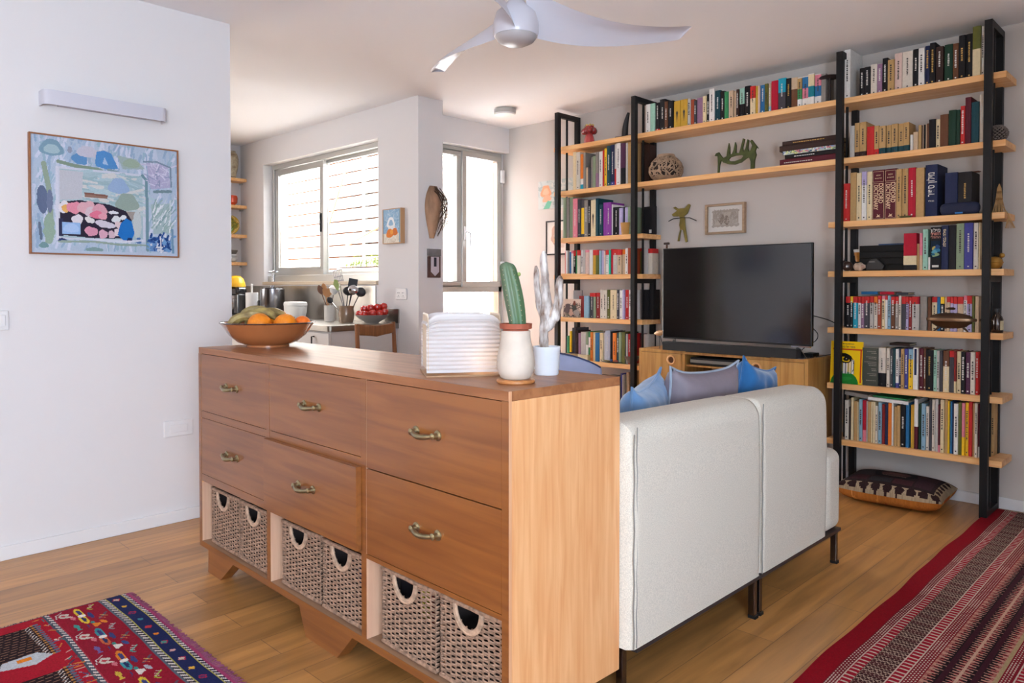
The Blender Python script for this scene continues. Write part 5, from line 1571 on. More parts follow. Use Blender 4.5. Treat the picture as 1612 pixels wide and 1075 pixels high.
# left bay things
def photo_card():
    w, h = .180, .150
    A = Art(w, h, .0028, 'd8c0ae')
    A.rect(0, 0, w, .055, '7a6a5c'); A.strokes(220, ['5c4c48', '8a7468', '6a705a', 'b09484', '3c3436', 'c0a898'], .006, .03, .007, (0, 0, w, .10), 6)
    A.ell(.045, .07, .035, .04, '6a5a58', 0, .15); A.ell(.115, .075, .022, .045, '4a4a44', .2, .12); A.ell(.112, .115, .014, .02, '7c4438', 0, .1); A.ell(.14, .04, .03, .025, '9a9088', -.6, .1); A.ell(.08, .04, .02, .03, 'c49c88', 0, .1)
    t = T('postcard', 'photo card of a group of people leaning at the left end of the fifth shelf', 'photograph', -3.892, 4.672, SZ[5]); t.rotation_euler = (math.radians(-4), 0, 0)
    A.mesh('print', lambda x, y: (x - w / 2, -.0006, y), painted('printed_cover'), t)
    MB().box(-w / 2, w / 2, 0, .002, 0, h).build('card', bmat('beige'), t, smooth=0)
photo_card()
boxthing('photograph', 'small grey picture frame behind the photo card on the fifth shelf', 'picture frame', mat('frame_grey', '8c8c8c', .5), (-3.93, 4.80, SZ[5]), (.09, .015, .22))
boxthing('book', 'dark red box book behind the photo card on the fifth shelf', 'book', bmat('dkred'), (-3.845, 4.79, SZ[5]), (.05, .10, .175))
t = T('pencil_cup', 'tan woven cup on the third shelf of the left bay', 'cup', -3.375, 4.672 + .03, 1.645)
MB().lathe([(0, 0), (.036, 0), (.044, .080), (.046, .092), (.042, .092), (.040, .08), (.034, .006), (0, .006)], 28).build('cup_body', mat('woven_straw', 'c08c44', .6, bump=.5, bscale=150, stretch=(.3, .3, 3)), t)
t = T('book', 'black book with white label facing out beside the steel frame, third shelf', 'book', -3.238, 4.80, 1.645)
MB().box(-.058, .058, 0, .02, 0, .213).build('cover', bmat('black'), t, smooth=0, bevel=.001)
MB().box(.004, .024, -.001, .001, .01, .036).build('white_label', INKW, t, smooth=0)
t = T('wooden_tray', 'flat pale wooden piece on the front of the fourth shelf of the left bay', 'tray', -3.86, 4.672, 1.343)
MB().prism([(-.14, 0), (.13, 0), (.14, .006), (.02, .010), (-.14, .013)], -.006, .012).build('tray_body', OAK, t, smooth=0, bevel=.001)
boxthing('box', 'long kraft cardboard box on the sixth shelf of the left bay', 'box', mat('kraft', 'a8906c', .7), (-3.905, 4.69, SZ[6]), (.135, .04, .048))
t = T('open_box', 'small cream open box right of the kraft box, sixth shelf', 'box', -3.775, 4.69, SZ[6])
mb = MB(); mb.box(-.05, .05, -.02, .02, 0, .003).box(-.05, -.047, -.02, .02, .003, .048).box(.047, .05, -.02, .02, .003, .048).box(-.047, .047, -.02, -.017, .003, .048).box(-.047, .047, .017, .02, .003, .048)
mb.build('box_body', mat('cream_card', 'd0c09a', .7), t, smooth=0)
t = T('bowl', 'small grey-brown bowl on the sixth shelf of the left bay', 'bowl', -3.335, 4.70 + .02, SZ[6])
MB().lathe([(0, 0), (.028, 0), (.050, .03), (.062, .062), (.058, .062), (.046, .032), (.026, .008), (0, .008)], 32, sy=.85).build('bowl_body', mat('greybrown_glaze', '6a5850', .4), t)
t = T('dish', 'olive and black painted dish with trinkets on the sixth shelf', 'dish', -3.50, 4.685, SZ[6])
MB().lathe([(0, 0), (.06, 0), (.105, .010), (.10, .012), (.06, .005), (0, .005)], 32, sy=.22).build('dish_body', mat('dark_lacquer', '2c2a22', .3), t)
mb = MB(); mb.lathe([(0, .006), (.035, .008), (.03, .016), (0, .018)], 16, (-.05, 0, 0), 1, .5); mb.build('olive_trinket', mat('olive_trinket', '8a7a20', .5), t)
mb = MB(); mb.ball((.0, 0, .018), .012, 10, 6); mb.build('blue_trinket', mat('blue_trinket', '3c4a7c', .4), t)
mb = MB(); mb.ball((.045, 0, .015), .011, 10, 6, 1.5); mb.build('red_trinket', mat('red_trinket', 'a04030', .5), t)
boxthing('box', 'grey box lying on the bottom shelf of the left bay', 'box', mat('grey_box', '8c8a80', .7), (-3.52, 4.74, SZ[7]), (.12, .16, .235))
boxthing('box', 'dark brown box left of the grey box on the bottom shelf, left bay', 'box', mat('brown_box', '4a3226', .7), (-3.67, 4.75, SZ[7]), (.16, .18, .225))

# ------------------------------------------------------------------ television, stand
t = T('television_stand', 'light oak television stand with ring-handled doors and open centre', 'tv stand', -2.499, 4.50, 0)
X0, X1, DD = -.617, .617, .375
mb = MB(); mb.box(X0, X1, 0, DD, .783, .805); mb.box(X0, X1, 0, DD, .25, .27); mb.box(X0, X0 + .022, 0, DD, .27, .783); mb.box(X1 - .022, X1, 0, DD, .27, .783)
mb.box(-.262, -.240, .0, DD, .27, .783).box(.196, .218, 0, DD, .27, .783); mb.box(X0 + .02, X1 - .02, DD - .01, DD, .27, .783)
mb.build('carcass', OAKV, t, smooth=0, bevel=.001)
MB().box(-.24, .196, .02, DD - .01, .70, .712).box(-.24, .196, .02, DD - .01, .48, .492).build('inner_shelf', OAKV, t, smooth=0)
def ring_door(a, b, hx, hz):
    d = MB().box(a, b, -.001, .018, .272, .781).build('door', OAKV, t, smooth=0, bevel=.001)
    mb = MB(); mb.tube([(hx + .028 * math.cos(k * PI / 16), -.004, hz + .028 * math.sin(k * PI / 16)) for k in range(32)], .0072, 8, closed=True)
    mb.build('ring_handle', mat('ring_oak', 'e6aa6c', .4), d)
    MB().prism([(hx + .0255 * math.cos(k * PI / 16), hz + .0255 * math.sin(k * PI / 16)) for k in range(32)], -.0030, -.0012).build('finger_hole', mat('hole_brown', '5c3218', .7), d)
ring_door(X0 + .024, -.264, -.345, .737); ring_door(.220, X1 - .024, .285, .730)
for x in (X0 + .05, X1 - .1):
    for y in (.04, DD - .09):
        MB().box(x, x + .05, y, y + .05, 0, .25).build('leg', OAKV, t, smooth=0)
t = T('media_player', 'flat black and silver disc player in the open centre of the stand', 'disc player', -2.49, 4.51, .7125)
MB().box(-.21, .17, 0, .24, .004, .052).build('player_body', BLACKM, t, smooth=0, bevel=.002)
MB().box(-.21, .17, -.004, 0, .018, .038).build('silver_strip', mat('silver_plastic', '8a8880', .35, metal=.5), t, smooth=0)
MB().box(.13, .168, -.006, -.004, .02, .036).build('display', mat('display_pale', 'b0aea4', .4), t, smooth=0)
boxthing('media_box', 'dark box on the lower shelf of the television stand', 'box', mat('dark_box2', '1a1716', .5), (-2.40, 4.66, .4925), (.34, .22, .19))
t = T('television', 'large black flat television standing on the oak stand', 'television', -2.402, 4.522, .805, math.radians(-1.0))
mb = MB(); mb.box(-.535, .535, 0, .028, .078, .712); mb.box(-.33, .33, .028, .06, .12, .50)
mb.build('casing', mat('tv_black', '0c0c0e', .3), t, smooth=0, bevel=.003)
MB().box(-.528, .528, -.0012, 0, .090, .706).build('screen', mat('tv_screen', '060608', .12, spec=.8, ior=1.6), t, smooth=0)
mb = MB()
for s in (-1, 1):
    mb.prism([(s * .44, .085), (s * .50, .004), (s * .42, .004)], .008, .018)
    mb.box(min(s * .37, s * .50), max(s * .37, s * .50), -.03, .12, 0, .004)
mb.box(.41, .528, -.006, .012, .070, .079)
mb.build('foot', CHROME, t, smooth=0)
t = T('soundbar', 'long black soundbar in front of the television', 'soundbar', -2.405, 4.47, .805, math.radians(-.6))
mb = MB(); mb.box(-.478, .478, -.03, .035, .004, .062); mb.box(-.30, .30, -.02, .03, 0, .004)
mb.build('soundbar_body', mat('soundbar_fabric', '141416', .75, bump=.15, bscale=500), t, smooth=0, bevel=.008)
t = T('sensor_camera', 'small dark T-shaped camera clipped on top of the television', 'camera', -2.908, 4.535, 1.518)
MB().box(-.004, .004, -.006, .006, 0, .026).build('stem', mat('dark_wood_plain', '5a3020', .5), t, smooth=0)
MB().box(-.022, .020, -.01, .01, .026, .042).build('head', mat('camera_head', '382420', .5), t, smooth=0, bevel=.004)
t = T('wooden_bird', 'pale wooden bird on thin metal legs at the left end of the stand', 'figurine', -2.985, 4.56, .805)
mb = MB(); mb.M = Matrix.Translation((0, 0, .105)) @ Matrix.Rotation(-.25, 4, 'Y')
mb.lathe([(0, -.045), (.010, -.040), (.020, -.022), (.026, 0), (.022, .025), (.008, .040), (0, .043)], 20)
mb2 = MB()
for p in mb.v: pass
mb2.grid(lambda u, v: ((v - .5) * .088, .026 * math.sin(PI * min(1, v * 1.05)) ** .6 * math.cos(2 * PI * u) * (.5 + .6 * v), .105 + .012 * v + .026 * math.sin(PI * min(1, v * 1.05)) ** .6 * math.sin(2 * PI * u) * (.5 + .6 * v)), 20, 16)
mb2.build('bird_body', mat('turned_wood', 'c49466', .4, noise=.1), t, weld=True)
mb = MB(); mb.tube([(.0, 0, .09), (.006, 0, .04), (.012, -.01, 0)], .0022, 6); mb.tube([(.008, 0, .09), (.03, 0, .03), (.035, .01, 0)], .0022, 6)
mb.build('legs', BLACKM, t)
# cables at the right of the television
def cable(label, pts, r=.003):
    P = [Vector(p) for p in pts]; out_ = []
    for i in range(len(P) - 1):
        p0, p1, p2, p3 = P[max(i - 1, 0)], P[i], P[i + 1], P[min(i + 2, len(P) - 1)]
        for k in range(8):
            s = k / 8
            out_.append(.5 * ((2 * p1) + (p2 - p0) * s + (2 * p0 - 5 * p1 + 4 * p2 - p3) * s * s + (3 * p1 - p0 - 3 * p2 + p3) * s ** 3))
    out_.append(P[-1])
    o = MB().tube(out_, r, 6).build('cable', mat('cable_black', '1a1a1c', .5), None)
    tag(o, label, 'cable')
cable('black cable arching from the television to behind the bookcase frame', [(-1.90, 4.60, 1.07), (-1.84, 4.75, 1.03), (-1.79, 4.85, .96), (-1.795, 4.86, .87), (-1.83, 4.80, .83), (-1.90, 4.66, .809)])
cable('black cable looping at the right foot of the television', [(-1.885, 4.555, 1.0), (-1.855, 4.57, .96), (-1.86, 4.56, .92), (-1.92, 4.56, .88), (-1.96, 4.57, .84), (-1.95, 4.60, .809)])
boxthing('power_adapter', 'small black adapter on the right end of the television stand', 'adapter', BLACKM, (-1.955, 4.72, .8055), (.06, .10, .022))

# ------------------------------------------------------------------ kitchen
CAB = mat('cabinet_paint', 'd9d6d4', .45)
kc = thing('kitchen_cabinet', 'pale painted kitchen base cabinet under the steel worktop', 'cabinet', (-6.0, 3.25, 0))
o = (-6.0, 3.25, 0)
MB_ = lambda: L(MB())
MB_().box(XK + .004, -4.76, 2.975, YK - .004, .08, .918).build('body', CAB, kc, smooth=0)
MB_().box(XK + .004, -4.80, 3.02, YK - .004, 0, .08).build('plinth', mat('plinth_grey', '7c7874', .6), kc, smooth=0)
for i, (a, b) in enumerate(((-7.35, -6.75), (-6.745, -6.15), (-6.145, -5.46), (-5.455, -4.765))):
    d = MB_().box(a, b, 2.957, 2.975, .09, .905).build('door', CAB, kc, smooth=0, bevel=.002)
    hx = b - .20 if i == 3 else b - .06
    MB_().tube([(hx, 2.957, .875), (hx, 2.935, .875), (hx, 2.935, .80), (hx, 2.957, .80)], .006, 8).build('handle', BLACKM, d)
wt = thing('worktop', 'stainless steel kitchen worktop ending beside the chair', 'worktop', (-6.0, 3.25, .92))
o = (-6.0, 3.25, .92)
def rc(x0, x1, y0, y1, r):
    return [(x0, y1), (x0, y0), (x1 - r, y0)] + [(x1 - r + r * math.sin(a), y0 + r - r * math.cos(a)) for a in [PI / 2 * k / 6 for k in range(1, 7)]] + [(x1, y1)]
MB_().prism(rc(XK + .004, -4.73, 2.94, YK - .006, .03), .92, .962, 'z').build('top', STEEL, wt, smooth=30, bevel=.002)
MB_().box(XK + .004, -5.04, YK - .008, YK - .001, .962, 1.255).box(-5.04, -4.73, YK - .012, YK - .001, .962, 1.072).build('backsplash', STEEL, wt, smooth=0)
GT = .962
cs = thing('wall_shelf', 'four pale wooden shelves on the kitchen side wall', 'shelf', (XK, 3.1, 1.49))
bpy.data.objects.remove(cs)
for i, z in enumerate((2.345, 2.073, 1.776, 1.497)):
    names = ['top', 'second', 'third', 'lowest']
    t = thing('wall_shelf', '%s short wooden shelf on the kitchen side wall' % names[i], 'shelf', (XK, 3.1, z), 0, 'kitchen wall shelves')
    MB().box(0, .15, -.55, .465, -.032, 0).build('board', OAK, t, smooth=0, bevel=.002)
    MB().box(0, .06, .455, .47, -.05, -.034).build('bracket', ALU, t, smooth=0)
t = T('vase', 'tall brown and cream patterned vase on the top kitchen shelf', 'vase', -7.345, 3.44, 2.345)
MB().lathe([(0, 0), (.045, 0), (.042, .02), (.052, .05), (.068, .13), (.070, .20), (.058, .245), (.040, .262), (.044, .275), (.040, .275), (.03, .25), (0, .24)], 32).build('vase_body', mat('vase_glaze', '8a7660', .35, col2='c0b498', nscale=24, detail=2), t)
MB().lathe([(.0425, .022), (.048, .03), (.046, .034)], 32).lathe([(.060, .232), (.056, .25), (.05, .252)], 32).build('cream_ring', mat('vase_cream', 'cdbf9e', .4), t)
t = T('pot', 'glossy orange-red pot on the second kitchen shelf', 'pot', -7.342, 3.42, 2.073)
MB().lathe([(0, 0), (.045, 0), (.072, .025), (.076, .07), (.070, .095), (.066, .095), (.07, .07), (.05, .02), (0, .02)], 32).build('pot_body', mat('orange_enamel', 'd0441c', .2, coat=.5, noise=.15), t)
t = T('decorative_plate', 'yellow-green patterned bowl leaning upright on the third kitchen shelf', 'plate', -7.345, 3.42, 1.776)
def plateP(u, v):
    r = .10 * v; a = 2 * PI * u
    c = Vector((.06 * (1 - v ** 2) * 0, 0, 0))
    return None
A = Art(.2, .2, .004, 'c9a83c')
A.ell(.1, .1, .1, .1, 'd8c8a0'); A.ell(.1, .1, .092, .092, 'c4a03a'); A.ell(.1, .1, .075, .075, '8a8a3a', 0, .06); A.ell(.09, .06, .035, .03, '9cc07a', 0, .1); A.ell(.07, .12, .03, .025, 'd0b050', 0, .1); A.strokes(60, ['6a6a28', 'b8a848', '4c5a2c'], .01, .03, .005, (.03, .03, .17, .17), 3)
def discmap(x, y):
    dx, dy = x / .1 - 1, y / .1 - 1
    m = max(abs(dx), abs(dy)); r = math.hypot(dx, dy)
    k = m / r if r > 1e-6 else 1
    dx, dy = dx * k, dy * k
    dep = .035 * (1 - dx * dx - dy * dy)
    return (CF.x * dep + CR.x * dx * .096, CF.y * dep + CR.y * dx * .096, .098 + dy * .096)
A.mesh('plate_body', discmap, painted('glazed_pattern', .25), t, thick=.004)
t = T('bowl_stack', 'white bowls stacked under a grey one on the lowest kitchen shelf', 'bowls', -7.345, 3.42, 1.497)
bpy.data.objects.remove(t)
for i, (lab, z, r, c) in enumerate([('white bowl at the bottom of the stack on the lowest kitchen shelf', 0, .072, 'cfd2d2'), ('second white bowl of the stack on the lowest kitchen shelf', .034, .073, 'd4d6d6'), ('grey bowl on top of the stack on the lowest kitchen shelf', .072, .074, '6e675e')]):
    t = T('bowl', lab, 'bowl', -7.345, 3.42, 1.497 + z, 0, 'bowls stacked on the kitchen shelf')
    MB().lathe([(0, 0), (.035, 0), (.060, .014), (r, .04), (r, .05 if i == 2 else .042), (r - .004, .046), (.055, .018), (0, .008)], 32).build('bowl_body', mat('bowl_' + c, c, .4), t)
t = T('stand_mixer', 'black stand mixer with steel bowl at the left end of the worktop', 'mixer', -6.80, 3.22, GT)
BKG = mat('black_gloss', '16171c', .2, coat=.5)
mb = MB(); mb.box(-.10, .13, -.09, .09, 0, .03).box(.05, .13, -.045, .045, .03, .22)
mb.build('mixer_body', BKG, t, smooth=0, bevel=.012)
mb = MB(); mb.box(-.14, .13, -.055, .055, .20, .285); mb.build('mixer_head', BKG, t, smooth=0, bevel=.03, seg=4)
MB().lathe([(0, .03), (.05, .03), (.085, .08), (.098, .14), (.10, .17), (.096, .17), (.08, .08), (0, .05)], 32, (-.03, 0, 0)).build('steel_bowl', CHROME, t)
t = T('yellow_bowl', 'yellow bowl upside down on top of the black mixer', 'bowl', -6.80, 3.22, GT + .2855)
MB().lathe([(.088, 0), (.085, .03), (.07, .075), (.04, .10), (0, .107)], 32).build('bowl_body', mat('yellow_enamel', 'e8b020', .35), t)
t = T('paper_towel', 'white paper towel roll on a stand beside the steel canister', 'paper towel', -6.60, 3.28, GT)
MB().lathe([(.018, .012), (.055, .012), (.056, .02), (.056, .225), (.055, .232), (.018, .232)], 32).build('roll', mat('paper_white', 'f2f0ee', .9), t)
MB().lathe([(0, 0), (.075, 0), (.075, .01), (.010, .014), (.009, .30), (.013, .31), (0, .315)], 24).build('stand', WHITEC, t)
MB().lathe([(0, 0), (.02, 0), (.022, .14), (.012, .16), (0, .162)], 16, (.085, .03, 0)).build('side_bottle', BKG, t)
t = T('canister', 'tall brushed steel canister behind the fruit bowl', 'canister', -6.36, 3.36, GT)
MB().lathe([(0, 0), (.105, 0), (.108, .004), (.108, .265), (.10, .272), (.104, .278), (0, .282)], 40).build('canister_body', mat('satin_steel', '98989c', .22, metal=1.), t)
MB().lathe([(0, .28), (.02, .282), (.022, .295), (0, .30)], 16).build('lid_knob', CHROME, t)
t = T('rice_crock', 'white oval lidded crock with small dark marks on the worktop', 'container', -5.95, 3.36, GT)
MB().lathe([(0, 0), (.095, 0), (.105, .008), (.122, .06), (.126, .115), (.118, .12), (0, .12)], 40, sy=.7).build('crock_body', WHITEC, t)
MB().lathe([(.128, .118), (.130, .126), (.126, .146), (.115, .154), (0, .156)], 40, sy=.7).build('lid', WHITEC, t)
mb = MB()
for a in (-2.2, -1.9, -1.5, -1.1, -.85):
    x, y = .1075 * math.cos(a), .075 * math.sin(a); mb.ball((x, y - .001, .022), .006, 8, 5, 1, .5, 1); mb.ball((x + .014, y - .001, .022), .004, 8, 5, 1, .5, 1)
mb.build('dark_mark', DARKM, t)
def crock(label, x, y, prof, m):
    t = T('utensil_crock', label, 'utensil holder', x, y, GT); MB().lathe(prof, 32).build('crock_body', m, t); return t
crock('white ribbed crock holding wooden spoons', -5.40, 3.36, [(0, .0), (.040, 0), (.043, .01), (.044, .12), (.046, .132), (.041, .132), (.039, .03), (0, .03)], mat('ribbed_white', 'dcd6ce', .4, bump=.5, bscale=60, stretch=(.2, .2, 6)))
crock('brown glazed crock holding dark kitchen utensils', -5.12, 3.34, [(0, 0), (.052, 0), (.060, .03), (.064, .07), (.058, .11), (.064, .132), (.058, .132), (.05, .1), (.05, .03), (0, .03)], mat('brown_crock', '8a7058', .25, coat=.5))
def utensil(name, label, cat, base, tip, kind, m, m2=None, r=.004):
    B, P = Vector(base), Vector(tip)
    t = thing(name, label, cat, B); d = (P - B); Ln_ = d.length; q_ = d.to_track_quat('Z', 'Y').to_matrix().to_4x4()
    fac = Matrix.Rotation(0, 4, 'Z')
    mb = MB(); mb.M = q_; mb.tube([(0, 0, 0), (0, 0, Ln_ * .72)], r, 8); mb.build('shaft', m, t)
    mb = MB()
    Rz = math.atan2((q_.inverted() @ CF).y, (q_.inverted() @ CF).x) - PI / 2
    mb.M = q_ @ Matrix.Rotation(Rz, 4, 'Z') @ Matrix.Translation((0, 0, Ln_ * .7))
    s = Ln_ * .3
    if kind == 'spoon': mb.grid(lambda u, v: ((.024) * math.cos(2 * PI * u) * math.sin(PI * v) ** .7, .006 * math.sin(2 * PI * u) * math.sin(PI * v), v * s), 16, 12)
    elif kind == 'ladle': mb.grid(lambda u, v: (.044 * math.cos(2 * PI * u) * math.sin(PI * v) ** .6, .022 * math.sin(2 * PI * u) * math.sin(PI * v), v * s), 20, 12)
    elif kind == 'turner':
        mb.prism([(-.012, 0), (.012, 0), (.036, s * .35), (.036, s), (-.036, s), (-.036, s * .35)], -.002, .002)
    elif kind == 'slotted':
        for k in range(6): mb.box(-.036 + k * .013, -.030 + k * .013, -.002, .002, s * .2, s)
        mb.box(-.036, .036, -.002, .002, s * .92, s).box(-.036, .036, -.002, .002, s * .2, s * .3).box(-.036, .036, -.002, .002, s * .5, s * .58)
    elif kind == 'ball': mb.lathe([(0, 0), (.03, s * .3), (.038, s * .6), (.045, s * .75), (.03, s), (0, s * 1.05)], 20)
    elif kind == 'leaf': mb.prism([(0, 0), (.022, s * .5), (.020, s * .9), (0, s * 1.05), (-.022, s * .7), (-.012, s * .2)], -.002, .002)
    mb.build('head', m2 or m, t, smooth=50)
    return t
WD, WD2, DK = mat('spoon_wood', 'b07c4c', .6), mat('spoon_dark', '6e4a34', .6), mat('black_nylon', '1e2024', .45)
c1, c2 = Vector((-5.40, 3.36, GT + .035)), Vector((-5.12, 3.34, GT + .035))
def off(c, a, f, z): v = c + CR * a + CF * f; v.z = GT + z; return v
G1, G2 = 'utensils in the white crock', 'utensils in the brown crock'
utensil('wooden_spoon', 'dark wooden spoon leaning left in the white crock', 'spoon', off(c1, .01, 0, .035), off(c1, -.09, .0, .30), 'spoon', WD2)['group'] = G1
utensil('wooden_spoon', 'light wooden spoon standing left of centre in the white crock', 'spoon', off(c1, .0, .01, .035), off(c1, -.055, .01, .315), 'spoon', WD)['group'] = G1
utensil('wooden_spatula', 'light wooden spatula in the middle of the white crock', 'spatula', off(c1, .01, -.01, .035), off(c1, -.02, -.01, .27), 'turner', WD)['group'] = G1
utensil('potato_masher', 'white and steel masher at the right of the white crock', 'masher', off(c1, 0, 0, .035), off(c1, .045, 0, .29), 'ball', CHROME, WHITEC)['group'] = G1
utensil('slotted_turner', 'steel slotted turner standing tallest in the brown crock', 'turner', off(c2, 0, .01, .035), off(c2, -.075, .01, .42), 'slotted', CHROME)['group'] = G2
utensil('green_spatula', 'green leaf-shaped spatula leaning left in the brown crock', 'spatula', off(c2, .01, -.01, .035), off(c2, -.09, -.01, .34), 'leaf', CHROME, mat('leaf_green', '93a35c', .5))['group'] = G2
utensil('black_turner', 'large black nylon turner at the back of the brown crock', 'turner', off(c2, 0, .02, .035), off(c2, .055, .02, .35), 'turner', DK)['group'] = G2
utensil('steel_ladle', 'steel ladle in front of the black turner in the brown crock', 'ladle', off(c2, 0, -.02, .035), off(c2, .07, -.02, .30), 'ladle', CHROME)['group'] = G2
utensil('black_ladle', 'black nylon ladle leaning far right in the brown crock', 'ladle', off(c2, .01, 0, .035), off(c2, .13, .01, .28), 'ladle', DK)['group'] = G2
utensil('black_spoon', 'black nylon spoon between turner and slotted turner in the brown crock', 'spoon', off(c2, -.01, 0, .035), off(c2, .02, 0, .29), 'ladle', DK)['group'] = G2
utensil('whisk', 'thin steel whisk leaning left and low between the two crocks', 'whisk', off(c2, -.02, 0, .05), off(c2, -.15, .0, .20), 'spoon', CHROME, DK)['group'] = G2
TB = Vector((-4.874, 3.415, GT))
t = thing('tomato_bowl', 'pale shallow grey bowl heaped with tomatoes at the end of the worktop', 'bowl', TB)
MB().lathe([(0, 0), (.05, 0), (.052, .006), (.10, .035), (.132, .066), (.126, .066), (.09, .036), (0, .012)], 40).build('bowl_body', mat('grey_dish', 'a8a49e', .35, metal=.3), t)
TOM = mat('tomato_skin', 'c02a20', .2, coat=.5, noise=.08)
def tomato(label):
    t = thing('tomato', label, 'tomato', (0, 0, 0), 0, 'tomatoes in the grey bowl')
    MB().lathe([(0, .003), (.012, 0), (.026, .010), (.031, .027), (.027, .044), (.014, .053), (.004, .050), (0, .047)], 20, wob=lambda a, z: 1 + .03 * math.cos(5 * a)).build('tomato_flesh', TOM, t)
    mb = MB(); mb.lathe([(0, .047), (.008, .052), (.003, .053), (0, .060)], 5); mb.build('calyx', mat('calyx_green', '4c6a34', .7), t); return t
tp = [(-.095, -.02, .046), (-.052, -.055, .044), (-.035, .0, .050), (.015, -.05, .052), (.065, -.035, .050), (.0, .06, .054), (.055, .04, .060), (.098, .0, .062), (-.068, .045, .050), (-.060, -.005, .086), (-.010, -.01, .092), (.042, .0, .098), (.085, .025, .104)]
tl = ['at the far left rim', 'front left', 'left of centre, low', 'front centre', 'front right', 'at the back centre', 'at the back right', 'at the far right rim', 'at the back left', 'on top at the left', 'on top at the centre', 'on top right of centre', 'highest at the right']
t0 = tomato('')
for i, (a, f, z) in enumerate(tp):
    p = TB + CR * a + CF * f; p.z = GT + z
    lab = 'red tomato %s of the heap in the grey bowl' % tl[i]
    if i == 0:
        t0.location = p; t0['label'] = lab
    else:
        copy_tree(t0, p, i * .7, lab)
t = T('tap_handle', 'small chrome cross handle tap at the left end of the window sill', 'tap', -6.80, YK + .03, WZ0 + .03)
mb = MB(); mb.cyl((0, 0, 0), (0, 0, .09), .018, .013, 14).tube([(-.06, 0, .10), (.06, 0, .10)], .008, 8).tube([(0, -.05, .10), (0, .05, .10)], .008, 8).ball((0, 0, .10), .016, 12, 8)
mb.build('tap_body', CHROME, t)

# ------------------------------------------------------------------ wooden armchair by the worktop
cA, cB = Vector((-4.43, 3.00, 0)), Vector((-4.52, 3.385, 0))
CH = wood('chair_wood', '7a4c2c', '945f38', 'z', 3, .4)
ang = math.atan2(cB.y - cA.y, cB.x - cA.x)
t = thing('dining_chair', 'brown wooden armchair with curved top rail beside the worktop', 'chair', (cA + cB) / 2, ang)
wd = (cB - cA).length / 2
# local x runs along the back; -y is the sitting side (towards the room)
def leg(x, y0, y1, z1):
    MB().tube([(x * .96, y0, 0), (x, y0, .45), (x * 1.0, y1, z1)], [.015, .021, .016], 8, flat=.8).build('leg', CH, t)
leg(-wd, .0, .03, .985); leg(wd, .0, .03, .985)
leg(-wd, -.40, -.40, .45); leg(wd, -.40, -.40, .45)
mb = MB(); mb.prism([(-wd + .012, .985), (-wd + .012, .905), (-.06, .893), (0, .885), (.06, .893), (wd - .012, .905), (wd - .012, .975), (0, .965)], .012, .036)
mb.build('top_rail', CH, t, smooth=0, bevel=.006)
MB().box(-wd, wd, .0, .02, .62, .68).build('back_slat', CH, t, smooth=0, bevel=.004)
MB().box(-wd - .02, wd + .02, -.43, .01, .43, .47).build('seat', mat('seat_fabric', '8a7a6a', .9), t, smooth=0, bevel=.012)
for s in (-1, 1):
    mb = MB(); mb.tube([(s * wd, .01, .70), (s * (wd + .01), -.15, .715), (s * (wd + .015), -.30, .71), (s * (wd + .0), -.35, .70)], [.014, .020, .022, .014], 8, flat=.5)
    mb.tube([(s * wd, -.33, .46), (s * wd, -.32, .70)], .012, 8)
    mb.build('armrest', CH, t)

# ------------------------------------------------------------------ sofa
SOFA = mat('sofa_weave', 'dcd4c6', .95, noise=.11, nscale=300, bump=.35, bscale=420, sheen=.05, spec=.1, detail=3)
FRAMEG = mat('sofa_frame', '4a4446', .4, metal=.6)
sf = thing('sofa', 'off-white fabric sofa seen from behind with slim metal legs', 'sofa', (-1.75, 2.63, 0))
o = (-1.75, 2.63, 0)
def soft(name, x0, x1, y0, y1, z0, z1, bev, parent=sf, seg=5, m=SOFA, puff=0.):
    mb = MB_(); mb.box(x0, x1, y0, y1, z0, z1)
    return mb.build(name, m, parent, smooth=60, bevel=bev, seg=seg)
def backrest(y0, y1, ztop0, ztop1, r=.055):
    """rounded-top back: outline in x-z swept along y with rounded ends"""
    n = 26
    def P(u, v):
        y = y0 + (y1 - y0) * v
        e = min(v * (y1 - y0), (1 - v) * (y1 - y0)); k = 1 if e > .026 else math.sqrt(max(0, 1 - (1 - e / .026) ** 2))
        dz = (1 - k) * .026; ins = (1 - k) * .020
        zt = ztop0 + (ztop1 - ztop0) * v - dz
        xa, xb = -1.490 + ins, -1.280 - ins
        pts = [(xb, .165), (xb + .002, .30), (xb + .004, .55), (xb, zt - .09)]
        pts += [(xb - .065 + .065 * math.cos(a), zt - .075 + .075 * math.sin(a)) for a in [PI / 2 * i / 7 for i in range(1, 8)]]
        pts += [(xa + .06 - .06 * math.sin(a), zt - .07 + .07 * math.cos(a)) for a in [PI / 2 * i / 7 for i in range(0, 8)]]
        pts += [(xa, .40), (xa, .165)]
        s = u * (len(pts) - 1); i = min(int(s), len(pts) - 2); f = s - i
        return (pts[i][0] * (1 - f) + pts[i + 1][0] * f, y, pts[i][1] * (1 - f) + pts[i + 1][1] * f)
    mb = MB_(); mb.grid(P, 60, 44)
    for v in (0, 1):
        ring = [P(i / 60, v) for i in range(61)]
        mb.add(ring, [tuple(range(61)) if v else tuple(reversed(range(61)))])
    return mb.build('backrest', SOFA, sf, weld=True, smooth=55)
backrest(1.812, 2.650, .842, .826)
backrest(2.653, 3.272, .824, .812)
soft('seat', -2.26, -1.495, 1.842, 2.650, .165, .43, .05); soft('seat', -2.26, -1.495, 2.653, 3.272, .165, .43, .05)
soft('armrest', -2.26, -1.282, 3.275, 3.445, .160, .520, .045, seg=6)
MB_().box(-2.24, -1.284, 1.85, 2.648, .148, .166).build('base_frame', FRAMEG, sf, smooth=0)
MB_().box(-2.24, -1.284, 2.655, 3.44, .146, .160).build('base_frame', FRAMEG, sf, smooth=0)
SQ = mat('leg_metal', '6e686a', .25, metal=1.)
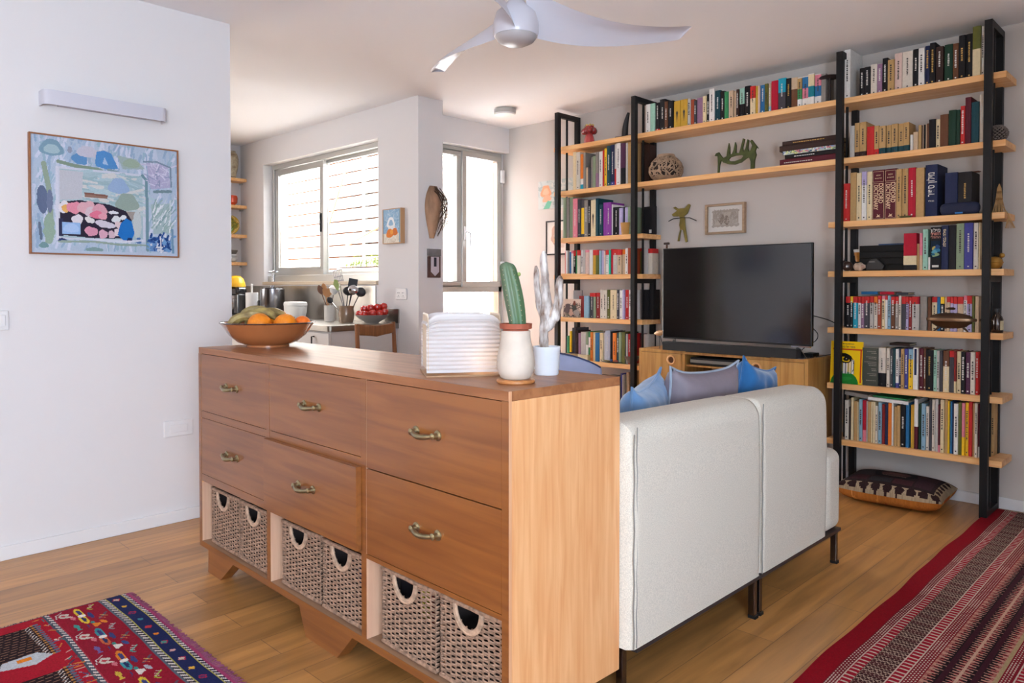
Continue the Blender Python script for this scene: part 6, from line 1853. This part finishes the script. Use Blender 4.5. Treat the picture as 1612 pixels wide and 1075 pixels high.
for (x, y) in ((-1.372, 1.862), (-1.318, 2.620), (-1.318, 2.662), (-1.318, 3.405), (-2.22, 1.852), (-2.22, 2.62), (-2.22, 2.662), (-2.22, 3.405)):
    lg = MB_().box(x, x + .026, y, y + .022, .012, .148).build('leg', SQ, sf, smooth=0, bevel=.002)
    MB_().box(x, x + .030, y, y + .026, 0, .012).build('foot_pad', DARKM, lg, smooth=0)
mb = MB_(); mb.tube([(-1.2785, 1.824 + .002 * math.sin(k * 1.3), .17 + .64 * k / 20) for k in range(21)], .0022, 5)
mb.tube([(-1.2785, 1.838 + .002 * math.sin(k * 1.7), .17 + .66 * k / 20) for k in range(21)], .0018, 5)
mb.build('zip_seam', mat('seam_grey', '8a8680', .9), sf)
mb = MB_(); mb.tube([(-1.2775, 2.6515 + .002 * math.sin(k * 1.9), .168 + .64 * k / 24) for k in range(25)], .0022, 5)
mb.build('seam', mat('seam_grey', '8a8680', .9), sf)

def pillow(name, label, mats_, size, thick, loc, rot, cat='cushion', group=None, pinch=.065, ear=.10, n=26, piping=None, wr=.006, seed=0):
    t = thing(name, label, cat, loc, 0, group); t.rotation_euler = rot
    def P(u, v, s):
        a, b = 2 * u - 1, 2 * v - 1
        x = a * size[0] / 2 * (1 - pinch * (1 - b * b)); y = b * size[1] / 2 * (1 - pinch * (1 - a * a))
        c = (abs(a) * abs(b)) ** 6
        x *= 1 + ear * c; y *= 1 + ear * c
        h = (max(0, 1 - a ** 4) * max(0, 1 - b ** 4)) ** .42
        w = wr * math.sin(9 * a + 4 * b + seed) * math.sin(7 * b - 3 * a + seed) * h
        return (s * (thick / 2 * h + w), x, y + size[1] / 2)
    mb = MB()
    mb.cur = 0; mb.grid(lambda u, v: P(u, v, 1), n, n); mb.cur = len(mats_) - 1; mb.grid(lambda u, v: P(1 - u, v, -1), n, n)
    mb.build('cushion_cover', mats_ if len(mats_) > 1 else mats_[0], t, weld=True, smooth=80)
    pts = [P(k / n, 0, 1) for k in range(n)] + [P(1, k / n, 1) for k in range(n)] + [P(1 - k / n, 1, 1) for k in range(n)] + [P(0, 1 - k / n, 1) for k in range(n)]
    mb = MB(); mb.tube(pts, .0055, 7, closed=True); mb.build('piping', piping or mats_[0], t)
    return t
BL = mat('blue_velvet', '6890bc', .85, sheen=.5, noise=.06, nscale=30, bump=.1, bscale=60)
BL2 = mat('azure_velvet', '1e68a4', .85, sheen=.5, noise=.06, nscale=30, bump=.1, bscale=60)
GR = mat('grey_satin', '8c828c', .6, noise=.04, nscale=20)
pillow('cushion', 'light blue velvet cushion nearest the sideboard', [BL], (.40, .44), .17, (-1.735, 2.45, .432), (.06, math.radians(9), .36), seed=1, ear=.14)
pillow('cushion', 'large grey satin cushion with pale piping between two blue ones', [GR], (.46, .48), .18, (-1.700, 2.80, .432), (-.02, math.radians(11), -.06), piping=mat('pale_piping', 'a8b4c4', .6), seed=2)
pillow('cushion', 'bright azure cushion at the far end of the sofa', [BL2], (.31, .36), .15, (-1.66, 3.22, .525), (-.22, math.radians(8), .0), seed=3, ear=.14)

# armchair with pale blue cover, its back just visible behind the sideboard
t = thing('armchair', 'pale lavender-blue draped armchair back behind the white cactus pot', 'armchair', (-2.72, 3.05, 0), math.radians(44))
LAV = mat('lavender_cotton', 'aab2d2', .9, noise=.05, nscale=12)
mb = MB()
def acb(u, v):
    a = (u - .5) * 2
    return (a * .30, .05 * a * a - .03 + .06 * v, .42 + .475 * v * (1 - .10 * abs(a) ** 3 - .10 * (a > 0) * a - .0) + .0)
mb.grid(acb, 24, 14)
ab = mb.build('backrest', LAV, t, smooth=80); s_ = ab.modifiers.new('thickness', 'SOLIDIFY'); s_.thickness = .09; s_.offset = 0; b_ = ab.modifiers.new('bevel', 'BEVEL'); b_.width = .03; b_.segments = 3
mb = MB(); mb.tube([(x, y - .045, z + .002) for x, y, z in [acb(k / 24, 1) for k in range(25)]], .005, 6); mb.build('piping', mat('piping_navy', '3a4468', .7), t)
MB().box(-.31, .31, .02, .56, .28, .44).build('seat', LAV, t, smooth=60, bevel=.05, seg=4)
for x in (-.26, .26):
    for y in (.06, .5):
        MB().cyl((x, y, 0), (x, y, .28), .016, .02, 10).build('leg', CH, t)

# ------------------------------------------------------------------ floor cushion under the bookcase
def floor_cushion():
    w, d, h = .56, .42, .15
    t = thing('floor_cushion', 'dark kilim floor cushion with orange underside beneath the bookcase', 'cushion', (-1.43, 4.655, 0), math.radians(3))
    A = Art(w, d, .0045, '2a2022')
    A.rect(0, 0, w, d, '9c886e'); 
    for k in range(9):
        A.ell(.035 + k * .062, .020, .025, .018, '2e1c1c', 0, .08, k); A.ell(.035 + k * .062, d - .02, .025, .018, '2e1c1c', 0, .08, k)
    for k in range(7):
        A.ell(.026, .03 + k * .06, .018, .022, '2e1c1c', 0, .1, k); A.ell(w - .026, .03 + k * .06, .014, .02, '2e1c1c', 0, .1, k)
    A.rect(.034, .036, w - .040, d - .036, '2b1e20')
    for (x0, y0, x1, y1, c) in ((.06, .06, .16, .14, '3a2024'), (.17, .06, .29, .13, '2c2c30'), (.30, .06, .40, .14, '42262a'), (.41, .06, .50, .22, '38242a'), (.07, .15, .17, .30, '30282a'), (.38, .23, .50, .36, '3c2428'), (.06, .31, .22, .36, '2c2228')):
        A.rect(x0, y0, x1, y1, c)
    A.poly([(.18, .16), (.36, .14), (.40, .24), (.36, .34), (.20, .35), (.15, .26)], '1a1518'); A.poly([(.21, .20), (.34, .19), (.36, .25), (.33, .30), (.22, .31), (.19, .26)], '4a3030')
    A.line([(.21, .20), (.27, .185), (.30, .20), (.34, .19)], .006, '8a7060'); A.ell(.27, .25, .05, .03, '5a3c3a', 0, .1)
    A.speckle(.18, 4)
    B = Art(w, d, .006, 'b06a2c')
    B.strokes(90, ['c8803a', '9a4a20', 'd08c48', '8a3a1c', 'b85c28'], .05, .3, .012, seed=3, ang=PI / 2); B.speckle(.1)
    def P(x, y, s):
        a, b = 2 * x / w - 1, 2 * y / d - 1
        hh = (max(0, 1 - a ** 6) * max(0, 1 - b ** 6)) ** .5
        X = a * w / 2 * (1 - .05 * (1 - b * b)); Y = b * d / 2 * (1 - .05 * (1 - a * a))
        zmid = .068 + .012 * abs(a * b) ** 3
        return (X, Y, zmid + (h - .068) * hh * (.66 + .34 * (1 - .5 * a * a - .5 * b * b)) if s > 0 else zmid - .066 * hh)
    A.mesh('kilim_top', lambda x, y: P(x, y, 1), painted('kilim_weave', .95, .5, 250), t)
    B.mesh('underside', lambda x, y: P(w - x, y, -1), painted('kilim_weave', .95, .5, 250), t)
floor_cushion()

# ------------------------------------------------------------------ rugs
def rug_right():
    w, h = .98, 3.18
    A = Art(w, h, .0042, '6e0f1c')
    X, Y = A.X, A.Y
    RED_, CR_, DKR, PNK = '860f20', 'c8aea0', '2c1418', 'b88878'
    A.put(X < .068, '860014')
    def dots(x0, n, c=CR_):
        for k in range(n):
            xx = x0 + k * .0088
            A.put((abs(X - xx) < .0024) & ((Y * 118 + k) % 2 < 1.1), c)
    def hband(x0, x1):
        p = .026; ph = (Y % p) / p
        A.put((X > x0) & (X < x1), '980f24')
        A.put((X > x0) & (X < x1) & (ph < .20), CR_)
        A.put((X > x0 + .006) & (X < x1 - .006) & (abs(ph - .12) < .20), CR_)
        A.put((abs(X - x0) < .0022) | (abs(X - x1) < .0022), CR_)
    def diamonds(x0, x1):
        p = .024; u = (X - x0) / (x1 - x0); ph = (Y % p) / p
        m = (X > x0) & (X < x1)
        A.put(m, '3a1a1c')
        z1 = np.abs(((u * 3) % 1) - .5) * 2
        A.put(m & (np.abs(ph - (.15 + .7 * z1)) < .11), '9a7c6c')
        A.put(m & (np.abs(ph - (.85 - .7 * z1)) < .09), 'b89c8c')
        A.put(m & (np.abs((Y * 250) % 2) < .35), '5a2c2c')
    def spikes(x0, x1):
        m = (X > x0) & (X < x1); c = (x0 + x1) / 2; hw = (x1 - x0) / 2
        A.put(m, 'b88474')
        A.put(m & ((Y * 210) % 2 < .55), '8a1420')
        p = .019
        for cx in (c - hw * .47, c + hw * .47):
            ph = np.abs(((Y % p) / p) - .5) * 2
            A.put(m & (np.abs(X - cx) < hw * (.10 + .36 * ph)) , '201014')
            A.put(m & (np.abs(X - cx) < hw * .10), '3a1420')
        A.put(m & (np.abs(X - c) < .004), 'c09a84')
    dots(.074, 3)
    hband(.100, .132); diamonds(.132, .208); hband(.208, .244)
    A.put((X > .244) & (X < .282), '7c1020'); dots(.250, 4)
    spikes(.282, .452)
    A.put((X > .452) & (X < .464), 'a8906c')
    A.put((X > .464) & (X < .50), '7c1020'); dots(.470, 3)
    hband(.50, .534); diamonds(.534, .61); hband(.61, .645); A.put((X > .645) & (X < .68), '7c1020'); dots(.65, 4)
    spikes(.68, .86); A.put((X > .86) & (X < .98), '7c0c1c')
    A.speckle(.12, 6)
    t = thing('rug', 'long crimson woven rug with fine white and black bands', 'rug', (-.995, 1.69, 0))
    wav = lambda x, y: x + (.0035 * math.sin(y * 5.2) + .0025 * math.sin(y * 13)) * max(0, 1 - x / .25)
    A.mesh('woven_field', lambda x, y: (wav(x, y), y, .006), painted('rug_weave', .95, .6, 500), t)
    mb = MB()
    n = 90
    mb.add([(wav(0, h * k / n), h * k / n, z) for z in (0, .006) for k in range(n + 1)], [(k, k + 1, n + 2 + k, n + 1 + k) for k in range(n)])
    mb.add([(0, 0, .0), (w, 0, 0), (w, 0, .006), (0, 0, .006), (w, h, 0), (w, h, .006), (0, h, 0), (0, h, .006)], [(0, 1, 2, 3), (1, 4, 5, 2), (4, 6, 7, 5)])
    mb.build('edge_binding', mat('rug_red_edge', '6e0c18', .95), t, smooth=0)
    mb = MB(); r_ = random.Random(3)
    for k in range(150):
        x = .01 + k * .0064; mb.tube([(x, h, .004), (x + r_.uniform(-.003, .003), h + .012, .004), (x + r_.uniform(-.006, .006), h + .024, .002)], .0014, 4)
    mb.build('fringe', mat('rug_fringe', 'b09a8c', .9), t)['kind'] = 'stuff'
rug_right()

def rug_left():
    w, h = 1.62, 1.36
    A = Art(w, h, .0042, '8c1228')
    X, Y = A.X, A.Y; T_ = h - Y       # distance from the fringed edge
    A.put(T_ < .012, '9c3c64'); 
    m = (T_ >= .012) & (T_ < .026); A.put(m, '18182c'); A.put(m & (np.abs((X * 90 % 2) - 1 + (T_ - .019) * 90) < .45), 'd8d0c8')
    A.put((T_ >= .026) & (T_ < .031), 'a8a050')
    A.put((T_ >= .031) & (T_ < .085), '1c2450')
    sq = ['c8b8a4', 'd8a83c', '5a2c5c', '3c8088', 'c83c3c', 'd87c20', '4a8a7c', 'cc9c94']
    for k in range(20):
        cx = .045 + k * .082; y0 = h - .070
        A.poly([(cx - .016, y0 + .006), (cx + .004, y0 - .004), (cx + .018, y0 + .016), (cx - .004, y0 + .026)], 'b02040' if k % 2 == 0 else '1c2450')
        A.poly([(cx - .011, y0 + .005), (cx + .004, y0 + .0), (cx + .013, y0 + .014), (cx - .003, y0 + .021)], sq[k % 8])
    A.put((T_ >= .085) & (T_ < .090), 'a8a050')
    m = (T_ >= .090) & (T_ < .106); A.put(m, '24222c'); A.put(m & (np.abs((X * 80 % 2) - 1 + (T_ - .098) * 80) < .5), 'd0c8c0')
    A.put((T_ >= .106) & (T_ < .112), '58606c')
    # main band with motifs
    def Tn(x, t): return (x, h - t)
    def poly(pts, c): A.poly([Tn(*p) for p in pts], c)
    def line(pts, t, c): A.line([Tn(*p) for p in pts], t, c)
    for k in range(7):
        x = .02 + k * .235; s = k % 3
        # elongated yellow-blue lozenge
        A.ell(*Tn(x + .05, .200), .048, .013, ['d8b838', '3c8c94', 'd87c28'][s], .0); A.ell(*Tn(x + .05, .200), .030, .006, '3a3c70')
        A.ell(*Tn(x + .12, .205), .048, .013, ['d8b838', 'c0603c', '3c8c94'][s], .0); A.ell(*Tn(x + .12, .205), .028, .006, '28305c'); A.ell(*Tn(x + .085, .202), .012, .014, 'e0d8d0')
        poly([(x + .06, .230), (x + .085, .222), (x + .11, .230), (x + .085, .240)], 'c86c78'); A.ell(*Tn(x + .10, .175), .030, .008, '3a3c70')
        # fish
        poly([(x + .14, .245), (x + .165, .234), (x + .20, .240), (x + .21, .232), (x + .21, .252), (x + .195, .246), (x + .165, .252)], ['3c9088', '6c5a94', 'c8a83c'][s])
        # hooks
        line([(x + .005, .135), (x + .035, .165), (x + .05, .155)], .006, ['a8b040', '8a8a90', '3c8c84'][s])
        for q in range(3): line([(x + .01 + q * .012, .140 + q * .006), (x + .000 + q * .012, .150 + q * .006)], .003, 'c8c0b8')
        line([(x + .11, .125), (x + .15, .160)], .009, '5c4a5c'); line([(x + .12, .150), (x + .145, .130)], .004, 'c8b060'); line([(x + .135, .160), (x + .16, .142)], .004, 'c86c4c')
        # house shape
        poly([(x + .015, .255), (x + .035, .228), (x + .05, .240), (x + .075, .225), (x + .06, .260), (x + .04, .268)], 'c8beb0'); poly([(x + .03, .252), (x + .045, .240), (x + .052, .252), (x + .04, .260)], 'b03440')
        line([(x, .245), (x + .02, .27), (x + .05, .275)], .003, 'c8c4c0')
        A.ell(*Tn(x + .19, .16), .022, .008, ['d87c28', '3a4c80', 'a8a8b0'][s], .2); A.ell(*Tn(x + .20, .185), .018, .012, 'd8d0c8' if s else 'd87c28', 0, .2)
        A.ell(*Tn(x + .17, .19), .012, .006, '3c8c84'); line([(x + .18, .21), (x + .215, .215)], .004, '3a3c70')
    A.put((T_ >= .282) & (T_ < .286), 'a03040'); m = (T_ >= .286) & (T_ < .300); A.put(m, '3c4454'); A.put(m & (np.abs((X * 80 % 2) - 1 + (T_ - .293) * 80) < .5), 'd0c8c0'); A.put((T_ >= .300) & (T_ < .308), '48505c')
    # field
    A.put(T_ >= .308, 'a01024')
    for k in range(4):
        x = .10 + k * .42
        A.rect(*Tn(x - .03, .62), *Tn(x + .25, .35), '241418'); 
        for q in range(14):
            a = x - .03 + q * .02
            A.line([Tn(a, .36), Tn(a + .02, .48), Tn(a, .60)], .003, '8a6450'); A.line([Tn(a, .42), Tn(a + .02, .42)], .002, 'c8c0b8')
        for q in range(15):
            a = x - .035 + q * .02
            for t0_, s_ in ((.345, -1), (.625, 1)):
                A.ell(*Tn(a, t0_), .0075, .009, '5c6478'); A.ell(*Tn(a, t0_ - s_ * .012), .006, .006, 'b07838')
                A.line([Tn(a, t0_ - s_ * .02), Tn(a + .02, t0_ - s_ * .035)], .003, 'd8d0c8')
    A.strokes(70, ['5c4468', '3c6c74', 'c87838', '8a8490', 'd0b8a8', '50304c'], .01, .03, .006, (0, h - .345, w, h - .312), 8)
    A.strokes(120, ['7c0c1c', '5c3040', 'c8b8a8', '3c4c70'], .02, .06, .006, (0, 0, w, h - .66), 9)
    for k in range(4):
        x = .30 + k * .42; A.poly([Tn(x, .40), Tn(x + .05, .36), Tn(x + .09, .42), Tn(x + .06, .52), Tn(x + .01, .50)], 'b8bcc0'); A.rect(*Tn(x + .02, .46), *Tn(x + .045, .42), 'd87c20')
    A.put(X < .006, '4c4058')
    A.speckle(.15, 7)
    t = thing('rug', 'red kilim rug with navy border of small squares at the lower left', 'rug', (-3.215, -.30, 0))
    A.mesh('woven_field', lambda x, y: (x + .004 * math.sin(y * 9), y + .006 * math.sin(x * 6), .006 + .001 * math.sin(x * 30)), painted('rug_weave', .95, .6, 500), t)
    MB().box(0.006, w - .01, .006, h - .008, 0, .004).build('backing', mat('rug_red_edge', '6e0c18', .95), t, smooth=0)
    mb = MB(); r_ = random.Random(5)
    for k in range(420):
        x = k * w / 420; a = r_.uniform(-.008, .008)
        mb.tube([(x, h - .004 + .006 * math.sin(x * 6), .005), (x + a, h + .008, .005), (x + a * 1.8, h + r_.uniform(.010, .022), .002)], .0015, 4)
    mb.build('fringe', mat('pink_fringe', '8c4a66', .95), t)['kind'] = 'stuff'
    mb = MB()
    for k in range(160):
        y = k * h / 160; a = r_.uniform(-.006, .006)
        mb.tube([(.004, y, .005), (-.006, y + a, .004), (-.014, y + a * 1.5, .002)], .0012, 4)
    mb.build('side_threads', mat('dark_thread', '50404c', .95), t)['kind'] = 'stuff'
rug_left()

# ------------------------------------------------------------------ ceiling fan
FANW = mat('fan_white', 'cfcdd6', .28, coat=.2)
FX_, FY_, FZ_ = -2.27, 2.345, 2.335
t = thing('ceiling_fan', 'white ceiling fan with three swept sculpted blades above the sofa', 'ceiling fan', (FX_, FY_, H))
FH = FZ_ - H
R_, hubr = .745, .095
def blade(ang, name='blade'):
    mb = MB(); M_ = 34; N_ = 14
    def P(u, v, s):
        q_ = v                                     # 0 root .. 1 tip
        r = .045 + (R_ - .045) * q_
        ch = .105 + .11 * (1 - q_) ** 2.2 + .018 * math.sin(PI * q_)
        if q_ > .97: ch *= .90 + .10 * (1 - q_) / .03
        sweep = .10 * math.sin(PI * q_ * .8) - .02
        tw = math.radians(48 * (1 - q_) ** 1.5 + 17)
        c = (u - .5) * ch
        camber = .022 * (1 - (2 * u - 1) ** 2) * (1 - .4 * q_)
        z = FH + .075 * (1 - q_) ** 3 + .025 - c * math.sin(tw) * .9 + camber
        th = .0035 + .006 * (1 - q_)
        x, y = r - c * .35 * q_, sweep + c * math.cos(tw)
        return (x, y, z + s * th * (1 - (2 * u - 1) ** 4))
    mb.grid(lambda u, v: P(u, v, 1), N_, M_); mb.grid(lambda u, v: P(1 - u, v, -1), N_, M_)
    mb.add([P(i / N_, 1, 1) for i in range(N_ + 1)] , [tuple(range(N_ + 1))])
    M = Matrix.Rotation(ang, 4, 'Z')
    mb.v = [tuple(M @ Vector(p)) for p in mb.v]
    return mb.build(name, FANW, t, weld=True, smooth=70)
fan_tilt = 0
for a in (44, 164, 284):
    blade(math.radians(a))
MB().lathe([(0, FH - .040), (.05, FH - .036), (.078, FH - .022), (.091, FH - .004), (.092, FH + .008), (0, FH + .008)], 40).build('hub_cap', mat('fan_cap', 'b4b0b2', .4), t)
MB().lathe([(.094, FH - .002), (.098, FH + .01), (.100, FH + .05), (.085, FH + .10), (.05, FH + .13), (.035, FH + .15), (0, FH + .15)], 40).build('motor_body', FANW, t)
MB().cyl((0, 0, FH + .14), (0, 0, -.03), .014, seg=16).build('downrod', FANW, t)
MB().lathe([(.014, -.06), (.05, -.045), (.062, 0), (0, 0)], 32).build('canopy', FANW, t)
t.rotation_euler = (0, 0, 0)

# ------------------------------------------------------------------ unseen dark cabinet added in the hall to darken the television's reflection
t = thing('wardrobe', 'tall dark wardrobe in the hall, seen only as a dark reflection in the television', 'wardrobe', (-5.08, .30, 0))
WDK = wood('wardrobe_wood', '241812', '36241a', 'z', 1.5, .6)
MB().box(-.80, .80, -.28, .26, .06, 2.15).box(-.78, .78, -.25, .24, 0, .06).build('body', WDK, t, smooth=0, bevel=.003)
for x in (-.79, .005):
    d = MB().box(x, x + .785, .262, .282, .09, 2.12).build('door', WDK, t, smooth=0, bevel=.003)
    hx = x + .72 if x < 0 else x + .065
    MB().tube([(hx, .282, 1.15), (hx, .30, 1.14), (hx, .30, 1.01), (hx, .282, 1.0)], .006, 8).build('handle', BRASS, d)
